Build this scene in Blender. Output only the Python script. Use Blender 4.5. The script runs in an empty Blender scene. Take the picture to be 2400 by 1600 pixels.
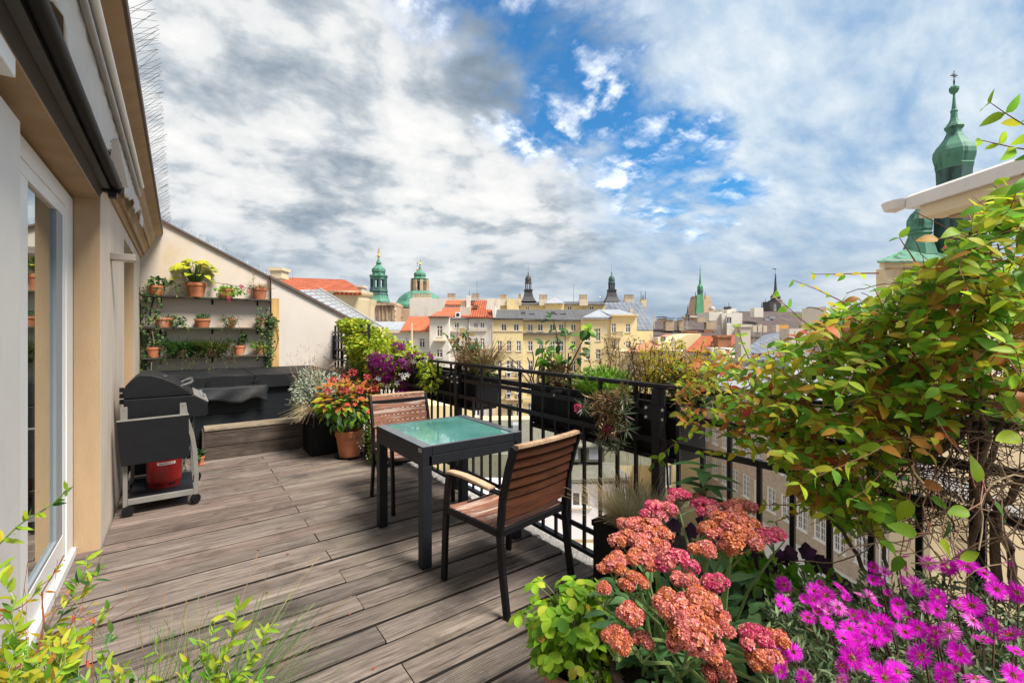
import bpy, math, random
import numpy as np
from mathutils import Vector, Matrix, Euler

# ------------------------------------------------------------------ camera, sky, sun, exposure
scene = bpy.context.scene
COL = scene.collection
F, HOR, CZ = 1067.0, 779.0, 1.5            # focal length in px of the 2400 px wide photo, horizon row, eye height
YAW = math.atan(781 / 1067)                # the view is turned 36 degrees from the house front
SN, CS = math.sin(YAW), math.cos(YAW)

cam_d = bpy.data.cameras.new('camera')
cam = bpy.data.objects.new('camera', cam_d)
COL.objects.link(cam)
cam.location = (0, 0, CZ)
cam.rotation_euler = (math.radians(90), 0, -YAW)
cam_d.sensor_width = 36
cam_d.lens = 36 * F / 2400
cam_d.shift_y = -21 / 2400
cam_d.clip_start = 0.05
cam_d.clip_end = 6000
scene.camera = cam

scene.view_settings.view_transform = 'Standard'
scene.view_settings.look = 'None'
scene.view_settings.exposure = 0.74
scene.view_settings.gamma = 1
scene.view_settings.use_curve_mapping = False
scene.render.engine = 'CYCLES'
scene.cycles.use_denoising = True
scene.cycles.max_bounces = 6
scene.cycles.transparent_max_bounces = 8

SUN_EL, SUN_AZ = math.radians(57), YAW + math.radians(120)      # azimuth clockwise from +Y: behind the camera, to the right
world = bpy.data.worlds.new('World')
scene.world = world
world.use_nodes = True


class NT:
    """small helper for node trees"""
    def __init__(s, tree):
        s.t = tree
        tree.nodes.clear()

    def n(s, typ, **kw):
        nd = s.t.nodes.new(typ)
        for k, v in kw.items():
            if k.startswith('i_'):
                key = k[2:]
                key = int(key) if key.isdigit() else key.replace('_', ' ')
                if isinstance(v, bpy.types.NodeSocket):
                    s.t.links.new(v, nd.inputs[key])
                else:
                    nd.inputs[key].default_value = v
            else:
                setattr(nd, k, v)
        return nd

    def link(s, a, b):
        s.t.links.new(a, b)

    def math(s, op, a, b=None, c=None, clamp=False):
        nd = s.t.nodes.new('ShaderNodeMath')
        nd.operation = op
        nd.use_clamp = clamp
        for i, v in enumerate((a, b, c)):
            if v is None:
                continue
            if isinstance(v, bpy.types.NodeSocket):
                s.t.links.new(v, nd.inputs[i])
            else:
                nd.inputs[i].default_value = v
        return nd.outputs[0]

    def vmath(s, op, a, b=None):
        nd = s.t.nodes.new('ShaderNodeVectorMath')
        nd.operation = op
        for i, v in enumerate((a, b)):
            if v is None:
                continue
            if isinstance(v, bpy.types.NodeSocket):
                s.t.links.new(v, nd.inputs[i])
            else:
                nd.inputs[i].default_value = v
        return nd.outputs['Value'] if op in ('DOT_PRODUCT', 'LENGTH', 'DISTANCE') else nd.outputs['Vector']

    def mix(s, fac, a, b, blend='MIX'):
        nd = s.t.nodes.new('ShaderNodeMix')
        nd.data_type = 'RGBA'
        nd.blend_type = blend
        for k, v in ((0, fac), (6, a), (7, b)):
            if isinstance(v, bpy.types.NodeSocket):
                s.t.links.new(v, nd.inputs[k])
            elif k == 0:
                nd.inputs[k].default_value = v
            else:
                nd.inputs[k].default_value = (*v[:3], 1)
        return nd.outputs[2]

    def ramp(s, fac, stops, interp='LINEAR'):
        nd = s.t.nodes.new('ShaderNodeValToRGB')
        nd.color_ramp.interpolation = interp
        el = nd.color_ramp.elements
        while len(el) < len(stops):
            el.new(0.5)
        for e, (p, c) in zip(el, stops):
            e.position = p
            e.color = (c, c, c, 1) if isinstance(c, (int, float)) else (*c[:3], 1)
        s.t.links.new(fac, nd.inputs[0])
        return nd.outputs[0]

    def noise(s, vec, scale, detail=4, rough=0.5, dist=0.0, dim='3D'):
        nd = s.n('ShaderNodeTexNoise', noise_dimensions=dim)
        s.t.links.new(vec, nd.inputs['Vector'])
        nd.inputs['Scale'].default_value = scale
        nd.inputs['Detail'].default_value = detail
        nd.inputs['Roughness'].default_value = rough
        nd.inputs['Distortion'].default_value = dist
        return nd.outputs['Fac']

    def smooth(s, x, a, b):
        nd = s.t.nodes.new('ShaderNodeMapRange')
        nd.interpolation_type = 'SMOOTHSTEP'
        s.t.links.new(x, nd.inputs[0])
        nd.inputs[1].default_value = a
        nd.inputs[2].default_value = b
        return nd.outputs[0]


def ray(px, py):
    r = (px - 1200) / F
    return Vector((SN + r * CS, CS - r * SN, (HOR - py) / F))


def at(px, py, t):
    return Vector((0, 0, CZ)) + ray(px, py) * t


def at_x(px, py, x):
    d = ray(px, py)
    return Vector((0, 0, CZ)) + d * (x / d.x)


def build_sky():
    t = NT(world.node_tree)
    tc = t.n('ShaderNodeTexCoord')
    d = tc.outputs['Generated']
    sep = t.n('ShaderNodeSeparateXYZ')
    t.link(d, sep.inputs[0])
    zc = t.math('ADD', t.math('MAXIMUM', sep.outputs[2], 0.0), 0.27)
    px = t.math('DIVIDE', sep.outputs[0], zc)
    py = t.math('DIVIDE', sep.outputs[1], zc)
    comb = t.n('ShaderNodeCombineXYZ')
    t.link(px, comb.inputs[0])
    t.link(py, comb.inputs[1])
    p = comb.outputs[0]
    right = t.vmath('DOT_PRODUCT', d, (CS, -SN, 0))
    fwd = t.vmath('DOT_PRODUCT', d, (SN, CS, 0))
    # clear sky
    sky = t.n('ShaderNodeTexSky', sky_type='NISHITA', sun_disc=False)
    sky.sun_elevation = SUN_EL
    sky.sun_rotation = SUN_AZ
    blue = t.mix(1.0, sky.outputs[0], (0.030, 0.085, 0.118), 'MULTIPLY')
    # warped cloud coordinates
    nw = t.n('ShaderNodeTexNoise', i_Scale=1.1, i_Detail=3.0)
    t.link(p, nw.inputs['Vector'])
    warp = t.vmath('SCALE', t.vmath('SUBTRACT', nw.outputs['Color'], (0.5, 0.5, 0.5)))
    warp.node.inputs['Scale'].default_value = 0.22
    pw = t.vmath('ADD', p, warp)
    n_big = t.noise(pw, 1.6, 6, 0.55)
    n_mid = t.noise(pw, 3.9, 8, 0.58)
    n_fine = t.noise(pw, 8.5, 8, 0.6)
    # rounded billows: the folded noise gives heaped cloud edges
    def billow(sc_, det):
        q = t.noise(pw, sc_, det, 0.5)
        return t.math('ABSOLUTE', t.math('MULTIPLY_ADD', q, 2.0, -1.0))
    b1, b2 = billow(2.6, 3), billow(6.0, 5)
    puffy = t.math('ADD', t.math('MULTIPLY', b1, 0.6), t.math('MULTIPLY', b2, 0.5))
    body = t.math('ADD', t.math('MULTIPLY', n_big, 0.50), t.math('MULTIPLY', n_mid, 0.40))
    body = t.math('ADD', body, t.math('MULTIPLY', n_fine, 0.10))
    body = t.math('ADD', body, t.math('MULTIPLY', t.math('SUBTRACT', puffy, 0.2), 0.22))
    cumul = t.ramp(body, [(0.345, (0.16, 0.205, 0.255)), (0.40, (0.235, 0.28, 0.33)), (0.45, (0.375, 0.41, 0.44)),
                          (0.49, (0.545, 0.555, 0.56)), (0.56, (0.645, 0.64, 0.63))])
    # streaked high cloud
    mp = t.n('ShaderNodeMapping')
    t.link(pw, mp.inputs[0])
    mp.inputs['Rotation'].default_value = (0, 0, YAW + math.radians(35))
    mp.inputs['Scale'].default_value = (0.9, 1.7, 1)
    n_str = t.noise(mp.outputs[0], 2.0, 8, 0.58)
    n_rip = t.noise(mp.outputs[0], 5.5, 5, 0.6)
    strk = t.math('ADD', t.math('MULTIPLY', n_str, 0.7), t.math('MULTIPLY', n_rip, 0.3))
    cirrus = t.ramp(strk, [(0.33, (0.13, 0.255, 0.44)), (0.43, (0.25, 0.36, 0.50)), (0.53, (0.41, 0.49, 0.57)),
                           (0.66, (0.62, 0.65, 0.67))])
    side = t.math('ADD', right, t.math('MULTIPLY', t.math('SUBTRACT', n_big, 0.5), 0.7))
    cloud = t.mix(t.smooth(side, 0.02, 0.30), cumul, cirrus)
    # grey bands low over the roofs
    elev = sep.outputs[2]
    mpb = t.n('ShaderNodeMapping')
    t.link(d, mpb.inputs[0])
    mpb.inputs['Scale'].default_value = (1.9, 1.9, 7.5)
    n_band = t.noise(mpb.outputs[0], 1.9, 7, 0.55)
    band = t.ramp(n_band, [(0.36, (0.20, 0.265, 0.345)), (0.46, (0.29, 0.355, 0.42)), (0.57, (0.43, 0.475, 0.51)), (0.68, (0.58, 0.60, 0.605))])
    lowf = t.math('SUBTRACT', 1.0, t.smooth(elev, 0.02, 0.27))
    cloud = t.mix(t.math('MULTIPLY', lowf, 0.9), cloud, band)
    # openings to the blue: soft lobes broken up by noise
    hole = None
    for (hx, hy, w) in ((1215, 60, .20), (1330, 165, .18), (1420, 260, .16), (1500, 330, .15), (1600, 400, .14), (1290, 230, .14), (1180, -60, .22), (1700, 450, .08)):
        c = ray(hx, hy).normalized()
        dist = t.vmath('DISTANCE', d, tuple(c))
        v = t.math('SUBTRACT', 1.0, t.math('DIVIDE', dist, w * 1.14), clamp=True)
        hole = v if hole is None else t.math('MAXIMUM', hole, v)
    hol = t.math('ADD', hole, t.math('MULTIPLY', t.math('SUBTRACT', n_mid, 0.5), 2.3))
    hol = t.math('ADD', hol, t.math('MULTIPLY', t.math('SUBTRACT', n_fine, 0.5), 1.1))
    open_ = t.math('MULTIPLY', t.smooth(hol, 0.10, 0.80), t.smooth(hole, 0.0, 0.25))
    # the same sparse breaks carry on all over the sky
    rest = t.math('MULTIPLY', t.smooth(n_big, 0.62, 0.74), t.smooth(n_mid, 0.5, 0.62))
    col = t.mix(t.math('MAXIMUM', open_, t.math('MULTIPLY', rest, 0.5)), cloud, blue)
    # small bright cumulus puffs drifting in the gap
    puff = t.math('MULTIPLY', t.smooth(t.math('ADD', n_fine, t.math('MULTIPLY', b2, 0.35)), 0.50, 0.72), t.smooth(hole, 0.05, 0.3))
    puff = t.math('MULTIPLY', puff, t.smooth(n_mid, 0.40, 0.60))
    col = t.mix(t.math('MULTIPLY', puff, 0.85), col, (0.86, 0.88, 0.90))
    bg = t.n('ShaderNodeBackground', i_Strength=0.93)
    t.link(col, bg.inputs[0])
    out = t.n('ShaderNodeOutputWorld')
    t.link(bg.outputs[0], out.inputs[0])


build_sky()

sun_d = bpy.data.lights.new('sun', 'SUN')
sun_d.energy = 4.7
sun_d.angle = math.radians(20)
sun_d.color = (1.0, 0.95, 0.87)
sun = bpy.data.objects.new('sun', sun_d)
COL.objects.link(sun)
sdir = Vector((math.cos(SUN_EL) * math.sin(SUN_AZ), math.cos(SUN_EL) * math.cos(SUN_AZ), math.sin(SUN_EL)))
sun.rotation_euler = (-sdir).to_track_quat('-Z', 'Y').to_euler()

# ------------------------------------------------------------------ helpers
rng = random.Random(7)
nr = np.random.RandomState(11)
PI = math.pi


def hexc(h):
    h = h.lstrip('#')
    v = [int(h[i:i + 2], 16) / 255 for i in (0, 2, 4)]
    return tuple(x / 12.92 if x <= 0.04045 else ((x + 0.055) / 1.055) ** 2.4 for x in v)


def mul(c, k):
    return tuple(min(1, x * k) for x in c)


MATS = {}


def pmat(name, color, rough=0.6, var=0.0, scale=6.0, stretch=(1, 1, 1), bump=0.0, bscale=40.0, bdist=0.01, metal=0.0,
         spec=0.4, objvar=0.0, dirt=None, dirt_scale=1.2, dirt_at=(0.55, 0.75), coord='Object', island=0.0, hue=None):
    """procedural principled material: colour mottled by noise, optional dirt, bump and per-object / per-piece variation"""
    m = bpy.data.materials.new(name)
    m.use_nodes = True
    t = NT(m.node_tree)
    tc = t.n('ShaderNodeTexCoord')
    mp = t.n('ShaderNodeMapping')
    t.link(tc.outputs[coord], mp.inputs[0])
    mp.inputs['Scale'].default_value = stretch
    vec = mp.outputs[0]
    if objvar:
        oi = t.n('ShaderNodeObjectInfo')
        off = t.vmath('SCALE', (13.0, 7.0, 5.0))
        t.link(oi.outputs['Random'], off.node.inputs['Scale'])
        vec = t.vmath('ADD', vec, off)
    col = None
    if var:
        n = t.noise(vec, scale, 6, 0.6)
        col = t.ramp(n, [(0.3, mul(color, 1 - var)), (0.5, color), (0.7, mul(color, 1 + var))])
    else:
        rgb = t.n('ShaderNodeRGB')
        rgb.outputs[0].default_value = (*color, 1)
        col = rgb.outputs[0]
    rnd = None
    if objvar:
        rnd = t.math('MULTIPLY_ADD', oi.outputs['Random'], 2 * objvar, 1 - objvar)
    if island:
        ge = t.n('ShaderNodeNewGeometry')
        k = t.math('MULTIPLY_ADD', ge.outputs['Random Per Island'], 2 * island, 1 - island)
        rnd = k if rnd is None else t.math('MULTIPLY', rnd, k)
        if hue is not None:
            f = t.math('FRACT', t.math('MULTIPLY', ge.outputs['Random Per Island'], 7.31))
            col = t.mix(t.smooth(f, 0.35, 0.95), col, hue)
    if rnd is not None:
        sc_ = t.vmath('SCALE', col)
        t.link(rnd, sc_.node.inputs['Scale'])
        col = sc_
    if dirt is not None:
        dn = t.noise(vec, dirt_scale, 6, 0.62)
        col = t.mix(t.smooth(dn, *dirt_at), col, dirt)
    bs = t.n('ShaderNodeBsdfPrincipled')
    t.link(col, bs.inputs['Base Color'])
    bs.inputs['Roughness'].default_value = rough
    bs.inputs['Metallic'].default_value = metal
    bs.inputs['Specular IOR Level'].default_value = spec
    if bump:
        bn = t.noise(vec, bscale, 5, 0.65)
        b = t.n('ShaderNodeBump')
        b.inputs['Strength'].default_value = bump
        b.inputs['Distance'].default_value = bdist
        t.link(bn, b.inputs['Height'])
        t.link(b.outputs[0], bs.inputs['Normal'])
    out = t.n('ShaderNodeOutputMaterial')
    t.link(bs.outputs[0], out.inputs[0])
    MATS[name] = m
    return m


def leafmat(name, a, b, c=None, trans=0.35, rough=0.5, spec=0.3, pa=0.45, pb=0.8):
    """leaf: colour picked per leaf between a, b (and sometimes c), light passes through"""
    m = bpy.data.materials.new(name)
    m.use_nodes = True
    t = NT(m.node_tree)
    ge = t.n('ShaderNodeNewGeometry')
    oi = t.n('ShaderNodeObjectInfo')
    f = t.math('FRACT', t.math('ADD', ge.outputs['Random Per Island'], t.math('MULTIPLY', oi.outputs['Random'], 3.7)))
    stops = [(0.0, mul(a, 0.72)), (pa, a), (pb, b)]
    stops.append((0.94, c if c is not None else mul(b, 1.15)))
    col = t.ramp(f, stops)
    tc = t.n('ShaderNodeTexCoord')
    n = t.noise(tc.outputs['Object'], 22.0, 3, 0.6)
    v = t.vmath('SCALE', col)
    t.link(t.math('MULTIPLY_ADD', n, 0.7, 0.65), v.node.inputs['Scale'])
    bs = t.n('ShaderNodeBsdfPrincipled')
    t.link(v, bs.inputs['Base Color'])
    bs.inputs['Roughness'].default_value = rough
    bs.inputs['Specular IOR Level'].default_value = spec
    tr = t.n('ShaderNodeBsdfTranslucent')
    t.link(v, tr.inputs['Color'])
    mx = t.n('ShaderNodeMixShader')
    mx.inputs[0].default_value = trans
    t.link(bs.outputs[0], mx.inputs[1])
    t.link(tr.outputs[0], mx.inputs[2])
    out = t.n('ShaderNodeOutputMaterial')
    t.link(mx.outputs[0], out.inputs[0])
    return m


class MB:
    """collects shapes; build() links them as ONE mesh object"""
    def __init__(s):
        s.v, s.f, s.m, s.mi = [], [], [], 0

    def add(s, vs, fs):
        o = len(s.v)
        s.v += [tuple(p) for p in vs]
        s.f += [tuple(i + o for i in f) for f in fs]
        s.m += [s.mi] * len(fs)
        return s

    def box(s, x0, y0, z0, x1, y1, z1, M=None):
        vs = [(x, y, z) for z in (z0, z1) for y in (y0, y1) for x in (x0, x1)]
        if M is not None:
            vs = [M @ Vector(p) for p in vs]
        return s.add(vs, [(0, 2, 3, 1), (4, 5, 7, 6), (0, 1, 5, 4), (2, 6, 7, 3), (0, 4, 6, 2), (1, 3, 7, 5)])

    def bar(s, p, q, w, h, up=(0, 0, 1)):
        """rectangular bar from p to q, w across, h along up"""
        p, q = Vector(p), Vector(q)
        d = (q - p).normalized()
        u = Vector(up)
        a = d.cross(u)
        if a.length < 1e-4:
            a = d.cross(Vector((1, 0, 0)))
        a.normalize()
        u = a.cross(d).normalized()
        vs = []
        for e in (p, q):
            for i, j in ((-1, -1), (1, -1), (1, 1), (-1, 1)):
                vs.append(e + a * (w / 2 * i) + u * (h / 2 * j))
        return s.add(vs, [(0, 1, 2, 3), (7, 6, 5, 4), (0, 4, 5, 1), (1, 5, 6, 2), (2, 6, 7, 3), (3, 7, 4, 0)])

    def tube(s, pts, r, n=6, cap=True):
        pts = [Vector(p) for p in pts]
        rs = r if isinstance(r, (list, tuple)) else [r] * len(pts)
        o = []
        ref = Vector((0.13, 0.27, 1)).normalized()
        for i, p in enumerate(pts):
            d = (pts[min(i + 1, len(pts) - 1)] - pts[max(i - 1, 0)])
            d = d.normalized() if d.length > 1e-9 else Vector((0, 0, 1))
            a = d.cross(ref)
            if a.length < 1e-3:
                a = d.cross(Vector((1, 0, 0)))
            a.normalize()
            b = d.cross(a)
            for k in range(n):
                th = 2 * PI * k / n
                o.append(p + a * (rs[i] * math.cos(th)) + b * (rs[i] * math.sin(th)))
        fs = []
        for i in range(len(pts) - 1):
            for k in range(n):
                k2 = (k + 1) % n
                fs.append((i * n + k, i * n + k2, (i + 1) * n + k2, (i + 1) * n + k))
        if cap:
            fs.append(tuple(range(n)))
            fs.append(tuple(reversed(range((len(pts) - 1) * n, len(pts) * n))))
        return s.add(o, fs)

    def lathe(s, prof, n=16, c=(0, 0, 0), rot=0.0, sx=1.0, sy=1.0):
        """prof: (radius, height) from bottom to top"""
        vs, fs = [], []
        for r, z in prof:
            for k in range(n):
                th = 2 * PI * (k + rot) / n
                vs.append((c[0] + r * math.cos(th) * sx, c[1] + r * math.sin(th) * sy, c[2] + z))
        for i in range(len(prof) - 1):
            for k in range(n):
                k2 = (k + 1) % n
                fs.append((i * n + k, i * n + k2, (i + 1) * n + k2, (i + 1) * n + k))
        fs.append(tuple(reversed(range(n))))
        fs.append(tuple(range((len(prof) - 1) * n, len(prof) * n)))
        return s.add(vs, fs)

    def prism(s, poly, a, b, axis='y'):
        """closed outline (two coordinates) pushed from a to b along an axis"""
        def P(u, w, t):
            return (u, t, w) if axis == 'y' else ((t, u, w) if axis == 'x' else (u, w, t))
        n = len(poly)
        vs = [P(u, w, a) for u, w in poly] + [P(u, w, b) for u, w in poly]
        fs = [tuple(range(n)), tuple(reversed(range(n, 2 * n)))]
        for i in range(n):
            j = (i + 1) % n
            fs.append((i, i + n, j + n, j))
        return s.add(vs, fs)

    def slab(s, pts, th, down=(0, 0, -1)):
        """sheet with thickness: pts is the upper outline"""
        dn = Vector(down) * th
        n = len(pts)
        vs = [Vector(p) for p in pts] + [Vector(p) + dn for p in pts]
        fs = [tuple(range(n)), tuple(reversed(range(n, 2 * n)))]
        for i in range(n):
            j = (i + 1) % n
            fs.append((i, i + n, j + n, j))
        return s.add(vs, fs)

    def ball(s, c, r, n=10, m=6, sz=1.0):
        prof = [(max(1e-4, r * math.sin(PI * i / m)), -r * sz * math.cos(PI * i / m)) for i in range(m + 1)]
        return s.lathe(prof, n, c)

    def build(s, name, mat, parent=None, loc=None, rotz=0.0, smooth=False, bevel=0.0):
        me = bpy.data.meshes.new(name)
        me.from_pydata(s.v, [], s.f)
        ms = mat if isinstance(mat, (list, tuple)) else [mat]
        for m in ms:
            me.materials.append(m)
        if len(ms) > 1:
            me.polygons.foreach_set('material_index', s.m)
        me.update()
        import bmesh as bm_
        b = bm_.new()
        b.from_mesh(me)
        bm_.ops.recalc_face_normals(b, faces=b.faces)
        b.to_mesh(me)
        b.free()
        if smooth:
            me.polygons.foreach_set('use_smooth', [True] * len(me.polygons))
            me.set_sharp_from_angle(angle=math.radians(40))
        o = bpy.data.objects.new(name, me)
        COL.objects.link(o)
        if parent is not None:
            o.parent = parent
        if loc is not None:
            o.location = loc
        o.rotation_euler = (0, 0, rotz)
        if bevel:
            bv = o.modifiers.new('bevel', 'BEVEL')
            bv.width = bevel
            bv.segments = 2
            bv.limit_method = 'ANGLE'
        return o


def tag(o, label=None, cat=None, group=None, kind=None):
    for k, v in (('label', label), ('category', cat), ('group', group), ('kind', kind)):
        if v:
            o[k] = v
    return o


def thing(name, label, cat, loc=(0, 0, 0), rotz=0.0, group=None):
    o = bpy.data.objects.new(name, None)
    o.empty_display_size = 0.1
    COL.objects.link(o)
    o.location = loc
    o.rotation_euler = (0, 0, rotz)
    return tag(o, label, cat, group)


def setting(name, loc=(0, 0, 0), rotz=0.0):
    o = bpy.data.objects.new(name, None)
    COL.objects.link(o)
    o.location = loc
    o.rotation_euler = (0, 0, rotz)
    o['kind'] = 'structure'
    return o


def copy_tree(o, parent=None):
    c = o.copy()
    COL.objects.link(c)
    c.parent = parent
    for ch in o.children:
        copy_tree(ch, c)
    return c


# ---- leaves (numpy)
def leaf_tpl(w=0.45, seg=4, fold=0.18, curl=0.25, tip=1.0, round_=0.75, twist=0.0):
    """a leaf 1 long along +x, folded along its midrib and curled down towards the tip"""
    V, Fc = [], []
    for i in range(seg + 1):
        t = i / seg
        hw = w / 2 * (math.sin(PI * min(1, t) ** round_) ** (0.8 * tip)) if 0 < i < seg else 0.004
        z = -curl * t * t
        tw = twist * t
        V += [(t, -hw, z + fold * hw - tw * hw), (t, 0, z), (t, hw, z + fold * hw + tw * hw)]
    for i in range(seg):
        a = i * 3
        Fc += [(a, a + 3, a + 4, a + 1), (a + 1, a + 4, a + 5, a + 2)]
    return np.array(V), np.array(Fc)


def norm(a):
    return a / np.maximum(np.linalg.norm(a, axis=-1, keepdims=True), 1e-9)


class Leaves:
    def __init__(s):
        s.V, s.F, s.M, s.n = [], [], [], 0

    def put(s, tpl, P, D, N, S, mi=0):
        """leaves at P along D with upper side towards N and length S"""
        TV, TF = tpl
        P, D, N = np.asarray(P, float).reshape(-1, 3), norm(np.asarray(D, float).reshape(-1, 3)), np.asarray(N, float).reshape(-1, 3)
        k = len(P)
        if k == 0:
            return
        S = np.broadcast_to(np.asarray(S, float), (k,))
        B = norm(np.cross(N, D))
        N = np.cross(D, B)
        V = (P[:, None, :] + S[:, None, None] * (TV[None, :, 0:1] * D[:, None, :] + TV[None, :, 1:2] * B[:, None, :] + TV[None, :, 2:3] * N[:, None, :]))
        s.V.append(V.reshape(-1, 3))
        Fc = TF[None] + (np.arange(k) * len(TV))[:, None, None] + s.n
        s.F.append(Fc.reshape(-1, TF.shape[1]))
        s.M.append(np.full(k * len(TF), mi))
        s.n += k * len(TV)

    def build(s, name, mats, parent=None, stuff=True, loc=None):
        me = bpy.data.meshes.new(name)
        V = np.concatenate(s.V)
        Fc = np.concatenate(s.F)
        if loc is not None:
            V = V - np.array(loc)
        k = Fc.shape[1]
        me.vertices.add(len(V))
        me.vertices.foreach_set('co', V.astype(np.float32).ravel())
        me.loops.add(Fc.size)
        me.loops.foreach_set('vertex_index', Fc.astype(np.int32).ravel())
        me.polygons.add(len(Fc))
        me.polygons.foreach_set('loop_start', (np.arange(len(Fc)) * k).astype(np.int32))
        mats = mats if isinstance(mats, (list, tuple)) else [mats]
        for m in mats:
            me.materials.append(m)
        me.polygons.foreach_set('material_index', np.concatenate(s.M).astype(np.int32))
        me.polygons.foreach_set('use_smooth', np.ones(len(Fc), bool))
        me.update(calc_edges=True)
        o = bpy.data.objects.new(name, me)
        COL.objects.link(o)
        if parent is not None:
            o.parent = parent
        if loc is not None and parent is None:
            o.location = loc
        if stuff:
            o['kind'] = 'stuff'
        return o


def rdir(n, up=0.0):
    d = norm(nr.normal(size=(n, 3)))
    d[:, 2] += up
    return norm(d)


def blob(n, c, r, shell=0.55):
    """points in an uneven ellipsoid, more of them near its surface"""
    d = norm(nr.normal(size=(n, 3)))
    k = (shell + (1 - shell) * nr.rand(n)) * (0.82 + 0.3 * np.sin(3.1 * d[:, 0] + 1.7 * d[:, 1]) * np.cos(2.3 * d[:, 2] + 2.0 * d[:, 1]))
    return np.array(c) + d * k[:, None] * np.array(r), d


LT_OVAL = leaf_tpl(0.52, 4, 0.22, 0.22)
LT_ROUND = leaf_tpl(0.78, 3, 0.18, 0.18, 0.8)
LT_LONG = leaf_tpl(0.24, 3, 0.3, 0.3)
LT_SMALL = leaf_tpl(0.55, 2, 0.25, 0.15)
LT_BLADE = leaf_tpl(0.035, 4, 0.4, 0.0)
LT_HEART = leaf_tpl(0.82, 4, 0.2, 0.3, 0.75, 0.6)


def single_leaf(tpl, mat, name='leaf'):
    me = bpy.data.meshes.new(name)
    me.from_pydata([tuple(v) for v in tpl[0]], [], [tuple(f) for f in tpl[1]])
    me.materials.append(mat)
    me.polygons.foreach_set('use_smooth', [True] * len(me.polygons))
    me.update()
    return me


def place_part(name, me, parent, P, D, N, S):
    D = Vector(D).normalized()
    N = Vector(N)
    B = N.cross(D)
    if B.length < 1e-4:
        B = Vector((0.3, 1, 0.2)).cross(D)
    B.normalize()
    N = D.cross(B)
    o = bpy.data.objects.new(name, me)
    COL.objects.link(o)
    o.parent = parent
    M = Matrix(((D.x * S, B.x * S, N.x * S, P[0]), (D.y * S, B.y * S, N.y * S, P[1]), (D.z * S, B.z * S, N.z * S, P[2]), (0, 0, 0, 1)))
    o.matrix_local = M
    return o

# ------------------------------------------------------------------ materials of the terrace
M_wall = pmat('pale_plaster', (0.61, 0.51, 0.41), 0.88, 0.08, 3.2, (1.6, 1.6, 0.35), 0.45, 70, 0.005, dirt=(0.47, 0.365, 0.26), dirt_scale=1.5, dirt_at=(0.50, 0.78))
M_ochre = pmat('ochre_plaster', (0.42, 0.285, 0.165), 0.88, 0.10, 4, (1.6, 1.6, 0.35), 0.45, 70, 0.005, dirt=(0.37, 0.24, 0.125), dirt_scale=1.7, dirt_at=(0.5, 0.78))
M_gable = pmat('gable_plaster', (0.575, 0.51, 0.455), 0.9, 0.06, 1.6, (1, 1, 0.6), 0.3, 35, 0.006, dirt=(0.50, 0.42, 0.34), dirt_scale=1.1, dirt_at=(0.5, 0.75))
M_gable_y = pmat('yellowed_gable_plaster', (0.565, 0.485, 0.41), 0.9, 0.06, 1.6, (1, 1, 0.6), 0.3, 35, 0.006, dirt=(0.52, 0.38, 0.22), dirt_scale=1.3, dirt_at=(0.50, 0.74))
M_rust = pmat('rust_streak', (0.50, 0.31, 0.11), 0.9, 0.3, 5, (1, 1, 0.25), dirt=(0.56, 0.47, 0.38), dirt_scale=2.5, dirt_at=(0.5, 0.65))
M_white = pmat('white_frame', (0.80, 0.785, 0.76), 0.35, 0.03, 3, spec=0.5)
M_offwhite = pmat('grey_white_panel', (0.68, 0.645, 0.60), 0.5, 0.05, 2.5, dirt=(0.55, 0.51, 0.46), dirt_scale=1.5, dirt_at=(0.55, 0.8))
M_frameshade = pmat('shaded_inner_frame', (0.25, 0.28, 0.31), 0.4)  # grey paints in the shade on the inner frame beside the glass
M_black = pmat('black_metal', (0.007, 0.0065, 0.0075), 0.55, 0.25, 8, bump=0.15, bscale=90, bdist=0.002, spec=0.22)
M_rail = pmat('railing_paint', (0.013, 0.012, 0.014), 0.45, 0.3, 6, bump=0.25, bscale=120, bdist=0.002, spec=0.3, dirt=(0.035, 0.03, 0.027), dirt_scale=5, dirt_at=(0.6, 0.8))
M_steel = pmat('steel_bolt', (0.55, 0.56, 0.58), 0.3, metal=1.0)
M_anthr = pmat('anthracite_metal', (0.011, 0.013, 0.017), 0.5, 0.12, 12, bump=0.1, bscale=200, bdist=0.001, spec=0.3)
M_anthr_top = pmat('anthracite_rim', (0.11, 0.12, 0.135), 0.3, 0.1, 12, spec=0.6)
M_greyleg = pmat('grey_leg_metal', (0.19, 0.178, 0.16), 0.5, 0.1, 8)
M_grill = pmat('grill_enamel', (0.008, 0.008, 0.0095), 0.5, 0.2, 10, bump=0.1, bscale=220, bdist=0.001, spec=0.25)
M_tub = pmat('dark_tub_panel', (0.010, 0.013, 0.016), 0.6, 0.2, 5, (0.3, 1, 2), 0.2, 70, 0.003, spec=0.2)
M_cover = pmat('tub_cover_vinyl', (0.010, 0.011, 0.013), 0.62, 0.2, 4, bump=0.3, bscale=16, bdist=0.006, spec=0.22, dirt=(0.03, 0.028, 0.026), dirt_scale=2.2, dirt_at=(0.5, 0.7))
M_terra = pmat('terracotta', (0.47, 0.165, 0.075), 0.85, 0.16, 7, bump=0.2, bscale=60, bdist=0.003, dirt=(0.52, 0.32, 0.22), dirt_scale=4, dirt_at=(0.56, 0.75), objvar=0.12)
M_terra_old = pmat('old_terracotta', (0.36, 0.17, 0.105), 0.9, 0.2, 7, bump=0.2, bscale=60, bdist=0.003, dirt=(0.30, 0.22, 0.17), dirt_scale=4, dirt_at=(0.5, 0.7))
M_soil = pmat('soil', (0.035, 0.024, 0.017), 0.95, 0.4, 20, bump=0.6, bscale=40, bdist=0.02)
M_planter = pmat('black_planter', (0.006, 0.006, 0.007), 0.6, 0.3, 6, bump=0.1, bscale=60, bdist=0.002, spec=0.2)
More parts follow.
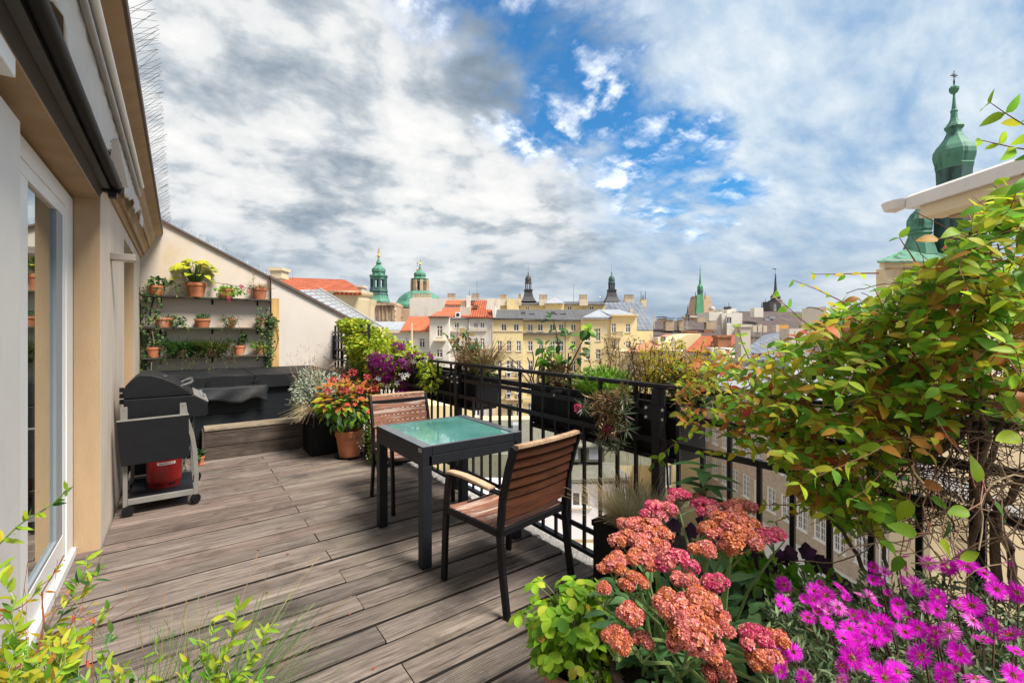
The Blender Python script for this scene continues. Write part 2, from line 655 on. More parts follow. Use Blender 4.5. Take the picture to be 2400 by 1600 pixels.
M_sheet = pmat('awning_sheet', (0.62, 0.63, 0.64), 0.6, 0.09, 4, (1, 0.5, 1), 0.35, 12, 0.01, dirt=(0.40, 0.40, 0.41), dirt_scale=2.5, dirt_at=(0.55, 0.8))
M_brown = pmat('brown_drip_edge', (0.075, 0.042, 0.024), 0.6, 0.3, 8)
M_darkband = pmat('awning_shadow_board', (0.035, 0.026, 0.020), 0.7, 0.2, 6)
M_awn = pmat('awning_grey', (0.055, 0.054, 0.054), 0.45, 0.1, 8)
M_zincpipe = pmat('grey_pipe', (0.36, 0.35, 0.335), 0.4, 0.12, 7)
M_shelf = pmat('shelf_board', (0.060, 0.048, 0.038), 0.85, 0.4, 5, (0.3, 1, 1), 0.3, 50, 0.004, dirt=(0.03, 0.055, 0.015), dirt_scale=3, dirt_at=(0.52, 0.7))
M_cable = pmat('black_cable', (0.01, 0.01, 0.011), 0.5)
M_wire = pmat('spike_wire', (0.16, 0.13, 0.115), 0.4, metal=0.6)
M_lens = pmat('lamp_lens', (0.72, 0.66, 0.56), 0.3)
M_lampbody = pmat('lamp_body', (0.27, 0.235, 0.205), 0.5)
M_red = pmat('red_gas_paint', (0.22, 0.006, 0.005), 0.4, 0.15, 9, dirt=(0.16, 0.02, 0.015), dirt_scale=4, dirt_at=(0.55, 0.75), spec=0.5)


def woodmat(name, a, b, dark, rib=False, objvar=0.16, long_axis=0, worn=None):
    m = bpy.data.materials.new(name)
    m.use_nodes = True
    t = NT(m.node_tree)
    tc = t.n('ShaderNodeTexCoord')
    oi = t.n('ShaderNodeObjectInfo')
    off = t.vmath('SCALE', (31.0, 17.0, 9.0))
    t.link(oi.outputs['Random'], off.node.inputs['Scale'])
    p0 = t.vmath('ADD', tc.outputs['Object'], off)
    mp = t.n('ShaderNodeMapping')
    t.link(p0, mp.inputs[0])
    sc = [14, 14, 14]
    sc[long_axis] = 0.9
    mp.inputs['Scale'].default_value = sc
    g1 = t.noise(mp.outputs[0], 3.0, 8, 0.65, 0.6)
    mp2 = t.n('ShaderNodeMapping')
    t.link(p0, mp2.inputs[0])
    sc2 = [95, 95, 95]
    sc2[long_axis] = 3.5
    mp2.inputs['Scale'].default_value = sc2
    g2 = t.noise(mp2.outputs[0], 2.0, 6, 0.7)
    g3 = t.noise(p0, 1.7, 5, 0.6)
    f = t.math('ADD', t.math('MULTIPLY', g1, 0.45), t.math('MULTIPLY', g2, 0.55))
    col = t.ramp(f, [(0.37, dark), (0.455, b), (0.55, a), (0.66, mul(a, 1.3))])
    col = t.mix(t.smooth(g3, 0.45, 0.75), col, t.mix(0.5, col, mul(dark, 1.2)))
    # wandering stains and green tinge
    g4 = t.noise(tc.outputs['Object'], 0.9, 5, 0.6)
    col = t.mix(t.math('MULTIPLY', t.smooth(g4, 0.52, 0.72), 0.35), col, (0.16, 0.135, 0.085))
    if worn is not None:
        col = t.mix(t.smooth(t.noise(mp.outputs[0], 1.4, 8, 0.7), 0.5, 0.62), col, worn)
    # knots
    vo = t.n('ShaderNodeTexVoronoi', i_Scale=1.0, feature='F1')
    mk = t.n('ShaderNodeMapping')
    t.link(p0, mk.inputs[0])
    sk = [6.0, 6.0, 6.0]
    sk[long_axis] = 2.6
    mk.inputs['Scale'].default_value = sk
    t.link(mk.outputs[0], vo.inputs['Vector'])
    col = t.mix(t.math('MULTIPLY', t.math('SUBTRACT', 1.0, t.smooth(vo.outputs['Distance'], 0.03, 0.12)), 0.65), col, mul(dark, 0.6))
    # bleached streaks along the grain
    g6 = t.noise(mp.outputs[0], 0.8, 6, 0.65)
    col = t.mix(t.math('MULTIPLY', t.smooth(g6, 0.52, 0.68), 0.42), col, mul(a, 1.75))
    # darker weather blotches
    g5 = t.noise(p0, 3.2, 6, 0.65)
    col = t.mix(t.math('MULTIPLY', t.smooth(g5, 0.52, 0.68), 0.55), col, mul(dark, 1.1))
    k = t.math('MULTIPLY_ADD', oi.outputs['Random'], 2 * objvar, 1 - objvar)
    v = t.vmath('SCALE', col)
    t.link(k, v.node.inputs['Scale'])
    bs = t.n('ShaderNodeBsdfPrincipled')
    t.link(v, bs.inputs['Base Color'])
    bs.inputs['Roughness'].default_value = 0.75
    bs.inputs['Specular IOR Level'].default_value = 0.25
    h = t.math('ADD', g1, t.math('MULTIPLY', g2, 0.6))
    if rib:
        sx = t.n('ShaderNodeSeparateXYZ')
        t.link(tc.outputs['Object'], sx.inputs[0])
        w = t.math('SINE', t.math('MULTIPLY', sx.outputs[1], 2 * PI / 0.0115))
        h = t.math('ADD', t.math('MULTIPLY', h, 0.4), t.math('MULTIPLY', t.smooth(w, -0.6, 0.6), 0.6))
    b_ = t.n('ShaderNodeBump')
    b_.inputs['Strength'].default_value = 0.9 if rib else 0.6
    b_.inputs['Distance'].default_value = 0.004
    t.link(h, b_.inputs['Height'])
    t.link(b_.outputs[0], bs.inputs['Normal'])
    out = t.n('ShaderNodeOutputMaterial')
    t.link(bs.outputs[0], out.inputs[0])
    return m


M_plank = woodmat('weathered_plank', (0.185, 0.150, 0.126), (0.112, 0.087, 0.072), (0.036, 0.027, 0.022), objvar=.18)
M_plank_red = woodmat('reddish_plank', (0.18, 0.137, 0.114), (0.11, 0.080, 0.066), (0.038, 0.026, 0.02), objvar=.18)
M_ribbed = woodmat('ribbed_plank', (0.165, 0.134, 0.115), (0.10, 0.079, 0.067), (0.035, 0.026, 0.022), rib=True, objvar=.16)
M_gapshade = pmat('shaded_board_edge', (0.022, 0.016, 0.013), 0.9, 0.3, 12)  # shade of the gaps put into the colour of the board sides
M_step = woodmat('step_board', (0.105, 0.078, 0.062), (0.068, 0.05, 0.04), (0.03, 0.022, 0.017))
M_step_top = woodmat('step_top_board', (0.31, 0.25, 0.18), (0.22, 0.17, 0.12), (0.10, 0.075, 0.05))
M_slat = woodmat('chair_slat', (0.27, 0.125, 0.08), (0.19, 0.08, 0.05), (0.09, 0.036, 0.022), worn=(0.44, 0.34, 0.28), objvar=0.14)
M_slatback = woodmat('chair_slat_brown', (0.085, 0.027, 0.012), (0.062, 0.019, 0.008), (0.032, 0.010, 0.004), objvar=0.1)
M_arm = woodmat('chair_arm_wood', (0.46, 0.31, 0.20), (0.36, 0.225, 0.135), (0.22, 0.12, 0.065), long_axis=1)

# ------------------------------------------------------------------ deck
deck = setting('deck')
PITCH, PW = 0.1652, 0.148
row = 0
y = 1.895 + 0.1652 * 28 - 0.02
PL = []
k0 = 1.895
for k in range(-19, 40):
    yc = k0 + k * PITCH
    if yc > 8.2 or yc < -1.2:
        continue
    xl = -0.425 if yc > 4.25 else -0.56
    spans = [(xl, 0.815 - 0.003), (0.815 + 0.003, 2.13)] if k % 2 == 0 else [(xl, 2.13)]
    if k % 2 and yc < 1.2:
        spans = [(xl, 0.2), (0.206, 2.13)]
    for a, b in spans:
        m = MB()
        L = b - a
        rel = rng.uniform(-0.004, 0.004)
        w = PW / 2 + rng.uniform(-0.003, 0.002)
        m.prism([(-w, -0.026), (w, -0.026), (w, -0.006), (w - 0.005, 0), (-w + 0.005, 0), (-w, -0.006)], 0, L, 'x')
        ribbed = (k <= -1 and k % 3 != 1) or k in (2, 5)
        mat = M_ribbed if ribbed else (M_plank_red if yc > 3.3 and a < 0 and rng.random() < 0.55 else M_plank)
        o = m.build('plank', [mat, M_gapshade], deck, loc=(a, yc, rel))
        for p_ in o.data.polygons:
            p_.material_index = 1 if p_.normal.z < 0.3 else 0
        o.rotation_euler = (rng.uniform(-0.004, 0.004), 0, rng.uniform(-0.0012, 0.0012))
j = MB()
for xx in (-0.5, 0.1, 0.80, 1.45, 2.08):
    j.box(xx - 0.03, -1.3, -0.11, xx + 0.03, 8.24, -0.028)
j.build('joist', M_shelf, deck)
m = MB()
m.box(-0.6, -1.5, -0.22, 2.4, 8.24, -0.12)
m.build('roof_slab', pmat('roof_felt', (0.035, 0.033, 0.032), 0.9, 0.3, 9), deck)
# pale gravel strip, flashing and wire netting along the edge
g = MB()
g.box(2.135, -1.5, -0.12, 2.40, 8.2, -0.075)
g.build('edge_flashing', pmat('edge_mortar', (0.42, 0.39, 0.36), 0.95, 0.3, 14, bump=0.8, bscale=70, bdist=0.02, dirt=(0.2, 0.18, 0.16), dirt_scale=9), deck)
net = MB()
for i in range(330):
    yy = -1.3 + i * 0.028
    a = rng.uniform(-0.02, 0.02)
    net.tube([(2.135, yy, -0.02 + rng.uniform(-.01, .01)), (2.19, yy + a, -0.045), (2.235, yy - a, 0.012 + rng.uniform(-.02, .02))], 0.0016, 3, False)
for yy in np.arange(-1.2, 8.0, 0.11):
    net.tube([(2.13, yy, -0.012 + rng.uniform(-.01, .012)), (2.145, yy + 0.05, -0.006 + rng.uniform(-.01, .016)), (2.135, yy + 0.11, -0.012)], 0.008, 4, False)
tag(net.build('wire_netting', pmat('netting_wire', (0.55, 0.52, 0.48), 0.6), deck), kind='stuff')

# ------------------------------------------------------------------ the house on the left
house = thing('terrace_house', 'pale plaster house wall with ochre reveals and white glazed terrace door beside the deck', 'house')
w = MB()
w.box(-0.80, 4.25, -0.10, -0.44, 5.95, 2.62)
w.box(-0.80, 7.20, -0.10, -0.44, 8.25, 2.62)
w.box(-0.80, 5.95, 2.44, -0.44, 7.20, 2.62)
w.box(-0.80, -3.0, 2.44, -0.445, 4.25, 2.62)
w.build('wall', M_wall, house)
w = MB()
w.box(-0.575, 4.237, -0.05, -0.442, 4.248, 2.43)          # painted door reveal
w.box(-0.60, -3.0, 2.424, -0.447, 4.236, 2.437)
w.box(-0.75, 7.188, -0.05, -0.442, 7.198, 2.43)
w.build('painted_reveal', M_ochre, house)
n_ = MB()
n_.box(-0.80, 5.952, -0.05, -0.76, 7.188, 2.438)
n_.build('niche_door', M_white, house)
# cornice, soffit and roof
c = MB()
c.prism([(-0.80, 2.62), (-0.44, 2.55), (-0.425, 2.55), (-0.41, 2.60), (-0.385, 2.60), (-0.375, 2.66), (-0.345, 2.70), (-0.325, 2.70), (-0.315, 2.76),
         (-0.285, 2.80), (-0.27, 2.865), (-0.80, 2.865)], 4.30, 8.249)
c.prism([(-0.80, 2.62), (-0.44, 2.62), (-0.43, 2.70), (-0.32, 2.80), (-0.27, 2.865), (-0.80, 2.865)], -3.0, 4.30)
c.build('cornice', M_ochre, house)
c = MB()
c.prism([(-0.80, 2.866), (-0.272, 2.866), (-0.196, 2.908), (-0.80, 2.93)], -3.0, 8.249)
c.build('soffit', M_ochre, house)
c = MB()
c.prism([(-0.9, 2.93), (-0.197, 2.909), (-0.182, 2.918), (-0.180, 2.955), (-0.9, 3.00)], -3.0, 8.262)
c.build('drip_edge', M_brown, house)
r_ = MB()
r_.slab([(-0.184, -3, 2.985), (-0.184, 8.24, 2.985), (-4.5, 8.24, 5.2), (-4.5, -3, 5.2)], 0.05)
r_.build('roof', pmat('red_roof_sheet', (0.20, 0.06, 0.035), 0.7, 0.2, 4), house)
# room behind the glass
rm = MB()
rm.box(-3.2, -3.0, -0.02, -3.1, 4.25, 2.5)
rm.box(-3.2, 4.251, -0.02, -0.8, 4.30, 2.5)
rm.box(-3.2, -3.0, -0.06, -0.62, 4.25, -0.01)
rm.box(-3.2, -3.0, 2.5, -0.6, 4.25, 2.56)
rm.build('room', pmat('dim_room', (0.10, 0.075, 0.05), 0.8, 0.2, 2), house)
# sliding door
df = MB()
df.box(-0.640, 4.03, 0.0, -0.577, 4.235, 2.40)            # far jamb
df.box(-0.640, 2.0, 2.30, -0.577, 4.03, 2.40)             # head
df.box(-0.640, -3.0, -0.02, -0.560, 4.235, 0.05)          # sill
door = df.build('door_frame', M_white, house, bevel=0.004)
sa = MB()
sa.box(-0.615, 3.95, 0.05, -0.583, 4.03, 2.30)
sa.box(-0.615, 2.70, 2.23, -0.583, 3.95, 2.30)
sa.box(-0.615, 2.70, 0.05, -0.583, 3.95, 0.24)
sa.box(-0.615, 2.70, 0.24, -0.583, 3.13, 2.23)
sash = sa.build('sash', M_white, door, bevel=0.004)
gk = MB()
gk.box(-0.602, 3.775, 0.24, -0.5855, 3.949, 2.229)
gk.box(-0.602, 3.13, 0.241, -0.5855, 3.775, 0.262)
gk.build('inner_frame', M_frameshade, door)
pm = bpy.data.materials.new('door_glass')
pm.use_nodes = True
t = NT(pm.node_tree)
gl = t.n('ShaderNodeBsdfGlossy', i_Roughness=0.015, i_Color=(0.86, 0.9, 0.9, 1))
tp = t.n('ShaderNodeBsdfTransparent', i_Color=(0.75, 0.8, 0.78, 1))
fr = t.n('ShaderNodeLayerWeight', i_Blend=0.38)
mx = t.n('ShaderNodeMixShader')
t.link(t.math('MULTIPLY_ADD', fr.outputs['Facing'], 0.75, 0.2, clamp=True), mx.inputs[0])
t.link(tp.outputs[0], mx.inputs[1])
t.link(gl.outputs[0], mx.inputs[2])
t.link(mx.outputs[0], t.n('ShaderNodeOutputMaterial').inputs[0])
gp = MB()
gp.box(-0.606, 3.131, 0.262, -0.600, 3.774, 2.229)
gp.build('pane', pm, door)
sl = MB()
sl.box(-0.66, -2.5, 0.05, -0.530, 2.73, 2.375)
sl.build('fixed_panel', M_offwhite, house, bevel=0.006)
gp = MB()
gp.box(-0.54, -3.0, -0.03, -0.47, 4.20, -0.012)
gp.build('door_threshold', M_offwhite, house)

# awning folded under the eave
aw = thing('awning', 'folded terrace awning with dark grey housing and black front tube under the ochre eave', 'awning', (-0.40, 4.25, 2.45))
def AW(m_, name, mat, **k):
    o = m_.build(name, mat, aw, **k)
    for v in o.data.vertices:
        v.co -= Vector((-0.40, 4.25, 2.45))
    return o
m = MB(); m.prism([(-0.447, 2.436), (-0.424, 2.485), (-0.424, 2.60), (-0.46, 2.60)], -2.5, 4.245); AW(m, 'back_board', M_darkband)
m = MB(); m.prism([(-0.4235, 2.490), (-0.384, 2.492), (-0.380, 2.53), (-0.4235, 2.56)], -2.5, 4.19); AW(m, 'housing', M_awn)
m = MB(); m.tube([(-0.352, -2.5, 2.520), (-0.352, 4.20, 2.520)], 0.029, 14); AW(m, 'front_tube', M_black, smooth=True)
m = MB(); m.prism([(-0.432, 2.478), (-0.33, 2.478), (-0.318, 2.51), (-0.33, 2.565), (-0.432, 2.575)], 4.20, 4.26); AW(m, 'end_cap', M_black, bevel=0.008)
m = MB(); m.prism([(-0.395, 2.44), (-0.352, 2.44), (-0.345, 2.477), (-0.395, 2.477)], 4.19, 4.25); AW(m, 'bracket', M_anthr, bevel=0.003)
# torn white sheet hanging over it
sv, sf = [], []
NY, NX = 70, 7
for i in range(NY + 1):
    yy = -1.5 + (6.15 + 1.5) * i / NY
    wl = -0.345 if yy < 4.3 else -0.345 + (yy - 4.3) * 0.022
    tear = 0.010 * math.sin(yy * 9.0) + rng.uniform(-0.009, 0.009)
    wr = -0.296
    for q in range(NX + 1):
        f = q / NX
        x_ = wl + tear * (1 - f) + (wr - wl) * f
        zz = 2.556 + (x_ + 0.345) / 0.049 * 0.145 + 0.006 * math.sin(yy * 13 + q) * (1 - f)
        if yy > 5.7:
            zz -= (yy - 5.7) * 0.16 * (1 - f * 0.2)
        sv.append((x_ + 0.004 * math.sin(yy * 21 + q * 2), yy, zz))
for i in range(NY):
    for q in range(NX):
        a = i * (NX + 1) + q
        sf.append((a, a + 1, a + NX + 2, a + NX + 1))
m = MB(); m.add(sv, sf)
sheet = m.build('torn_sheet', M_sheet, smooth=True)
tag(sheet, 'torn white weathered sheet hanging along the folded awning below the gutter pipe', 'sheet')
sd = sheet.modifiers.new('thickness', 'SOLIDIFY'); sd.thickness = 0.004
fl_ = MB()
fl_.slab([(-0.345, 3.50, 2.60), (-0.30, 3.60, 2.66), (-0.306, 4.42, 2.575), (-0.33, 4.30, 2.545), (-0.352, 4.22, 2.555)], 0.004, (1, 0, -0.3))
tag(fl_.build('loose_flap', M_zincpipe, sheet), None)
pp = thing('eave_pipes', 'pair of grey pipes running under the ochre eave above the torn sheet', 'pipe', (-0.28, 5.2, 2.72))
for (x_, z_, r_2, mt, y1, nm) in ((-0.283, 2.712, 0.016, M_zincpipe, 5.20, 'pipe'), (-0.262, 2.768, 0.020, M_white, 5.10, 'pipe')):
    m = MB(); m.tube([(x_ + .28, -7.5, z_ - 2.72), (x_ + .28, y1 - 5.2, z_ - 2.72)], r_2, 10); m.build(nm, mt, pp, smooth=True)
bx = thing('white_housing', 'white box housing cut by the frame above the terrace door', 'housing', (-0.47, 2.11, 2.31))
m = MB(); m.box(-0.06, -2.2, 0, 0.05, 0, 0.065); m.build('case', M_white, bx, bevel=0.004)
m = MB(); m.box(-0.05, -2.1, -0.004, 0.03, -0.1, 0.0); m.build('bottom_plate', M_offwhite, bx)
# wall lamp
lp = thing('wall_lamp', 'flat bar wall lamp on the pale plaster between door and niche', 'lamp', (-0.44, 4.85, 2.08))
m = MB(); m.box(0, -0.05, 0, 0.155, 0.05, 0.055); m.build('lamp_body', M_lampbody, lp, bevel=0.004)
m = MB(); m.box(0.02, -0.04, -0.003, 0.145, 0.04, 0.001); m.build('lens', M_lens, lp)
# bird spikes
bs_ = MB()
for i in range(150):
    yy = 1.2 + i * 0.047
    for s_ in (-1, 1):
        if rng.random() < 0.12:
            continue
        bs_.tube([(-0.20, yy, 2.955), (-0.085 + rng.uniform(-.015, .01), yy + s_ * rng.uniform(.05, .11), 3.055 + rng.uniform(-.03, .02))], 0.0009, 3, False)
sp = bs_.build('bird_spikes', M_wire)
tag(sp, 'thin wire bird spikes sticking out along the edge of the eave', 'bird spikes')

# ------------------------------------------------------------------ gable wall with shelves
gw = thing('gable_wall', 'pale plaster gable wall sloping down to the right behind the plant shelves', 'wall', (0.4, 8.25, -0.1))
def GW(m_, name, mat, **k):
    o = m_.build(name, mat, gw, **k)
    for v in o.data.vertices:
        v.co -= Vector((0.4, 8.25, -0.1))
    return o
RZ = lambda x: 3.085 - 0.515 * (x + 0.19)
m = MB(); m.prism([(-0.80, -8), (1.19, -8), (1.19, RZ(1.19)), (-0.80, RZ(-0.80))], 8.25, 8.55); GW(m, 'wall', M_gable_y)
m = MB(); m.prism([(1.20, -8), (3.9, -8), (3.9, RZ(3.9)), (1.20, RZ(1.20))], 8.17, 8.55); GW(m, 'wall', M_gable)
m = MB(); m.prism([(-0.80, RZ(-.8)), (1.17, RZ(1.17)), (1.17, RZ(1.17) + .03), (-0.80, RZ(-.8) + .03)], 8.21, 8.6); GW(m, 'coping', pmat('coping_sheet', (0.11, 0.075, 0.065), 0.6, 0.2, 5))
m = MB(); m.prism([(1.17, RZ(1.17) - .012), (3.92, RZ(3.92) - .012), (3.92, RZ(3.92) + .03), (1.17, RZ(1.17) + .03)], 8.13, 8.6); GW(m, 'coping', MATS['coping_sheet'])
m = MB(); m.box(1.204, 8.166, 0.9, 1.31, 8.1695, 2.05); GW(m, 'rust_stain', M_rust)
gs = MB()
for i in range(70):
    x_ = -0.1 + i * 0.022
    gs.tube([(x_, 8.3, RZ(x_) + .03), (x_ + rng.uniform(-.03, .05), 8.3 + rng.uniform(-.06, .05), RZ(x_) + .12)], 0.0012, 3, False)
tag(gs.build('ridge_spikes', M_wire), 'faint row of wire bird spikes along the sloping top of the gable wall', 'bird spikes')
SHZ = (2.02, 1.575, 1.15)
SHN = ('top', 'middle', 'lowest')
for z_, nm in zip(SHZ, SHN):
    s_ = thing('wall_shelf', '%s dark weathered plank shelf carrying plant pots on the gable wall' % nm, 'shelf', (0.39, 8.16, z_), group='plant shelves on the gable wall')
    m = MB(); m.box(-0.80, -0.085, -0.022, 0.80, 0.085, 0.0); m.build('board', M_shelf, s_)
    for x_ in (-0.6, 0.02, 0.62):
        m = MB(); m.bar((x_, 0.08, -0.10), (x_, 0.08, -0.022), 0.025, 0.004, (0, 1, 0)); m.bar((x_, 0.078, -0.026), (x_, -0.07, -0.026), 0.025, 0.005); m.build('bracket', M_black, s_)

# ------------------------------------------------------------------ railing
rl = thing('railing', 'black iron railing with upright bars and bolted posts along the open side of the deck', 'railing', (2.19, 3.3, 0))
def RL(m_, name, mat=None, **k):
    o = m_.build(name, mat or M_rail, rl, **k)
    for v in o.data.vertices:
        v.co -= Vector((2.19, 3.3, 0))
    return o
RX = 2.19
POSTS = (-0.72, 1.59, 3.88, 6.17)
Y0, Y1 = -0.72, 8.12
m = MB(); m.box(RX - 0.026, Y0, 1.196, RX + 0.026, Y1, 1.210); m.box(RX - 0.014, Y0, 1.184, RX + 0.014, Y1, 1.196); RL(m, 'top_rail')
for z_, h_ in ((1.045, 0.032), (0.89, 0.032), (0.20, 0.032)):
    m = MB(); m.box(RX - 0.020, Y0, z_ - h_ / 2, RX - 0.006, Y1, z_ + h_ / 2); RL(m, 'rail')
m = MB(); m.box(RX - 0.02, Y0, 0.035, RX + 0.02, Y1, 0.062); RL(m, 'bottom_rail')
for yp in POSTS:
    m = MB(); m.box(RX - 0.03, yp - 0.027, -0.10, RX + 0.032, yp + 0.027, 1.183); p_ = RL(m, 'post', bevel=0.003)
    for z_ in (1.045,):
        q = MB(); q.box(RX - 0.036, yp - 0.075, z_ - 0.042, RX - 0.0305, yp + 0.075, z_ + 0.042)
        o = RL(q, 'splice_plate'); o.parent = p_
        for dy in (-0.055, 0.055):
            for dz in (-0.026, 0.026):
                b_ = MB(); b_.lathe([(0.011, 0), (0.011, 0.004), (0.008, 0.009), (0.003, 0.011)], 8)
                o = b_.build('bolt', M_steel, p_)
                o.location = (RX - 0.036 - 2.19, yp + dy - 3.3, z_ + dz)
                o.rotation_euler = (0, -PI / 2, 0)
kk = -9
while True:
    yb = 1.748 + kk * 0.1425
    kk += 1
    if yb > 8.1:
        break
    if yb < Y0 + 0.03 or any(abs(yb - yp) < 0.055 for yp in POSTS):
        continue
    full = (kk - 1) % 2 == 0
    m = MB(); m.box(RX - 0.0055, yb - 0.010, 0.062, RX + 0.0125, yb + 0.010, 1.184 if full else 0.906)
    RL(m, 'baluster')
rv = MB()
for i in range(-15, 46):
    yb = 1.748 + i * 0.1425
    for z_ in ((1.045, 0.89) if i % 2 == 0 else (0.89,)):
        if yb > Y0 and yb < Y1:
            rv.ball((RX - 0.0205, yb, z_), 0.006, 6, 4)
o = RL(rv, 'rivet', M_rail); tag(o, kind='stuff')
# holders and pipe behind the upper rails
m = MB(); m.tube([(RX + 0.045, 1.62, 1.085), (RX + 0.045, 5.6, 1.085)], 0.017, 8); RL(m, 'support_pipe', smooth=True)
m = MB(); m.box(RX + 0.03, 1.62, 1.06, RX + 0.034, 5.6, 1.10); RL(m, 'support_strip')
for yb in (1.95, 2.45, 4.05, 4.6):
    m = MB(); m.box(RX - 0.03, yb - 0.03, 1.062, RX + 0.06, yb + 0.03, 1.085); h_ = RL(m, 'hook_bracket', bevel=0.003)
    b_ = MB(); b_.lathe([(0.010, 0), (0.010, 0.010), (0.005, 0.014)], 8); o = b_.build('bolt', M_steel, h_); o.location = (RX - 0.02 - 2.19, yb - 3.3, 1.047); 

# planter boxes hanging outside the railing
def planter_box(y0, y1, label):
    p_ = thing('balcony_planter', label, 'planter', (2.36, (y0 + y1) / 2, 0.80), group='black planter boxes hung outside the railing')
    hl = (y1 - y0) / 2
    m_ = MB()
    m_.box(-0.125, -hl, 0, 0.125, hl, 0.012)
    m_.box(-0.125, -hl, 0.012, -0.113, hl, 0.30)
    m_.box(0.113, -hl, 0.012, 0.125, hl, 0.30)
    m_.box(-0.113, -hl, 0.012, 0.113, -hl + 0.012, 0.30)
    m_.box(-0.113, hl - 0.012, 0.012, 0.113, hl, 0.30)
    m_.build('box', M_planter, p_, bevel=0.003)
    m_ = MB(); m_.box(-0.112, -hl + 0.013, 0.2, 0.112, hl - 0.013, 0.265); m_.build('soil', M_soil, p_)
    m_ = MB(); m_.box(-0.15, -hl + 0.02, -0.03, 0.12, hl - 0.02, -0.004); m_.build('tray_rail', M_rail, p_)
    return p_
planter_box(1.48, 2.80, 'black planter box hung outside the railing below the roses and the green tuft')
planter_box(3.62, 5.55, 'black planter box hung outside the railing under the purple clematis')

# ------------------------------------------------------------------ table
tb = thing('garden_table', 'square anthracite metal garden table with frosted green glass top', 'table', (1.635, 3.065, 0))
HX, HY, TH = 0.395, 0.415, 0.775
for sx in (-1, 1):
    for sy in (-1, 1):
        m = MB(); x_, y_ = sx * (HX - 0.034), sy * (HY - 0.034)
        m.box(x_ - 0.033, y_ - 0.033, 0.006, x_ + 0.033, y_ + 0.033, TH - 0.125)
        l_ = m.build('leg', M_anthr, tb, bevel=0.003)
        m = MB(); m.box(x_ - 0.031, y_ - 0.031, 0, x_ + 0.031, y_ + 0.031, 0.006); m.build('foot_cap', M_black, l_)
for sy in (-1, 1):
    m = MB(); m.box(-HX + 0.045, sy * HY - 0.010 - 0.010 * sy, TH - 0.124, HX - 0.045, sy * HY + 0.010 - 0.010 * sy, TH - 0.062)
    m.build('apron', M_anthr, tb, bevel=0.002)
for sx in (-1, 1):
    m = MB(); m.box(sx * (HX - 0.034) - 0.034, -HY, TH - 0.1245, sx * (HX - 0.034) + 0.034, HY, TH - 0.0005); m.build('side_apron', M_anthr, tb, bevel=0.003)
    m = MB(); m.box(sx * (HX - 0.034) - 0.0335, -HY + 0.0005, TH - 0.0004, sx * (HX - 0.034) + 0.0335, HY - 0.0005, TH + 0.002); m.build('rim', M_anthr_top, tb)
for sy in (-1, 1):
    m = MB(); m.box(-HX + 0.070, sy * (HY - 0.012) - 0.0115, TH - 0.058, HX - 0.070, sy * (HY - 0.012) + 0.0115, TH - 0.001); m.build('leaf_edge', M_anthr, tb, bevel=0.002)
    m = MB(); m.box(-HX + 0.070, sy * (HY - 0.012) - 0.011, TH - 0.0008, HX - 0.070, sy * (HY - 0.012) + 0.011, TH + 0.001); m.build('rim', M_anthr_top, tb)
    m = MB(); m.box(-HX + 0.05, sy * (HY - 0.030) - 0.004, TH - 0.061, HX - 0.05, sy * (HY - 0.030) + 0.004, TH - 0.0585); m.build('slide_rail', M_steel, tb)
gm = bpy.data.materials.new('frosted_green_glass')
gm.use_nodes = True
t = NT(gm.node_tree)
tc = t.n('ShaderNodeTexCoord')
n1 = t.noise(tc.outputs['Object'], 2.5, 4, 0.5)
colg = t.ramp(n1, [(0.35, (0.065, 0.205, 0.18)), (0.55, (0.105, 0.28, 0.25)), (0.75, (0.19, 0.39, 0.345))])
bs = t.n('ShaderNodeBsdfPrincipled', i_Roughness=0.07)
t.link(colg, bs.inputs['Base Color'])
bs.inputs['Specular IOR Level'].default_value = 0.75
bs.inputs['Coat Weight'].default_value = 0.5
bs.inputs['Coat Roughness'].default_value = 0.02
n2 = t.noise(tc.outputs['Object'], 9.0, 6, 0.7)
t.link(t.math('MULTIPLY_ADD', n2, 0.16, 0.0, clamp=True), bs.inputs['Roughness'])
t.link(bs.outputs[0], t.n('ShaderNodeOutputMaterial').inputs[0])
m = MB(); m.box(-HX + 0.0705, -HY + 0.0235, TH - 0.012, HX - 0.0705, HY - 0.0235, TH - 0.003); m.build('glass_top', gm, tb)
# small metal badge with dark worn marks
m = MB(); m.box(-HX - 0.002, -HY + 0.012, TH - 0.036, -HX - 0.0002, -HY + 0.058, TH - 0.014); bd = m.build('badge', pmat('badge_metal', (0.45, 0.44, 0.38), 0.4), tb)
m = MB()
for i in range(4):
    y_ = -HY + 0.020 + i * 0.009
    m.box(-HX - 0.0028, y_, TH - 0.028, -HX - 0.0021, y_ + 0.006, TH - 0.021)
m.build('badge_print', M_black, bd)


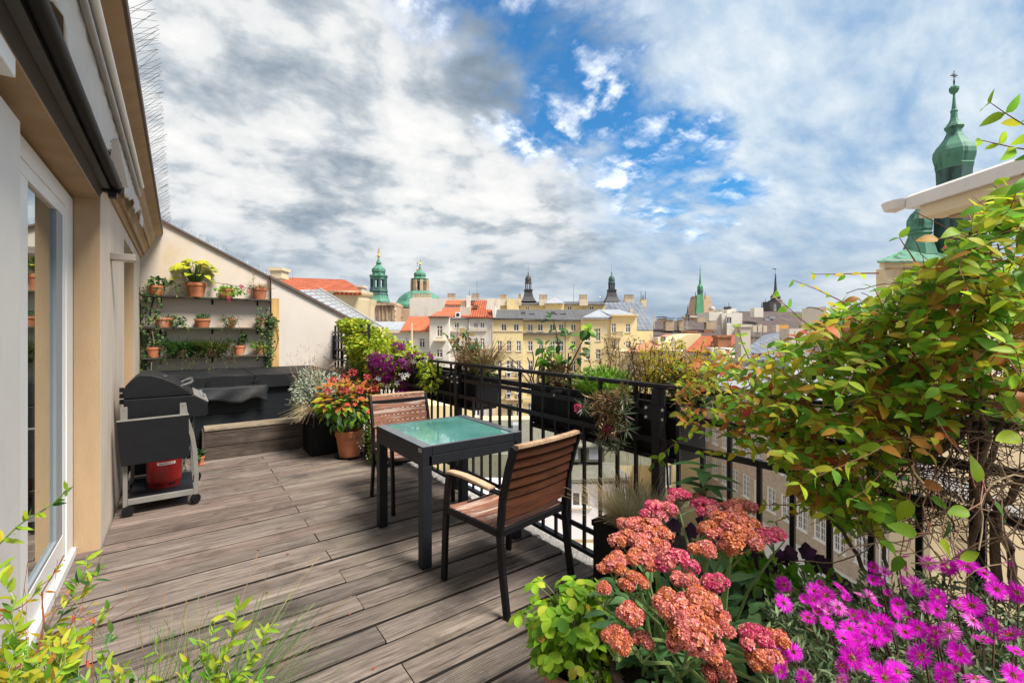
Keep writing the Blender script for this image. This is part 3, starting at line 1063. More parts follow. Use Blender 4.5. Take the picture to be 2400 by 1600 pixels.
# ------------------------------------------------------------------ chairs
def make_chair(label, loc, rz):
    """front is +y, seat 0.45 high"""
    ch = thing('garden_chair', label, 'chair', loc, rz, 'wooden slat garden chairs at the table')
    W = 0.275
    # side frames: curved rear leg running up into the back post, front leg, arm
    for s_ in (-1, 1):
        m = MB()
        prof = [(-0.27, 0.0), (-0.235, 0.22), (-0.215, 0.42), (-0.235, 0.62), (-0.285, 0.80), (-0.325, 0.905)]
        for (ya, za), (yb, zb) in zip(prof[:-1], prof[1:]):
            m.bar((s_ * W, ya, za), (s_ * W, yb, zb + 0.002), 0.024, 0.042, (0, 1, 0))
        m.build('rear_leg', M_black, ch, bevel=0.004)
        m = MB()
        pr = [(0.275, 0.0), (0.262, 0.30), (0.248, 0.50), (0.225, 0.655)]
        for (ya, za), (yb, zb) in zip(pr[:-1], pr[1:]):
            m.bar((s_ * W, ya, za), (s_ * W, yb, zb + 0.002), 0.024, 0.042, (0, 1, 0))
        m.build('front_leg', M_black, ch, bevel=0.004)
        m = MB()
        m.bar((s_ * W, -0.235, 0.645), (s_ * W, 0.245, 0.665), 0.034, 0.014)
        a_ = m.build('arm_bar', M_black, ch, bevel=0.003)
        m = MB()
        pts = [(-0.155, 0.664), (-0.05, 0.676), (0.08, 0.684), (0.19, 0.681), (0.235, 0.674)]
        lo = [(y_, z_ - 0.019) for y_, z_ in reversed(pts)]
        m.prism(pts + lo, s_ * W - 0.026, s_ * W + 0.026, 'x')
        m.build('armrest', M_arm, a_, bevel=0.006)
        m = MB(); m.bar((s_ * W, -0.22, 0.43), (s_ * W, 0.25, 0.435), 0.024, 0.034); m.build('side_rail', M_black, ch, bevel=0.003)
    for y_, z_ in ((-0.205, 0.425), (0.235, 0.425)):
        m = MB(); m.bar((-W + 0.012, y_, z_), (W - 0.012, y_, z_), 0.026, 0.036); m.build('cross_rail', M_black, ch, bevel=0.003)
    m = MB(); m.bar((-W + 0.012, -0.300, 0.852), (W - 0.012, -0.300, 0.852), 0.018, 0.030); m.build('cross_rail', M_black, ch, bevel=0.003)
    for i in range(7):                                       # seat slats, dished
        y0 = -0.195 + i * 0.066
        m = MB()
        N = 6
        xs = [(-W + 0.004 + (2 * W - 0.008) * q / N) for q in range(N + 1)]
        up = [(x_, 0.455 - 0.016 * (1 - (x_ / W) ** 2)) for x_ in xs]
        dn_ = [(x_, z_ - 0.016) for x_, z_ in reversed(up)]
        m.prism(up + dn_, y0, y0 + 0.057)
        o = m.build('seat_slat', M_slat, ch, bevel=0.002)
    zs = [0.503 + i * 0.0565 for i in range(7)]
    for i, z_ in enumerate(zs):                              # back slats follow the curve of the posts
        yc = np.interp(z_ + 0.03, [0.42, 0.62, 0.80, 0.905], [-0.215, -0.235, -0.285, -0.325])
        lean = 0.06 + 0.22 * (z_ - 0.5)
        N = 6
        m = MB()
        xs = [(-W + 0.012 + (2 * W - 0.024) * q / N) for q in range(N + 1)]
        fr_ = [(x_, -0.018 * (1 - (x_ / W) ** 2)) for x_ in xs]
        bk = [(x_, y_ - 0.014) for x_, y_ in reversed(fr_)]
        hh = 0.0535
        m.prism(fr_ + bk, -hh / 2, hh / 2, 'z')
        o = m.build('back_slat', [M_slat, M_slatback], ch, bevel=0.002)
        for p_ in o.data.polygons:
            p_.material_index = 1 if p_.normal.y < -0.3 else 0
        o.location = (0, yc + 0.010, z_ + 0.028)
        o.rotation_euler = (lean, 0, 0)
    m = MB()
    N = 6
    xs = [(-W + 0.012 + (2 * W - 0.024) * q / N) for q in range(N + 1)]
    fr_ = [(x_, 0.012 - 0.018 * (1 - (x_ / W) ** 2)) for x_ in xs]
    bk = [(x_, y_ - 0.036) for x_, y_ in reversed(fr_)]
    m.prism(fr_ + bk, -0.010, 0.010, 'z')
    o = m.build('top_slat', M_arm, ch, bevel=0.003)
    o.location = (0, -0.315, 0.908)
    return ch


make_chair('brown slat garden chair seen from behind in front of the table', (1.615, 2.245, 0), math.radians(9))
make_chair('weathered slat garden chair on the far side of the table facing the camera', (1.70, 3.86, 0), math.radians(180 - 1))

# ------------------------------------------------------------------ hot tub and step
tub = thing('hot_tub', 'dark hot tub with two-part grey vinyl cover against the gable wall', 'hot tub', (0.66, 7.4, 0))
def TB(m_, name, mat, par=None, **k):
    o = m_.build(name, mat, par or tub, **k)
    for v in o.data.vertices:
        v.co -= Vector((0.66, 7.4, 0))
    return o
m = MB(); m.box(-0.40, 6.68, 0.01, 1.74, 8.15, 0.80); TB(m, 'shell', M_tub)
for i in range(5):
    z0 = 0.04 + i * 0.152
    m = MB(); m.box(-0.415, 6.655, z0, 1.755, 6.679, z0 + 0.147); TB(m, 'front_panel', M_tub, bevel=0.003)
    m = MB(); m.box(1.7405, 6.68, z0, 1.76, 8.15, z0 + 0.147); TB(m, 'side_panel', M_tub, bevel=0.003)
for x0, x1 in ((-0.43, 0.775), (0.785, 1.78)):
    m = MB()
    n_x, n_y = 12, 12
    V_ = []
    for iy in range(n_y + 1):
        for ix in range(n_x + 1):
            fx, fy = ix / n_x, iy / n_y
            x_ = x0 + (x1 - x0) * fx
            y_ = 6.60 + 1.58 * fy
            z_ = 0.955 + 0.016 * math.sin(PI * fx) * math.sin(PI * fy) - 0.012 * (fy) + 0.003 * math.sin(fx * 19 + fy * 7)
            V_.append((x_, y_, z_))
    Fc = []
    for iy in range(n_y):
        for ix in range(n_x):
            a = iy * (n_x + 1) + ix
            Fc.append((a, a + 1, a + n_x + 2, a + n_x + 1))
    m.add(V_, Fc)
    m.box(x0, 6.60, 0.815, x1, 8.18, 0.953)
    cv = TB(m, 'cover_half', M_cover, bevel=0.0)
    m = MB(); m.box(x0 + 0.01, 6.592, 0.80, x1 - 0.01, 6.5985, 0.845); TB(m, 'cover_skirt', M_cover, cv)
for x_ in (0.28, 0.79, 1.3):
    m = MB(); m.box(x_ - 0.022, 6.583, 0.70 if x_ < 0.5 else 0.79, x_ + 0.022, 6.589, 0.90); st = TB(m, 'strap', M_black)
m = MB(); m.box(0.76, 6.572, 0.80, 0.83, 6.5825, 0.905); TB(m, 'buckle', M_black, bevel=0.004)
# loose crumpled flap of the cover
V_, Fc = [], []
for i in range(25):
    f = i / 24
    x_ = 0.06 + 0.86 * f
    top = 0.835
    bot = 0.70 - 0.075 * f + 0.05 * math.sin(f * 9.0) * f - (0.03 if i > 21 else 0)
    for q in range(7):
        g_ = q / 6
        V_.append((x_ + 0.01 * math.sin(q * 2 + i), 6.574 - 0.05 * g_ * (0.5 + 0.5 * math.sin(f * 15 + g_ * 4)) - 0.03 * g_, top + (bot - top) * g_))
for i in range(24):
    for q in range(6):
        a = i * 7 + q
        Fc.append((a, a + 1, a + 8, a + 7))
m = MB(); m.add(V_, Fc)
o = TB(m, 'loose_flap', M_cover, smooth=True)
sd = o.modifiers.new('thickness', 'SOLIDIFY'); sd.thickness = 0.004
stp = thing('wooden_step', 'low boxed step of dark weathered boards in front of the hot tub', 'step', (0.8, 6.5, 0))
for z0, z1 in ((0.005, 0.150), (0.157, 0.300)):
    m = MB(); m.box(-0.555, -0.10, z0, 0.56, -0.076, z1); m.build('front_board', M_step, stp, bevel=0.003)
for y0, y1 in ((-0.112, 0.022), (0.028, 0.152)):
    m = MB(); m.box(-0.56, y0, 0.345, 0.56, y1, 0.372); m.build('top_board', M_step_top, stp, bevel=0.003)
m = MB(); m.box(-0.555, -0.10, 0.306, 0.56, -0.076, 0.3445); m.build('front_board', M_step, stp)
m = MB(); m.box(-0.58, -0.098, 0.0, -0.5565, 0.15, 0.344); m.build('side_board', M_step, stp)

# ------------------------------------------------------------------ grill
gr = thing('gas_grill', 'black gas barbecue on a grey wheeled cart with its side shelf folded down', 'barbecue', (-0.12, 5.2, 0))
def GR(m_, name, mat, par=None, **k):
    o = m_.build(name, mat, par or gr, **k)
    for v in o.data.vertices:
        v.co -= Vector((-0.12, 5.2, 0))
    return o
ya, yb = 4.96, 5.56
m = MB(); m.prism([(-0.372, 0.775), (-0.35, 0.745), (0.08, 0.745), (0.20, 0.745), (0.215, 0.765), (0.212, 0.865), (0.105, 0.940), (-0.372, 0.940)], ya, yb); GR(m, 'firebox', M_grill, bevel=0.006)
m = MB(); m.prism([(0.213, 0.872), (0.218, 0.880), (0.112, 0.951), (0.106, 0.944)], ya - 0.004, yb + 0.004); cp = GR(m, 'control_panel', M_greyleg)
for i in range(3):
    y_ = ya + 0.14 + i * 0.16
    k_ = MB(); k_.lathe([(0.024, 0), (0.022, 0.018), (0.012, 0.022)], 10)
    o = k_.build('knob', M_steel, cp)
    o.location = (0.168 + 0.12, y_ - 5.2, 0.914)
    o.rotation_euler = (0, math.radians(56), 0)
lidp = [(-0.372, 0.944), (-0.378, 1.00), (-0.355, 1.06), (-0.328, 1.095), (-0.29, 1.128), (-0.254, 1.143), (-0.19, 1.138), (-0.115, 1.110), (-0.03, 1.062), (0.04, 1.010), (0.085, 0.965), (0.10, 0.944)]
m = MB(); m.prism(lidp, ya - 0.006, yb + 0.006); lid = GR(m, 'lid', M_grill, bevel=0.008)
m = MB()
for i in range(22):
    x_ = -0.325 + i * 0.0185
    m.box(x_, ya - 0.0085, 0.958, x_ + 0.008, ya - 0.0065, 0.985)
GR(m, 'vent_slots', M_black, lid)
m = MB(); m.tube([(0.02, ya + 0.08, 1.02), (0.095, ya + 0.08, 1.055), (0.10, ya + 0.12, 1.058), (0.10, yb - 0.12, 1.058), (0.095, yb - 0.08, 1.055), (0.02, yb - 0.08, 1.02)], 0.010, 8); GR(m, 'lid_handle', M_steel, lid, smooth=True)
m = MB(); m.lathe([(0.02, 0), (0.02, 0.006)], 10, (-0.10, ya + 0.1, 1.115)); GR(m, 'thermometer', M_steel, lid)
m = MB()
for dz in (0.0, 0.05, 0.10):
    m.box(-0.40, ya + 0.03, 0.90 + dz, -0.372, ya + 0.09, 0.935 + dz)
GR(m, 'hinge', M_black, lid)
m = MB(); m.bar((-0.353, 4.865, 0.075), (-0.353, 4.865, 0.88), 0.030, 0.03); GR(m, 'leg', M_greyleg, bevel=0.003)
m = MB()
cv_ = [(0.118, 0.085), (0.125, 0.25), (0.115, 0.45), (0.095, 0.60), (0.05, 0.77), (0.035, 0.885)]
for (xa, za), (xb, zb) in zip(cv_[:-1], cv_[1:]):
    m.bar((xa, 4.865, za), (xb, 4.865, zb), 0.03, 0.034, (1, 0, 0))
GR(m, 'leg', M_greyleg, bevel=0.003)
for x_ in (-0.353, 0.11):
    m = MB(); m.bar((x_, 5.60, 0.06), (x_, 5.60, 0.80), 0.03, 0.03); GR(m, 'leg', M_greyleg, bevel=0.003)
m = MB(); m.box(-0.337, 4.852, 0.088, 0.103, 4.878, 0.134); GR(m, 'cross_bar', M_greyleg, bevel=0.003)
m = MB(); m.box(-0.337, 5.588, 0.088, 0.095, 5.612, 0.134); GR(m, 'cross_bar', M_greyleg, bevel=0.003)
m = MB(); m.box(-0.34, 4.88, 0.100, 0.105, 5.586, 0.112); GR(m, 'bottom_shelf', M_anthr)
m = MB(); m.box(-0.34, 5.60, 0.14, -0.05, 5.612, 0.72); GR(m, 'back_panel', M_grill)
m = MB(); m.bar((0.02, 5.585, 0.13), (0.09, 5.585, 0.36), 0.012, 0.012); m.bar((0.06, 5.585, 0.13), (0.0, 5.585, 0.36), 0.012, 0.012); GR(m, 'brace', M_greyleg)
m = MB(); m.prism([(-0.402, 0.782), (0.070, 0.792), (0.072, 0.430), (-0.375, 0.424)], 4.795, 4.815); sp_ = GR(m, 'folded_side_shelf', M_grill, bevel=0.004)
m = MB(); m.prism([(-0.402, 0.7825), (-0.402, 0.790), (0.070, 0.800), (0.070, 0.7925)], 4.792, 4.845); GR(m, 'shelf_edge', M_greyleg, sp_)
for x_ in (-0.36, 0.03):
    m = MB(); m.box(x_ - 0.022, 4.846, 0.79, x_ + 0.022, 4.849, 0.895); GR(m, 'bracket', M_greyleg)
    m = MB(); m.lathe([(0.006, 0), (0.004, 0.004)], 6); o = m.build('screw', M_steel, gr); o.location = (x_ + 0.12, 4.846 - 5.2, 0.872); o.rotation_euler = (PI / 2, 0, 0)
for x_, y_ in ((-0.335, 4.85), (0.118, 4.87), (-0.335, 5.60), (0.15, 5.60)):
    m = MB(); m.lathe([(0.012, -0.018), (0.040, -0.016), (0.043, 0.0), (0.040, 0.016), (0.012, 0.018)], 14)
    o = m.build('caster', M_black, gr, smooth=True)
    o.location = (x_ + 0.12, y_ - 5.2, 0.0435)
    o.rotation_euler = (PI / 2, 0, rng.uniform(0.3, 1.2))
gb = thing('gas_bottle', 'red gas bottle with white label strip standing on the barbecue shelf', 'gas bottle', (-0.105, 5.23, 0.113))
m = MB(); m.lathe([(0.118, 0), (0.120, 0.03), (0.128, 0.045), (0.130, 0.07), (0.130, 0.30), (0.118, 0.345), (0.08, 0.375), (0.04, 0.385), (0.03, 0.40)], 24); m.build('body', M_red, gb, smooth=True)
m = MB(); m.lathe([(0.085, 0.385), (0.085, 0.45), (0.078, 0.45), (0.078, 0.385)], 20); m.build('collar', M_red, gb, smooth=True)
for a0, a1, z0, z1, nm, mt in ((-112, -52, 0.208, 0.231, 'label_strip', pmat('label_paper', (0.62, 0.55, 0.52), 0.6)),):
    m = MB(); V_ = []
    for i in range(9):
        a = math.radians(a0 + (a1 - a0) * i / 8)
        V_ += [(0.1315 * math.cos(a), 0.1315 * math.sin(a), z0), (0.1315 * math.cos(a), 0.1315 * math.sin(a), z1)]
    m.add(V_, [(2 * i, 2 * i + 2, 2 * i + 3, 2 * i + 1) for i in range(8)])
    ls = m.build(nm, mt, gb)
    m = MB()
    for i in range(13):                                      # print too small to read in the photograph
        a = math.radians(a0 + 6 + i * 3.7)
        b2 = a + math.radians(2.6)
        zz = z0 + 0.007
        m.add([(0.132 * math.cos(a), 0.132 * math.sin(a), zz), (0.132 * math.cos(b2), 0.132 * math.sin(b2), zz), (0.132 * math.cos(b2), 0.132 * math.sin(b2), zz + 0.009), (0.132 * math.cos(a), 0.132 * math.sin(a), zz + 0.009)], [(0, 1, 2, 3)])
    m.build('label_print', M_black, ls)
m = MB(); m.tube([(0, 0, .40), (.03, -.05, .47), (.12, -.08, .50), (.20, -.05, .56), (.22, .02, .63)], .009, 6); m.build('gas_hose', M_cable, gb, smooth=True)
m = MB(); m.lathe([(.03, .40), (.03, .44), (.012, .45)], 10); m.build('valve', M_steel, gb)
m = MB()
for a in (-115, -62):
    a = math.radians(a)
    m.bar((0.1245 * math.cos(a - .2), 0.1245 * math.sin(a - .2), 0.035), (0.1245 * math.cos(a + .2), 0.1245 * math.sin(a + .2), 0.035), 0.006, 0.014)
m.build('foot_slot', M_black, gb)

# ------------------------------------------------------------------ the city beyond the railing
M_yel = pmat('yellow_render', (0.74, 0.595, 0.325), 0.85, 0.05, 0.5, dirt=(0.62, 0.50, 0.29), dirt_scale=0.35, dirt_at=(0.58, 0.8))
M_yel2 = pmat('old_yellow_render', (0.60, 0.49, 0.28), 0.9, 0.08, 0.6, dirt=(0.33, 0.28, 0.20), dirt_scale=0.5, dirt_at=(0.52, 0.72))
M_cream = pmat('cream_render', (0.62, 0.51, 0.335), 0.85, 0.05, 0.6)
M_whiter = pmat('white_render', (0.66, 0.61, 0.54), 0.9, 0.05, 0.6, dirt=(0.46, 0.41, 0.36), dirt_scale=0.5, dirt_at=(0.55, 0.78))
M_dirty = pmat('stained_firewall', (0.60, 0.54, 0.48), 0.9, 0.08, 0.8, (1, 1, 0.3), dirt=(0.30, 0.25, 0.20), dirt_scale=0.6, dirt_at=(0.52, 0.72))
M_pale = pmat('pale_grey_render', (0.62, 0.62, 0.64), 0.85, 0.04, 0.6)
M_stone = pmat('brown_church_stone', (0.46, 0.32, 0.21), 0.9, 0.14, 0.5, dirt=(0.20, 0.14, 0.10), dirt_scale=0.5, dirt_at=(0.5, 0.72))
M_verd = pmat('verdigris', (0.080, 0.225, 0.15), 0.65, 0.3, 0.7, (1, 1, 0.35), dirt=(0.018, 0.06, 0.048), dirt_scale=0.7, dirt_at=(0.48, 0.68))
M_verd_d = pmat('dark_verdigris', (0.040, 0.098, 0.085), 0.6, 0.3, 0.6, (1, 1, 0.35), dirt=(0.012, 0.02, 0.02), dirt_scale=0.8, dirt_at=(0.5, 0.7))
M_verd_b = pmat('bright_verdigris', (0.055, 0.225, 0.105), 0.6, 0.25, 0.6, (1, 1, 0.35), dirt=(0.03, 0.12, 0.07), dirt_scale=0.8, dirt_at=(0.55, 0.75))
M_slate = pmat('slate_turret', (0.045, 0.040, 0.042), 0.6, 0.3, 0.9)
M_gold = pmat('gilding', (0.60, 0.36, 0.06), 0.4, metal=0.5)
M_iron = pmat('dark_iron', (0.03, 0.028, 0.03), 0.6)
M_pane = pmat('window_pane', (0.055, 0.050, 0.055), 0.12, 0.3, 0.7, spec=0.8)
M_paneb = pmat('curtained_pane', (0.14, 0.125, 0.115), 0.3, 0.3, 1.2, spec=0.7)
M_bframe = pmat('brown_upper_pane', (0.13, 0.085, 0.065), 0.4)
M_chim = pmat('chimney_brick', (0.40, 0.31, 0.215), 0.9, 0.15, 1.2, dirt=(0.14, 0.10, 0.075), dirt_scale=0.8, dirt_at=(0.54, 0.75))
M_chimr = pmat('red_chimney_brick', (0.28, 0.115, 0.06), 0.9, 0.25, 2.0)
M_chimp = pmat('plastered_chimney', (0.53, 0.46, 0.38), 0.9, 0.12, 1.0, dirt=(0.24, 0.19, 0.15), dirt_scale=1.0, dirt_at=(0.55, 0.75))
M_ground = pmat('city_ground', (0.20, 0.175, 0.15), 0.95, 0.2, 0.2)


def tilemat(name, a, b, pitch=0.3, axis=1, rough=0.75, rowdepth=0.5, dirtc=None, relief=0.25):
    m = bpy.data.materials.new(name)
    m.use_nodes = True
    t = NT(m.node_tree)
    tc = t.n('ShaderNodeTexCoord')
    sx = t.n('ShaderNodeSeparateXYZ')
    t.link(tc.outputs['Object'], sx.inputs[0])
    n = t.noise(tc.outputs['Object'], 0.8, 5, 0.65)
    n2 = t.noise(tc.outputs['Object'], 5.0, 3, 0.6)
    col = t.ramp(t.math('ADD', t.math('MULTIPLY', n, 0.6), t.math('MULTIPLY', n2, 0.4)), [(0.36, b), (0.55, a), (0.72, mul(a, 1.2))])
    if dirtc is not None:
        col = t.mix(t.smooth(t.noise(tc.outputs['Object'], 0.35, 5, 0.65), 0.52, 0.72), col, dirtc)
    wv = t.math('SINE', t.math('MULTIPLY', sx.outputs[0], 2 * PI / pitch))
    wz = t.math('FRACT', t.math('DIVIDE', sx.outputs[2], pitch * 0.9))
    h = t.math('ADD', t.math('MULTIPLY', wv, 0.5), t.math('MULTIPLY', wz, rowdepth))
    bs = t.n('ShaderNodeBsdfPrincipled', i_Roughness=rough)
    bs.inputs['Specular IOR Level'].default_value = 0.25
    col = t.mix(t.math('MULTIPLY', t.math('SUBTRACT', 1.0, t.smooth(wv, -0.95, -0.35)), 0.5 * rowdepth), col, mul(b, 0.5))
    # darker lines between the courses of tiles
    col = t.mix(t.math('MULTIPLY', t.smooth(wz, 0.86, 0.98), 0.55 * rowdepth), col, mul(b, 0.45))
    t.link(col, bs.inputs['Base Color'])
    bp = t.n('ShaderNodeBump')
    bp.inputs['Distance'].default_value = pitch * relief
    bp.inputs['Strength'].default_value = 1.0
    t.link(h, bp.inputs['Height'])
    t.link(bp.outputs[0], bs.inputs['Normal'])
    t.link(bs.outputs[0], t.n('ShaderNodeOutputMaterial').inputs[0])
    return m


M_tile = tilemat('orange_tiles', (0.42, 0.108, 0.048), (0.27, 0.060, 0.028), 0.42, rowdepth=0.9)
M_tileo = tilemat('bright_orange_tiles', (0.48, 0.138, 0.062), (0.38, 0.10, 0.046), 0.34, rowdepth=0.35)
M_tilep = tilemat('pale_pink_tiles', (0.52, 0.235, 0.15), (0.42, 0.17, 0.105), 0.34, rowdepth=0.35)
M_tiled = tilemat('dark_weathered_tiles', (0.115, 0.085, 0.078), (0.065, 0.05, 0.047), 0.4, rowdepth=0.5, dirtc=(0.16, 0.135, 0.105))
M_tileb = tilemat('brown_tiles', (0.115, 0.060, 0.045), (0.07, 0.036, 0.028), 0.3, rowdepth=0.5)
M_zinc = tilemat('grey_seamed_sheet', (0.32, 0.335, 0.36), (0.25, 0.265, 0.285), 0.9, rowdepth=0.1, rough=0.55, relief=0.03)
M_zincd = tilemat('dark_seamed_sheet', (0.105, 0.103, 0.105), (0.07, 0.068, 0.07), 0.8, rowdepth=0.1, rough=0.6, relief=0.03)
M_zincb = tilemat('blue_slate_sheet', (0.17, 0.185, 0.215), (0.12, 0.13, 0.155), 0.9, rowdepth=0.6, rough=0.5, relief=0.06)
M_mossy = tilemat('mossy_felt_roof', (0.165, 0.158, 0.122), (0.12, 0.114, 0.086), 2.2, rowdepth=0.08, rough=0.8, relief=0.02, dirtc=(0.13, 0.12, 0.075))
M_mossd = tilemat('mossy_dark_roof', (0.115, 0.11, 0.075), (0.07, 0.068, 0.046), 1.2, rowdepth=0.08, rough=0.85, relief=0.02, dirtc=(0.06, 0.07, 0.035))


class City:
    """a building standing at distance d; shapes are given in photo columns/rows at their own distances and stored in metres"""
    def __init__(s, name, label, cat, px, d, zb, group=None):
        s.u0, s.d0, s.zb = (px - 1200) / F * d, d, zb
        s.o = thing(name, label, cat, (d * SN + s.u0 * CS, d * CS - s.u0 * SN, zb), -YAW, group)
        s.name = name

    def L(s, px, py, d):
        return Vector(((px - 1200) / F * d - s.u0, d - s.d0, CZ + (HOR - py) / F * d - s.zb))

    def wall(s, px0, px1, ytop, d, depth, mat, wins=(), ybot=None, name='wall', sills=True, pane=None, topd=None):
        """front wall with real window openings, side walls and a back"""
        dp = pane or M_pane
        X0, X1 = s.L(px0, 0, d).x, s.L(px1, 0, d).x
        Z1 = s.L(0, ytop, d).z
        Z0 = 0.0 if ybot is None else s.L(0, ybot, d).z
        Y = d - s.d0
        W = []
        for (cx, ya, yb, wp, st) in wins:
            c_ = s.L(cx, ya, d)
            hw = wp / F * d / 2
            W.append((c_.x - hw, s.L(cx, yb, d).z, c_.x + hw, c_.z, st))
        m = MB()
        xs = sorted({X0, X1, *[w_[0] for w_ in W], *[w_[2] for w_ in W]})
        zs = sorted({Z0, Z1, *[w_[1] for w_ in W], *[w_[3] for w_ in W]})
        for zi in range(len(zs) - 1):
            run = None
            for xi in range(len(xs) - 1):
                cx, cz = (xs[xi] + xs[xi + 1]) / 2, (zs[zi] + zs[zi + 1]) / 2
                solid = not any(w_[0] < cx < w_[2] and w_[1] < cz < w_[3] for w_ in W)
                if solid:
                    run = (run[0], xs[xi + 1]) if run else (xs[xi], xs[xi + 1])
                if run and (not solid or xi == len(xs) - 2):
                    m.add([(run[0], Y, zs[zi]), (run[1], Y, zs[zi]), (run[1], Y, zs[zi + 1]), (run[0], Y, zs[zi + 1])], [(0, 1, 2, 3)])
                    run = None
        R = 0.16
        for (a, b, c_, e, st) in W:
            m.add([(a, Y, b), (c_, Y, b), (c_, Y, e), (a, Y, e), (a, Y + R, b), (c_, Y + R, b), (c_, Y + R, e), (a, Y + R, e)],
                  [(0, 1, 5, 4), (1, 2, 6, 5), (2, 3, 7, 6), (3, 0, 4, 7)])
        D = Y + depth
        m.add([(X0, Y, Z0), (X0, D, Z0), (X0, D, Z1), (X0, Y, Z1)], [(0, 1, 2, 3)])
        m.add([(X1, Y, Z0), (X1, D, Z0), (X1, D, Z1), (X1, Y, Z1)], [(3, 2, 1, 0)])
        m.add([(X0, D, Z0), (X1, D, Z0), (X1, D, Z1), (X0, D, Z1)], [(0, 1, 2, 3)])
        m.add([(X0, Y, Z1), (X1, Y, Z1), (X1, D, Z1), (X0, D, Z1)], [(0, 1, 2, 3)])
        m.build(name, mat, s.o)
        for (a, b, c_, e, st) in W:
            q = MB()
            f = 0.085
            y0, y1 = Y + 0.075, Y + 0.13
            q.box(a, y0, b, a + f, y1, e); q.box(c_ - f, y0, b, c_, y1, e)
            q.box(a + f, y0, b, c_ - f, y1, b + f); q.box(a + f, y0, e - f, c_ - f, y1, e)
            mid = (a + c_) / 2
            q.box(mid - 0.055, y0 - 0.004, b + f, mid + 0.055, y1 - 0.004, e - f)
            tz = None
            if 'x' in st:
                tz = b + (e - b) * 0.64
            elif 't' in st:
                tz = b + (e - b) * 0.70
            if tz:
                q.box(a + f, y0 - 0.002, tz - 0.05, c_ - f, y1 - 0.002, tz + 0.05)
            if 'g' in st:
                for k in (1, 2):
                    zz = b + (e - b) * k / 3
                    q.box(a + f, y0 + 0.01, zz - 0.025, c_ - f, y1, zz + 0.025)
            wo = q.build('window', M_white, s.o)
            q = MB(); q.box(a + f * .5, Y + 0.118, b + f * .5, c_ - f * .5, Y + 0.126, (tz if 't' in st else e - f * .5))
            q.build('pane', M_paneb if rng.random() < 0.3 else dp, wo)
            if 't' in st:
                q = MB(); q.box(a + f, Y + 0.10, tz + 0.05, c_ - f, Y + 0.112, e - f); q.build('pane', M_bframe, wo)
            if sills:
                q = MB(); q.box(a - 0.12, Y - 0.10, b - 0.10, c_ + 0.12, Y + 0.07, b - 0.003); q.build('sill', M_chimp, wo)
        return Y

    def cornice(s, px0, px1, y0, y1, d, proj, mat, name='cornice'):
        a, b = s.L(px0, y0, d), s.L(px1, y1, d)
        m = MB(); m.box(a.x, a.y - proj, b.z, b.x, a.y + 0.05, a.z)
        return m.build(name, mat, s.o)

    def roof(s, pts, mat, th=0.18, name='roof'):
        m = MB(); m.slab([s.L(*p) for p in pts], th)
        return m.build(name, mat, s.o)

    def block(s, px0, px1, y0, y1, d, depth, mat, name='chimney', pots=0, cap=None, par=None):
        a, b = s.L(px0, y0, d), s.L(px1, y1, d)
        m = MB(); m.box(a.x, a.y, b.z, b.x, a.y + depth, a.z)
        if cap:
            m.box(a.x - .12, a.y - .12, a.z - .25, b.x + .12, a.y + depth + .12, a.z - .001)
        o = m.build(name, mat, par or s.o)
        if pots:
            for i in range(pots):
                q = MB()
                x_ = a.x + (b.x - a.x) * (i + 0.5) / pots
                q.lathe([(0.16, 0), (0.13, 0.9), (0.18, 0.92), (0.18, 1.0)], 7, (x_, a.y + depth / 2, a.z))
                q.build('chimney_pot', M_chim, o)
        return o

    def mast(s, px, y0, y1, d, r=0.06, name='mast', mat=None):
        m = MB(); m.tube([s.L(px, y1, d), s.L(px, y0, d)], [r, r * .6], 5)
        return m.build(name, mat or M_iron, s.o)

    def spire(s, px, d, prof, mat, n=8, name='spire', rot=0.5, smooth=False, par=None):
        """prof: (half width in photo px, photo row) from bottom to top"""
        c_ = s.L(px, prof[0][1], d)
        m = MB()
        kf = 1 / math.cos(PI / n) / math.sqrt(1 + ((px - 1200) / F) ** 2)
        m.lathe([(hw * kf / F * d, (HOR - y_) / F * d - (HOR - prof[0][1]) / F * d) for hw, y_ in prof], n, tuple(c_), rot)
        return m.build(name, mat, par or s.o, smooth=smooth)

    def ac(s, px0, px1, y0, y1, d):
        a, b = s.L(px0, y0, d), s.L(px1, y1, d)
        m = MB(); m.box(a.x, a.y, b.z, b.x, a.y + 0.5, a.z)
        o = m.build('air_conditioner', M_white, s.o)
        r_ = min((b.x - a.x), (a.z - b.z)) * 0.36
        q = MB(); q.lathe([(r_, 0), (r_, 0.03), (r_ * .35, 0.04)], 12)
        f_ = q.build('fan', M_iron, o)
        f_.location = ((a.x + b.x) / 2, a.y - 0.005, (a.z + b.z) / 2)
        f_.rotation_euler = (PI / 2, 0, 0)


# ground far below
gm_ = MB()
gm_.add([(-1500, -1500, -22), (4000, -1500, -22), (4000, 4000, -22), (-1500, 4000, -22)], [(0, 1, 2, 3)])
tag(gm_.build('ground', M_ground), kind='structure')

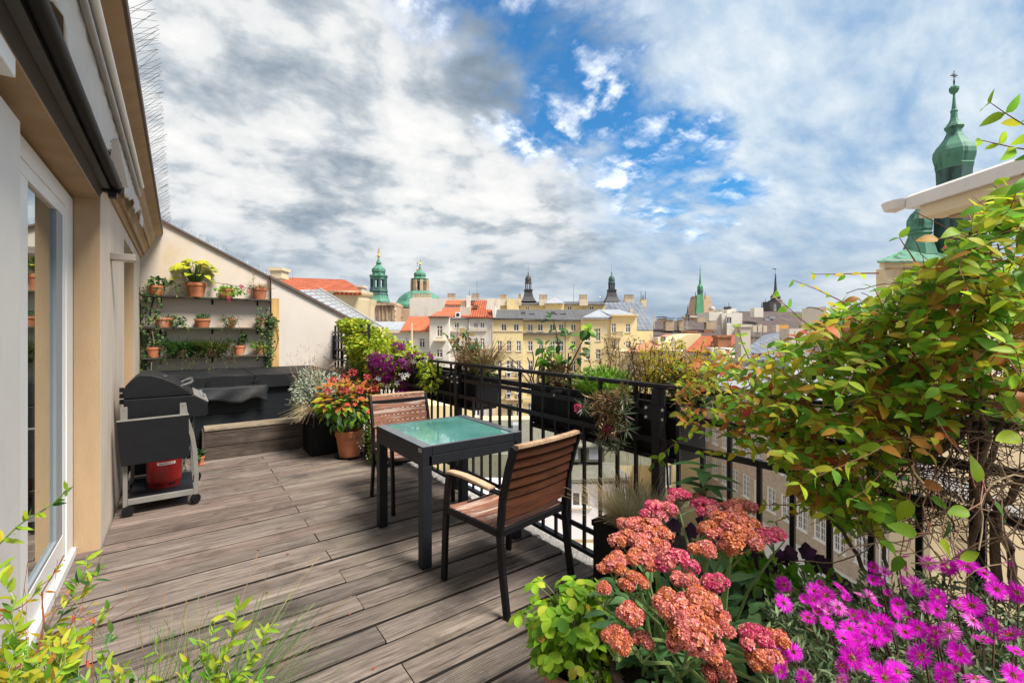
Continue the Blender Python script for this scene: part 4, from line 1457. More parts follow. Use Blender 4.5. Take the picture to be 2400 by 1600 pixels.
# ---- yellow apartment house
D = 80.0
b = City('apartment_house', 'long yellow apartment house with rows of tall windows and grey sheet roof facing the terrace', 'house', 1330, D, -22)
rows = lambda xs, y0, y1, w, st: [(x, y0, y1, w, st) for x in xs]
wl = rows((1181, 1210), 759, 775.5, 12, 'm') + rows((1171, 1193, 1215.5), 798.6, 823, 11, 'x') + rows((1171, 1215.5), 845, 873, 11, 'x') + [(1195, 845, 872, 17, 'x')]
wl += rows((1171, 1193, 1215), 894, 923, 11, 'x') + rows((1171, 1215), 945, 975, 11, 'x') + [(1195, 945, 975, 15, 'x')]
b.wall(1155, 1226, 749, D - 0.4, 14, M_yel, wl)
xm = (1243, 1266.5, 1294.5, 1315.5, 1344)
wm = rows(xm, 759, 775.5, 12, 'm') + rows((1243, 1268, 1295, 1315, 1344), 799, 823, 11, 'x') + rows((1243, 1268, 1295, 1315, 1344), 845, 871, 11, 'x') + rows((1243, 1268, 1295, 1315, 1344), 894, 922, 11, 'x') + rows((1243, 1268), 945, 975, 11, 'x')
b.wall(1226.1, 1362, 752, D, 13, M_yel, wm)
wr = rows((1378, 1402), 769, 799, 11, 't') + rows((1378, 1402), 818, 842, 11, 'x') + rows((1378, 1402), 862, 888, 11, 'x') + [(1422, 761, 782, 2.5, 'm')]
b.wall(1362.1, 1432, 746, D - 1.0, 13, M_yel, wr)
wd = [(1438.5, 757, 779, 11, 'x'), (1472, 758, 779, 11, 'x'), (1438.5, 798, 820, 11, 'x'), (1472, 799, 815, 11, 'x'), (1438.5, 845, 868, 11, 'x'), (1472, 845, 868, 11, 'x')]
b.wall(1432.1, 1492.5, 739, D - 1.4, 13, M_yel, wd)
b.wall(1492.6, 1530, 773, D + 1, 12, M_yel, [(1500, 796, 803, 6, 'm'), (1508, 796, 803, 6, 'm'), (1525, 784, 796, 2, 'm')])
b.cornice(1153, 1226, 745.5, 749, D - 0.4, 0.5, M_zincd, 'gutter')
b.cornice(1226.1, 1362, 750, 752.2, D, 0.5, M_zincd, 'gutter')
b.cornice(1361, 1433, 743.5, 746.5, D - 1.0, 0.5, M_zincd, 'gutter')
b.cornice(1431, 1494, 736.5, 740, D - 1.4, 0.6, M_cream)
b.cornice(1226.2, 1340, 779.5, 784, D, 0.45, M_zincd, 'ledge')
b.cornice(1155.2, 1226, 775.7, 776.7, D - 0.4, 0.12, M_chimp, 'ledge')
b.cornice(1155.2, 1362, 877, 879, D - 0.4, 0.15, M_cream, 'ledge')
b.cornice(1155.2, 1362, 931, 935, D - 0.4, 0.25, M_cream, 'ledge')
b.roof([(1154, 746, D - 0.9), (1228, 746.5, D - 0.9), (1362, 749.5, D - 0.3), (1402, 725.5, D + 7), (1161, 725.5, D + 7)], M_zincd)
b.roof([(1361, 745, D - 1.5), (1433, 745, D - 1.6), (1433, 739, D - 1.2), (1494, 738, D - 1.2), (1451, 725, D + 6), (1403, 725.2, D + 6.5)], M_zinc)
for px in (1227, 1297):
    b.block(px - 4, px + 4, 730, 735, D + 3, 1.2, M_zincd, 'roof_hatch')
sn = MB()
for i in range(26):
    p_ = b.L(1240 + rng.uniform(0, 85), 738 + rng.uniform(-2, 8), D + 2.5)
    sn.box(p_.x - .2, p_.y, p_.z, p_.x + .25, p_.y + .1, p_.z + .18)
tag(sn.build('snow_guard', M_iron, b.o), kind='stuff')
# balconies with air conditioners
for y0 in (777, 872, 921):
    px0, px1 = (1433, 1456) if y0 < 800 else (1185, 1224)
    dd = D - 1.4 if y0 < 800 else D - 0.4
    m = MB(); p0, p1 = b.L(px0, y0 + 12, dd), b.L(px1, y0 + 14, dd)
    m.box(p0.x, p0.y - 1.1, p1.z, p1.x, p0.y - 0.002, p0.z)
    bo = m.build('balcony', M_cream, b.o)
    m = MB()
    n_b = 12
    zt = b.L(0, y0, dd).z
    for i in range(n_b + 1):
        x_ = p0.x + (p1.x - p0.x) * i / n_b
        m.box(x_ - .025, p0.y - 1.08, p0.z, x_ + .025, p0.y - 1.03, zt)
    m.box(p0.x, p0.y - 1.09, zt - .06, p1.x, p0.y - 1.02, zt)
    m.build('balcony_railing', M_iron, bo)
    if y0 > 800:
        b.ac(px0 + 2, px0 + 13, y0 + 0.5, y0 + 11, dd - 0.6)
        b.ac(px1 - 13, px1 - 2, y0 + 0.5, y0 + 11, dd - 0.6)
b.mast(1324.5, 752, 990, D - 0.3, 0.09, 'downpipe', M_iron)
b.mast(1154.5, 749, 990, D - 0.7, 0.09, 'downpipe', M_chimp)

# ---- higher house behind with the big grey gable roof and two turrets
D2 = 96.0
h2 = City('turret_house', 'pale yellow house behind with grey roof, chimneys and two dark lantern turrets', 'house', 1330, D2, -22)
h2.wall(1170, 1418, 712, D2, 14, M_yel2, [(1236.5, 717, 726, 8, 'm'), (1335, 717.5, 726, 10, 'm'), (1387, 717.5, 726, 10, 'm')], sills=False)
h2.block(1188, 1216, 700, 726, D2 - 1, 3, M_yel2, 'parapet')
h2.roof([(1170, 712.5, D2 - 0.5), (1418, 712.5, D2 - 0.5), (1418, 706.5, D2 + 5), (1188, 706.5, D2 + 5)], M_zincd)
h2.block(1278, 1322, 709, 727, D2 - 1.2, 5, M_yel2, 'stair_house')
h2.roof([(1276, 709.5, D2 - 1.8), (1324, 709.5, D2 - 1.8), (1300, 696.5, D2 + 3)], M_zinc)
for (x0, x1, y0, np_) in ((1171, 1188, 701, 6), (1215, 1222, 700, 3), (1264, 1284, 701, 6), (1358, 1378, 701, 6), (1464, 1488, 701, 7)):
    h2.block(x0, x1, y0, 716, D2 - 0.6, 1.2, M_chimp, 'chimney', np_)
for px, mt in ((1238, M_slate), (1433.5, M_slate)):
    tu = h2.spire(px, D2 + 4, [(18.5, 707), (15, 703), (11.5, 696), (9.5, 688), (9, 681)], M_slate, 4, 'turret', 0.5)
    h2.spire(px, D2 + 4, [(10.5, 681), (10.5, 679.5), (8, 679.3), (8, 678)], M_slate, 4, 'turret_ledge', 0.5, par=tu)
    for k in range(8):
        c_ = h2.L(px, 678, D2 + 4)
        th = 2 * PI * (k + .5) / 8
        q = MB(); q.box(c_.x + .62 * math.cos(th) - .09, c_.y + .62 * math.sin(th) - .09, c_.z, c_.x + .62 * math.cos(th) + .09, c_.y + .62 * math.sin(th) + .09, c_.z + 1.26)
        q.build('column', M_slate, tu)
    h2.spire(px, D2 + 4, [(8.3, 664.5), (8.5, 663), (7, 661.5), (7.2, 655), (6, 650), (3.5, 647), (1.2, 645), (1, 641), (1.6, 639.8), (0.8, 638.5), (0.25, 637), (0.2, 620)], mt if px < 1300 else M_verd_d, 10, 'dome', 0.5, par=tu)
h2.roof([(1418, 708.5, D2 - 3), (1506, 708, D2 - 3), (1531, 773, D2 - 15), (1452, 773, D2 - 15), (1494, 737, D2 - 10), (1418, 727, D2 - 5)], M_zincb)
h2.wall(1495, 1531, 774, D2 - 14, 8, M_yel2)
h2.block(1503, 1515, 700, 727, D2 - 2.5, 1, M_yel2, 'gable_pier')
h2.block(1517, 1524, 744, 756, D2 - 9, 1, M_yel2, 'gable_pier')
for px in (1502.5, 1506, 1509, 1512.5):
    h2.mast(px, 682 if px in (1502.5, 1512.5) else 691, 702, D2 - 2.5, 0.07, 'chimney_rod')
for px, y0, y1 in ((1344.5, 667, 707), (1218, 683, 702), (1409, 690, 712), (1118, 657, 700)):
    h2.mast(px, y0, y1, D2 + 1, 0.04, 'aerial')
h2.spire(1405, D2, [(0.3, 699), (3, 697), (3, 695)], M_white, 10, 'satellite_dish')
h2.block(1477, 1484, 722, 735, D2 - 9, 1, M_chimp, 'chimney')

# ---- white house with orange roofs
D3 = 80.0
w3 = City('white_house', 'white rendered house with orange tiled roofs and a tall white chimney beside the yellow house', 'house', 1080, D3, -22)
w3.wall(1098.1, 1154.5, 746, D3 - 0.2, 12, M_whiter, rows((1115.5, 1130.5), 755, 768.5, 10, 'm') + rows((1115.5, 1130.5), 792.5, 815, 10, 't') + rows((1115, 1131), 838, 862, 10, 't') + rows((1115, 1131), 889, 915, 10, 't') + [(1116, 951, 976, 11, 't'), (1129, 951, 976, 11, 't')])
w3.wall(1052.1, 1098, 748, D3 - 0.2, 12, M_whiter, [(1070.5, 754.5, 768, 11, 'm'), (1071.5, 800, 816, 11, 't'), (1071, 845, 866, 11, 't'), (1071, 895, 915, 11, 't')])
w3.wall(1006.6, 1052, 743, D3 - 2.2, 14, M_whiter, [(1030.5, 763, 789, 13, 't'), (1030.5, 819, 838, 14, 't'), (1030.5, 870, 890, 13, 't')])
w3.wall(905, 1006.5, 775, D3 - 0.6, 12, M_whiter, [(989.5, 792.5, 814, 13, 't'), (954.5, 791.5, 811, 6.5, 't'), (989.5, 842, 864, 13, 't')])
w3.cornice(1004, 1054, 741, 744, D3 - 2.2, 0.6, M_zincd, 'gutter')
w3.cornice(1006, 1053, 745, 748, D3 - 2.2, 0.3, M_cream)
w3.cornice(1051, 1100, 745.5, 748.2, D3 - 0.2, 0.5, M_zincd, 'gutter')
w3.cornice(1098.2, 1156, 742, 746.2, D3 - 0.2, 0.5, M_zincd, 'gutter')
w3.cornice(904, 1015, 774.5, 780, D3 - 0.6, 0.45, M_cream)
w3.cornice(1051, 1100, 774, 778, D3 - 0.2, 0.45, M_chimp)
w3.cornice(1100.2, 1141, 769, 776, D3 - 0.2, 0.3, M_chimp)
w3.cornice(905.2, 1154, 815.5, 818, D3 - 0.2, 0.3, M_chimp, 'ledge')
w3.cornice(1017, 1046, 796, 799, D3 - 2.2, 1.0, M_cream, 'balcony_slab')
w3.mast(1097.6, 746, 800, D3 - 0.5, 0.08, 'downpipe'); w3.mast(1099.3, 746, 778, D3 - 0.4, 0.1, 'downpipe', M_white)
w3.mast(965, 757, 815, D3 - 1.5, 0.22, 'flue_pipe', M_cream)
w3.roof([(938, 774.5, D3 - 1.2), (1007, 774.5, D3 - 1.2), (1007, 741, D3 + 5), (959, 741, D3 + 5)], M_tileo)
w3.roof([(903, 773, D3 - 1), (939, 773, D3 - 1), (951.5, 753.5, D3 + 4), (880, 753.5, D3 + 4)], M_zinc)
w3.roof([(1005, 741.5, D3 - 2.7), (1057, 741.5, D3 - 2.7), (1044, 731, D3 + 2), (1028, 729, D3 + 2)], M_tileo)
w3.roof([(1030, 741, D3), (1092, 741, D3), (1088, 720, D3 + 5), (1039, 720, D3 + 5)], M_tileo)
w3.block(1042, 1078, 713, 721, D3 + 5.2, 2, M_whiter, 'dormer')
w3.roof([(1043, 713, D3 + 5), (1079, 713.5, D3 + 5), (1090, 703.5, D3 + 9), (1046, 703.5, D3 + 9)], M_tileo)
w3.roof([(1099, 742.5, D3 - 0.8), (1156, 743, D3 - 0.8), (1153, 726, D3 + 3), (1138, 725, D3 + 3), (1142, 703.5, D3 + 9), (1080, 703.5, D3 + 9), (1080, 742, D3 - 0.6)], M_tile)
for px, py in ((1107, 708.5), (1114.5, 719.5)):
    p_ = w3.L(px, py, D3 + 6.2 if py < 712 else D3 + 3.6)
    m = MB(); m.box(p_.x - .5, p_.y - .5, p_.z, p_.x + .5, p_.y + .5, p_.z + .3); w3_ = m.build('skylight', M_zincd, w3.o)
w3.block(1155, 1161, 716, 744, D3 - 0.4, 9, M_whiter, 'fire_wall')
ch_ = w3.block(1093, 1101.5, 692, 741, D3 + 0.5, 1.2, M_whiter, 'chimney'); w3.block(1078, 1101.8, 719, 743, D3 + 0.2, 1.2, M_chimp, 'chimney', 6)
w3.mast(1100, 681, 693, D3 + 1, 0.05, 'aerial')
w3.ac(1067, 1079, 731, 744, D3 - 0.6)
w3.spire(1146, D3 - 0.5, [(0.3, 736), (2.5, 733.5), (2.5, 731)], M_iron, 10, 'satellite_dish')
# ---- fire wall house behind
D4 = 100.0
f4 = City('fire_wall_house', 'blank stained fire wall topped with chimney pots behind the orange roofs', 'house', 1055, D4, -22)
f4.wall(960, 1047, 699.5, D4, 8, M_dirty)
f4.wall(1047.1, 1170, 699, D4 + 4, 8, M_dirty)
f4.wall(1139, 1172, 699.2, D4 - 6, 5, M_dirty)
for x0, x1, n_p in ((966, 1010, 12), (1048, 1068, 7), (1106, 1125, 6)):
    f4.block(x0, x1, 697.5, 700, D4 + 2, 0.8, M_chimp, 'chimney', n_p)
# statue on the parapet
st_ = City('rooftop_statue', 'small dark stone statue standing on the church parapet beside the white fire wall', 'statue', 926, 90, 0)
m = MB(); p_ = st_.L(926, 753, 90); m.lathe([(.35, 0), (.35, .5), (.22, .55), (.30, 1.2), (.22, 1.8), (.34, 2.3), (.16, 2.6), (.20, 2.9), (.05, 3.1)], 8, tuple(p_)); m.build('figure', M_stone, st_.o)

# ---- twin-towered baroque church
DC = 130.0
ch = City('baroque_church', 'brown stone baroque church with a green copper tower and a green dome', 'church', 930, DC, -22)
ch.wall(866, 928, 712, DC - 4, 9, M_stone, [(879, 740.5, 753, 9, 'm'), (911.5, 740.5, 753, 7, 'm')], sills=False)
for px in (870, 889, 897, 907, 921):
    ch.block(px - 1.6, px + 1.6, 716, 752, DC - 4.35, 0.6, M_stone, 'pilaster')
ch.cornice(864, 930, 711, 716, DC - 4, 0.9, M_stone)
m = MB(); a_ = [ch.L(929, 716, DC - 4), ch.L(926, 711, DC - 4), ch.L(919, 707.5, DC - 4), ch.L(912, 709.5, DC - 4), ch.L(866, 709.5, DC - 4), ch.L(866, 716, DC - 4)]
m.prism([(v.x, v.z) for v in a_], a_[0].y, a_[0].y + 8); ch_g = m.build('gable', M_stone, ch.o)
tw = ch.spire(887.5, DC, [(26, 709), (25.5, 706), (22, 699.5), (20.5, 692.5)], M_verd, 8, 'tower_roof')
ch.spire(887.5, DC, [(20.5, 692.5), (21, 690), (18.5, 687), (20.5, 683), (19.5, 680), (18.5, 674)], M_verd_d, 8, 'tower_base', par=tw)
for k in range(8):
    c_ = ch.L(887.5, 674, DC); R_ = 16.3 / F * DC
    th = 2 * PI * (k + .5) / 8
    q = MB(); q.lathe([(.42, 0), (.36, .3), (.36, 2.5), (.45, 3.6)], 6, (c_.x + R_ * math.cos(th), c_.y + R_ * math.sin(th), c_.z)); q.build('column', M_verd_d, tw)
ch.spire(887.5, DC, [(18, 655), (18, 651), (20.5, 648), (20.5, 646.5), (14, 643.8), (13.5, 641), (15.4, 636), (14.6, 630.5), (10, 626), (6.5, 622), (4.3, 618.5), (7, 617), (4, 612), (2.2, 607), (1, 603.5)], M_verd, 8, 'onion_dome', par=tw)
ch.spire(887.5, DC, [(0.8, 604), (3.2, 601.5), (3.6, 599.5), (2.5, 597), (0.8, 595.5), (0.6, 580)], M_gold, 8, 'gilded_ball', par=tw)
for yc, wd_ in ((589.5, 4.0), (584.5, 3.0)):
    m = MB(); a_, b_ = ch.L(887.5 - wd_, yc, DC), ch.L(887.5 + wd_, yc + 1.3, DC); m.box(a_.x, a_.y - .1, b_.z, b_.x, a_.y + .1, a_.z); m.build('cross', M_gold, tw)
ch.wall(922, 962, 722, DC + 2, 12, M_stone, sills=False)
dm = ch.spire(984, DC + 12, [(62, 723), (60, 717), (50, 708), (48, 704), (46, 700), (41, 694), (33, 688), (24, 683.5), (20, 682)], M_verd, 8, 'dome', smooth=False)
for k in range(8):
    c_ = ch.L(984, 682, DC + 12); R_ = 17.0 / F * (DC + 12)
    th = 2 * PI * (k + .5) / 8
    q = MB(); q.box(-.55, -.5, 0, .55, .5, 3.4, Matrix.Translation((c_.x + R_ * math.cos(th), c_.y + R_ * math.sin(th), c_.z)) @ Matrix.Rotation(th, 4, 'Z')); q.build('pier', M_stone, dm)
ch.spire(984, DC + 12, [(14.5, 682), (14.5, 658)], M_iron, 8, 'lantern_core', par=dm)
ch.spire(984, DC + 12, [(18.5, 661), (18.5, 656), (20, 655), (20, 653.5), (14, 652), (12, 649.5), (13.5, 645), (13, 641), (8.5, 637), (4.5, 634), (2.6, 630), (3.2, 628.5), (1.4, 624), (.9, 620)], M_verd, 8, 'lantern_roof', par=dm)
for px, y0 in ((985.2, 607), (978.3, 612)):
    ch.spire(px, DC + 12, [(0.5, 636 if px < 980 else 622), (2.2, 633 if px < 980 else 620), (2.0, 630 if px < 980 else 618), (.6, 628 if px < 980 else 616), (.5, y0)], M_gold, 6, 'gilded_finial', par=dm)
    m = MB(); a_, b_ = ch.L(px - 2, y0 + 4, DC + 12), ch.L(px + 2, y0 + 5.2, DC + 12); m.box(a_.x, a_.y - .1, b_.z, b_.x, a_.y + .1, a_.z); m.build('cross', M_gold, dm)

# ---- cream house with red tile roof, left
D5 = 46.0
c5 = City('cream_house', 'cream house with rounded bays under a red tiled roof behind the gable wall', 'house', 800, D5, -22)
c5.roof([(655, 675, D5 - 6), (770, 686, D5 - 1), (788, 684, D5 - 2), (848, 686, D5 - 2), (829, 667, D5 + 3), (808, 655, D5 + 6), (660, 649.5, D5 + 5)], M_tile, 0.25)
c5.wall(640, 790, 690, D5 + 1.5, 8, M_cream, [(779, 689, 695, 12, 'm')], sills=False)
m = MB()
for px, r_2, yt in ((823, 2.05, 686),):
    c_ = c5.L(px - 4, yt, D5 + 0.5)
    m.lathe([(r_2, -22), (r_2, -1.0), (r_2 + .05, -0.9), (r_2 + .05, -0.55), (r_2 + .22, -0.35), (r_2 + .3, -0.05), (r_2 + .3, 0.02)], 28, tuple(c_))
m.build('rounded_bay', M_cream, c5.o, smooth=True)
m = MB(); c_ = c5.L(856, 703, D5 + 4); m.lathe([(1.0, -22), (1.0, -.9), (1.15, -.5), (1.25, 0)], 20, tuple(c_)); m.build('rounded_bay', M_cream, c5.o, smooth=True)
c5.roof([(840, 703, D5 + 2.6), (873, 706, D5 + 4), (850, 690, D5 + 7), (846, 687, D5 + 5)], M_tile)
c5.block(830, 849, 668, 690, D5 + 4, 1.4, M_chimp, 'chimney', cap=True)
c5.block(633, 660, 627, 652, D5 - 8, 1.2, M_cream, 'chimney', cap=True)
c5.mast(686, 641, 655, D5 + 4, 0.02, 'aerial')
# neighbouring roof behind the gable wall (grey sheet)
n6 = thing('neighbour_roof', 'grey sheet metal roof wedge running down behind the gable wall', 'roof', (1.9, 9.5, 0))
pa, pb_, pc, pd = at(702, 679, 7.75), at(872, 778, 8.45), at(893, 768, 10.2), at(748, 679, 10.4)
m = MB(); m.slab([p - Vector((1.9, 9.5, 0)) for p in (pa, pb_, pc, pd)], 0.08); m.build('sheet', M_zinc, n6)
m = MB()
for f in np.linspace(0.06, 0.97, 13):
    m.bar(pa.lerp(pb_, f) - Vector((1.9, 9.5, -0.012)), pd.lerp(pc, f) - Vector((1.9, 9.5, -0.012)), 0.02, 0.025)
for f in (0.38, 0.72):
    m.bar(pa.lerp(pd, f) - Vector((1.9, 9.5, -0.012)), pb_.lerp(pc, f) - Vector((1.9, 9.5, -0.012)), 0.03, 0.03)
tag(m.build('seam', M_zincpipe, n6), kind='stuff')
m = MB(); m.bar(pd - Vector((1.9, 9.5, -.03)), pc - Vector((1.9, 9.5, -.03)), 0.05, 0.05); m.build('edge_strip', M_zincpipe, n6)
m = MB(); m.prism([(-1.6, -10), (1.4, -10), (1.4, 1.6), (-1.6, 1.8)], -0.9, 0.6); m.build('wall', M_cream, n6)

# ---- right-hand roofs
def roofhouse(label, px, d, cat='house'):
    return City('roof_house', label, cat, px, d, -22)
t1 = City('clock_tower', 'stone belfry tower with steep roof and bright green needle spire', 'tower', 1641, 170, -22)
DT = 170
t1.wall(1618, 1662, 741, DT, 7, M_stone, sills=False)
t1.block(1618, 1662, 739, 744, DT - 1, 9, M_chimp, 'gallery')
sp_ = t1.spire(1641, DT + 3.5, [(26, 739), (17.5, 697), (16.5, 694)], M_stone, 4, 'steep_roof', 0.5)
for dx in ():
    m = MB(); a_, b_, c_, e_ = t1.L(1641 + dx - 3 * (1 if dx < 0 else 0), 738, DT + .1), t1.L(1641 + dx + 7, 738, DT + .1), t1.L(1641 + dx * .72 + 4, 698, DT + 1.6), t1.L(1641 + dx * .72 + 1, 698, DT + 1.6)
    m.slab([a_, b_, c_, e_], .5, (0, -1, 0)); m.build('stone_gable', M_chim, t1.o)
m = MB(); m.slab([t1.L(1631.5, 736, DT - 1.0), t1.L(1650.5, 736, DT - 1.0), t1.L(1648, 690, DT + .45), t1.L(1634, 690, DT + .45)], .4, (0, 1, 0)); m.build('copper_panel', M_verd_b, t1.o)
t1.spire(1641, DT + 3.5, [(7.5, 698), (6.5, 690), (6.2, 684), (7, 683), (6.3, 678.5)], M_verd_d, 8, 'lantern')
t1.spire(1641, DT + 3.5, [(6.4, 678.5), (6.6, 676), (6.2, 671.5), (4.2, 668), (2.6, 664), (1.9, 655), (0.9, 640), (.5, 632), (1.1, 631), (.3, 628), (.15, 618)], M_verd_b, 8, 'needle_spire')
for px in (1630, 1652.5):
    t1.mast(px, 684, 700, DT, 0.18, 'pinnacle', M_verd_d)
t2 = City('slim_turret', 'small dark bulbous turret left of the green needle spire', 'turret', 1611.5, 165, -22)
t2.spire(1611.5, 165, [(4.2, 760), (4.2, 744), (3.4, 743), (4.5, 739), (4.6, 737), (2.6, 734.5), (1.4, 729), (.6, 722), (.9, 721), (.3, 719), (.15, 714)], M_slate, 8, 'turret')
t3 = City('onion_spire', 'dark slender spire with onion base and weathervane rising behind the roofs', 'tower', 1817.5, 140, -22)
DS = 140
t3.wall(1804, 1831, 706, DS, 4, M_slate, [(1817, 712, 728, 7, 'm')], sills=False)
t3.spire(1817.5, DS + 2, [(16, 706), (16, 704.5), (11.5, 703), (10.5, 700.5), (11.7, 696.5), (10, 693), (6.5, 690), (4.6, 686), (3.4, 678), (2.3, 662), (1.5, 648), (.8, 647.5), (.9, 646), (2.1, 645), (1.6, 643.5), (.4, 642), (.3, 629.5)], M_slate, 8, 'spire')
m = MB(); a_, b_ = t3.L(1809, 629.3, DS + 2), t3.L(1819.5, 631.2, DS + 2); m.prism([(a_.x, a_.z), (b_.x, a_.z), (b_.x, b_.z), ((a_.x + b_.x) / 2, b_.z)], a_.y - .06, a_.y + .06); m.build('weathervane', M_iron, t3.o)
t4 = City('distant_cathedral', 'tiny bluish twin cathedral spires far away left of the dark onion spire', 'cathedral', 1790, 900, -22)
M_far = pmat('hazed_far_stone', (0.17, 0.27, 0.33), 0.8, 0.1, 0.1)  # blue of the distant haze mixed into the stone colour
for px, yt, w_ in ((1785.6, 706, 1.8), (1793.7, 697, 2.6)):
    t4.spire(px, 900, [(w_, 740), (w_, 717), (w_ * .8, 716), (w_ * .55, 712), (.25, yt)], M_far, 6, 'spire')
t4.block(1780, 1800, 722, 740, 905, 20, M_far, 'nave')

r1 = roofhouse('dark grey tiled roof with beige chimneys in front of the belfry tower', 1600, 110)
r1.roof([(1528, 786, 104), (1690, 786, 104), (1688, 752, 116), (1533, 752, 116)], M_tiled)
r1.roof([(1533, 754, 118), (1690, 756, 118), (1676, 751.5, 122), (1545, 751.5, 122)], M_tiled)
r1.wall(1528, 1690, 786, 104.5, 10, M_yel2)
for x0, x1, y0, y1, mt in ((1544, 1562, 746, 753, M_chim), (1560, 1580, 749, 775, M_chim), (1592, 1602, 749, 774, M_chim), (1635, 1656, 744, 755, M_chim), (1656, 1680, 753, 771, M_chim), (1650, 1670, 773, 785, M_chimr)):
    o = r1.block(x0, x1, y0, y1, 106, 1.6, mt, 'chimney')
    if mt is M_chim and x0 < 1600:
        m = MB(); a_, b_ = r1.L(x0 - 1, y0 - 4, 106), r1.L(x1 + 1, y0 - 2.6, 106); m.box(a_.x, a_.y - .3, b_.z, b_.x, a_.y + 1.8, a_.z); m.build('chimney_cowl', M_iron, o)
for px, y0 in ((1534, 730), (1529, 738), (1610, 738), (1693, 745)):
    r1.mast(px, y0, 770, 105, 0.09, 'vent_pipe', M_chimp)
r2 = roofhouse('white penthouse blocks and dark slate roof to the right of the belfry tower', 1760, 120)
r2.wall(1692, 1740, 734, 121, 8, M_whiter); r2.wall(1718, 1739.5, 733, 118, 6, M_whiter, [(1709, 743, 758, 11, 'm')], sills=False)
r2.wall(1704, 1726, 723, 126, 8, M_whiter); r2.wall(1662, 1693, 731, 122, 8, M_whiter)
r2.spire(1669, 120, [(6.5, 728), (6.5, 722), (5, 719.5), (1.5, 718.5)], M_chimp, 10, 'round_vent')
r2.block(1704, 1714, 718.5, 724, 124, 2, M_iron, 'roof_unit')
r2.mast(1708.5, 708, 720, 124, 0.1, 'aerial'); r2.mast(1699, 711, 735, 124, 0.05, 'aerial')
r2.block(1768, 1789, 721, 743, 117, 2, M_whiter, 'chimney')
r2.roof([(1735, 790, 108), (1900, 790, 108), (1900, 731, 130), (1725, 729, 130), (1725, 735, 127)], M_tiled)
r2.wall(1735, 1900, 790, 108.5, 10, M_chimp)
for px, py in ((1807, 746), (1722, 735), (1795, 752)):
    p_ = r2.L(px, py, 122); m = MB(); m.box(p_.x - .7, p_.y - .8, p_.z, p_.x + .7, p_.y + .4, p_.z + .5); m.build('skylight', M_zinc, r2.o)
for i in range(3):
    r2.block(1765 + i * 12, 1774 + i * 12, 763 - (i % 2) * 3, 778, 106, 1.2, M_chimp, 'chimney')
r2.block(1819, 1826, 761, 778, 104, 1.5, M_chimp, 'chimney'); r2.block(1826, 1848, 761, 778, 104.2, 1.5, pmat('orange_wall', (0.60, 0.30, 0.08), 0.85, 0.1, 1), 'chimney')
r3 = roofhouse('pale pink roof on a yellow gabled house right of the grey gable roof', 1550, 70)
r3.roof([(1455, 826, 66), (1524, 820, 66), (1611, 784, 74), (1560, 783, 76)], M_tilep)
m = MB(); g_ = [r3.L(1540, 818, 67), r3.L(1643, 818, 67), r3.L(1643, 782, 67), r3.L(1611, 783.5, 67)]
m.prism([(v.x, v.z) for v in g_] + [], g_[0].y, g_[0].y + 6); m.build('gable', M_yel, r3.o)
r3.block(1598, 1600.5, 805, 816, 66.8, .3, M_pane, 'gable_window')
r3.wall(1454, 1563, 822, 68, 7, M_yel, [(1478, 852, 878, 12, 'm')])
r3.block(1542, 1562, 790, 806, 69, 3, M_whiter, 'dormer'); r3.block(1550, 1560, 788.5, 797, 68.9, .4, M_zincd, 'dormer_window')
r3.block(1576, 1583, 792, 811, 66, .5, M_chimp, 'flue')
r3.block(1610, 1636, 775, 784, 76, 2, M_chimr, 'chimney')
r4 = roofhouse('bright orange tiled roof with a brick chimney and white wall below', 1670, 60)
r4.roof([(1606, 822, 56), (1685, 826, 56), (1724, 805, 60), (1732, 784, 65), (1643, 787, 65)], M_tile, 0.2)
r4.wall(1606, 1688, 824, 56.5, 6, M_whiter)
r4.block(1683, 1714, 786, 815, 57, 1.5, M_chimr, 'chimney', cap=True); r4.block(1670, 1684, 816, 826, 55, .6, M_white, 'roof_unit')
r4.wall(1686, 1727, 816, 54, 4, M_whiter)
p_ = r4.L(1677, 805, 59.5); m = MB(); m.box(p_.x - .5, p_.y - .6, p_.z, p_.x + .5, p_.y + .3, p_.z + .25); m.build('skylight', M_zincd, r4.o)
r5 = roofhouse('dark brown tiled roof below the orange roof', 1640, 48)
r5.roof([(1560, 885, 42), (1636, 885, 42), (1688, 834, 50), (1600, 832, 50)], M_tileb)
r5.wall(1556, 1640, 880, 43, 8, M_yel)
r6 = roofhouse('large blue grey slate roof with tall pale chimneys behind the vine', 1830, 50)
r6.roof([(1755, 842, 45), (1885, 842, 45), (1935, 775, 56), (1845, 775, 56), (1790, 785, 56), (1760, 808, 50)], M_zincb)
r6.roof([(1885, 845, 47), (1990, 840, 47), (1990, 775, 58), (1932, 774, 58)], M_tiled)
r6.wall(1755, 1990, 842, 46, 9, M_chimp)
r6.block(1737, 1759, 760, 842, 44, 1.3, M_chimp, 'chimney', cap=True)
r6.block(1850, 1889, 770, 860, 40, 1.5, M_chimp, 'chimney')
r6.block(1936, 2000, 718, 800, 60, 5, M_whiter, 'attic_block'); r6.block(1900, 1914, 760, 785, 56, 2, M_chim, 'chimney', cap=True)
p_ = r6.L(1778, 833, 46.6); m = MB(); m.box(p_.x - .6, p_.y - .6, p_.z, p_.x + .6, p_.y + .5, p_.z + .25); m.build('skylight', M_pane, r6.o)
for px, y0, y1 in ((1783, 770, 812), (1789, 790, 808), (1767, 771, 800)):
    r6.mast(px, y0, y1, 48, 0.03, 'aerial', M_zincpipe)

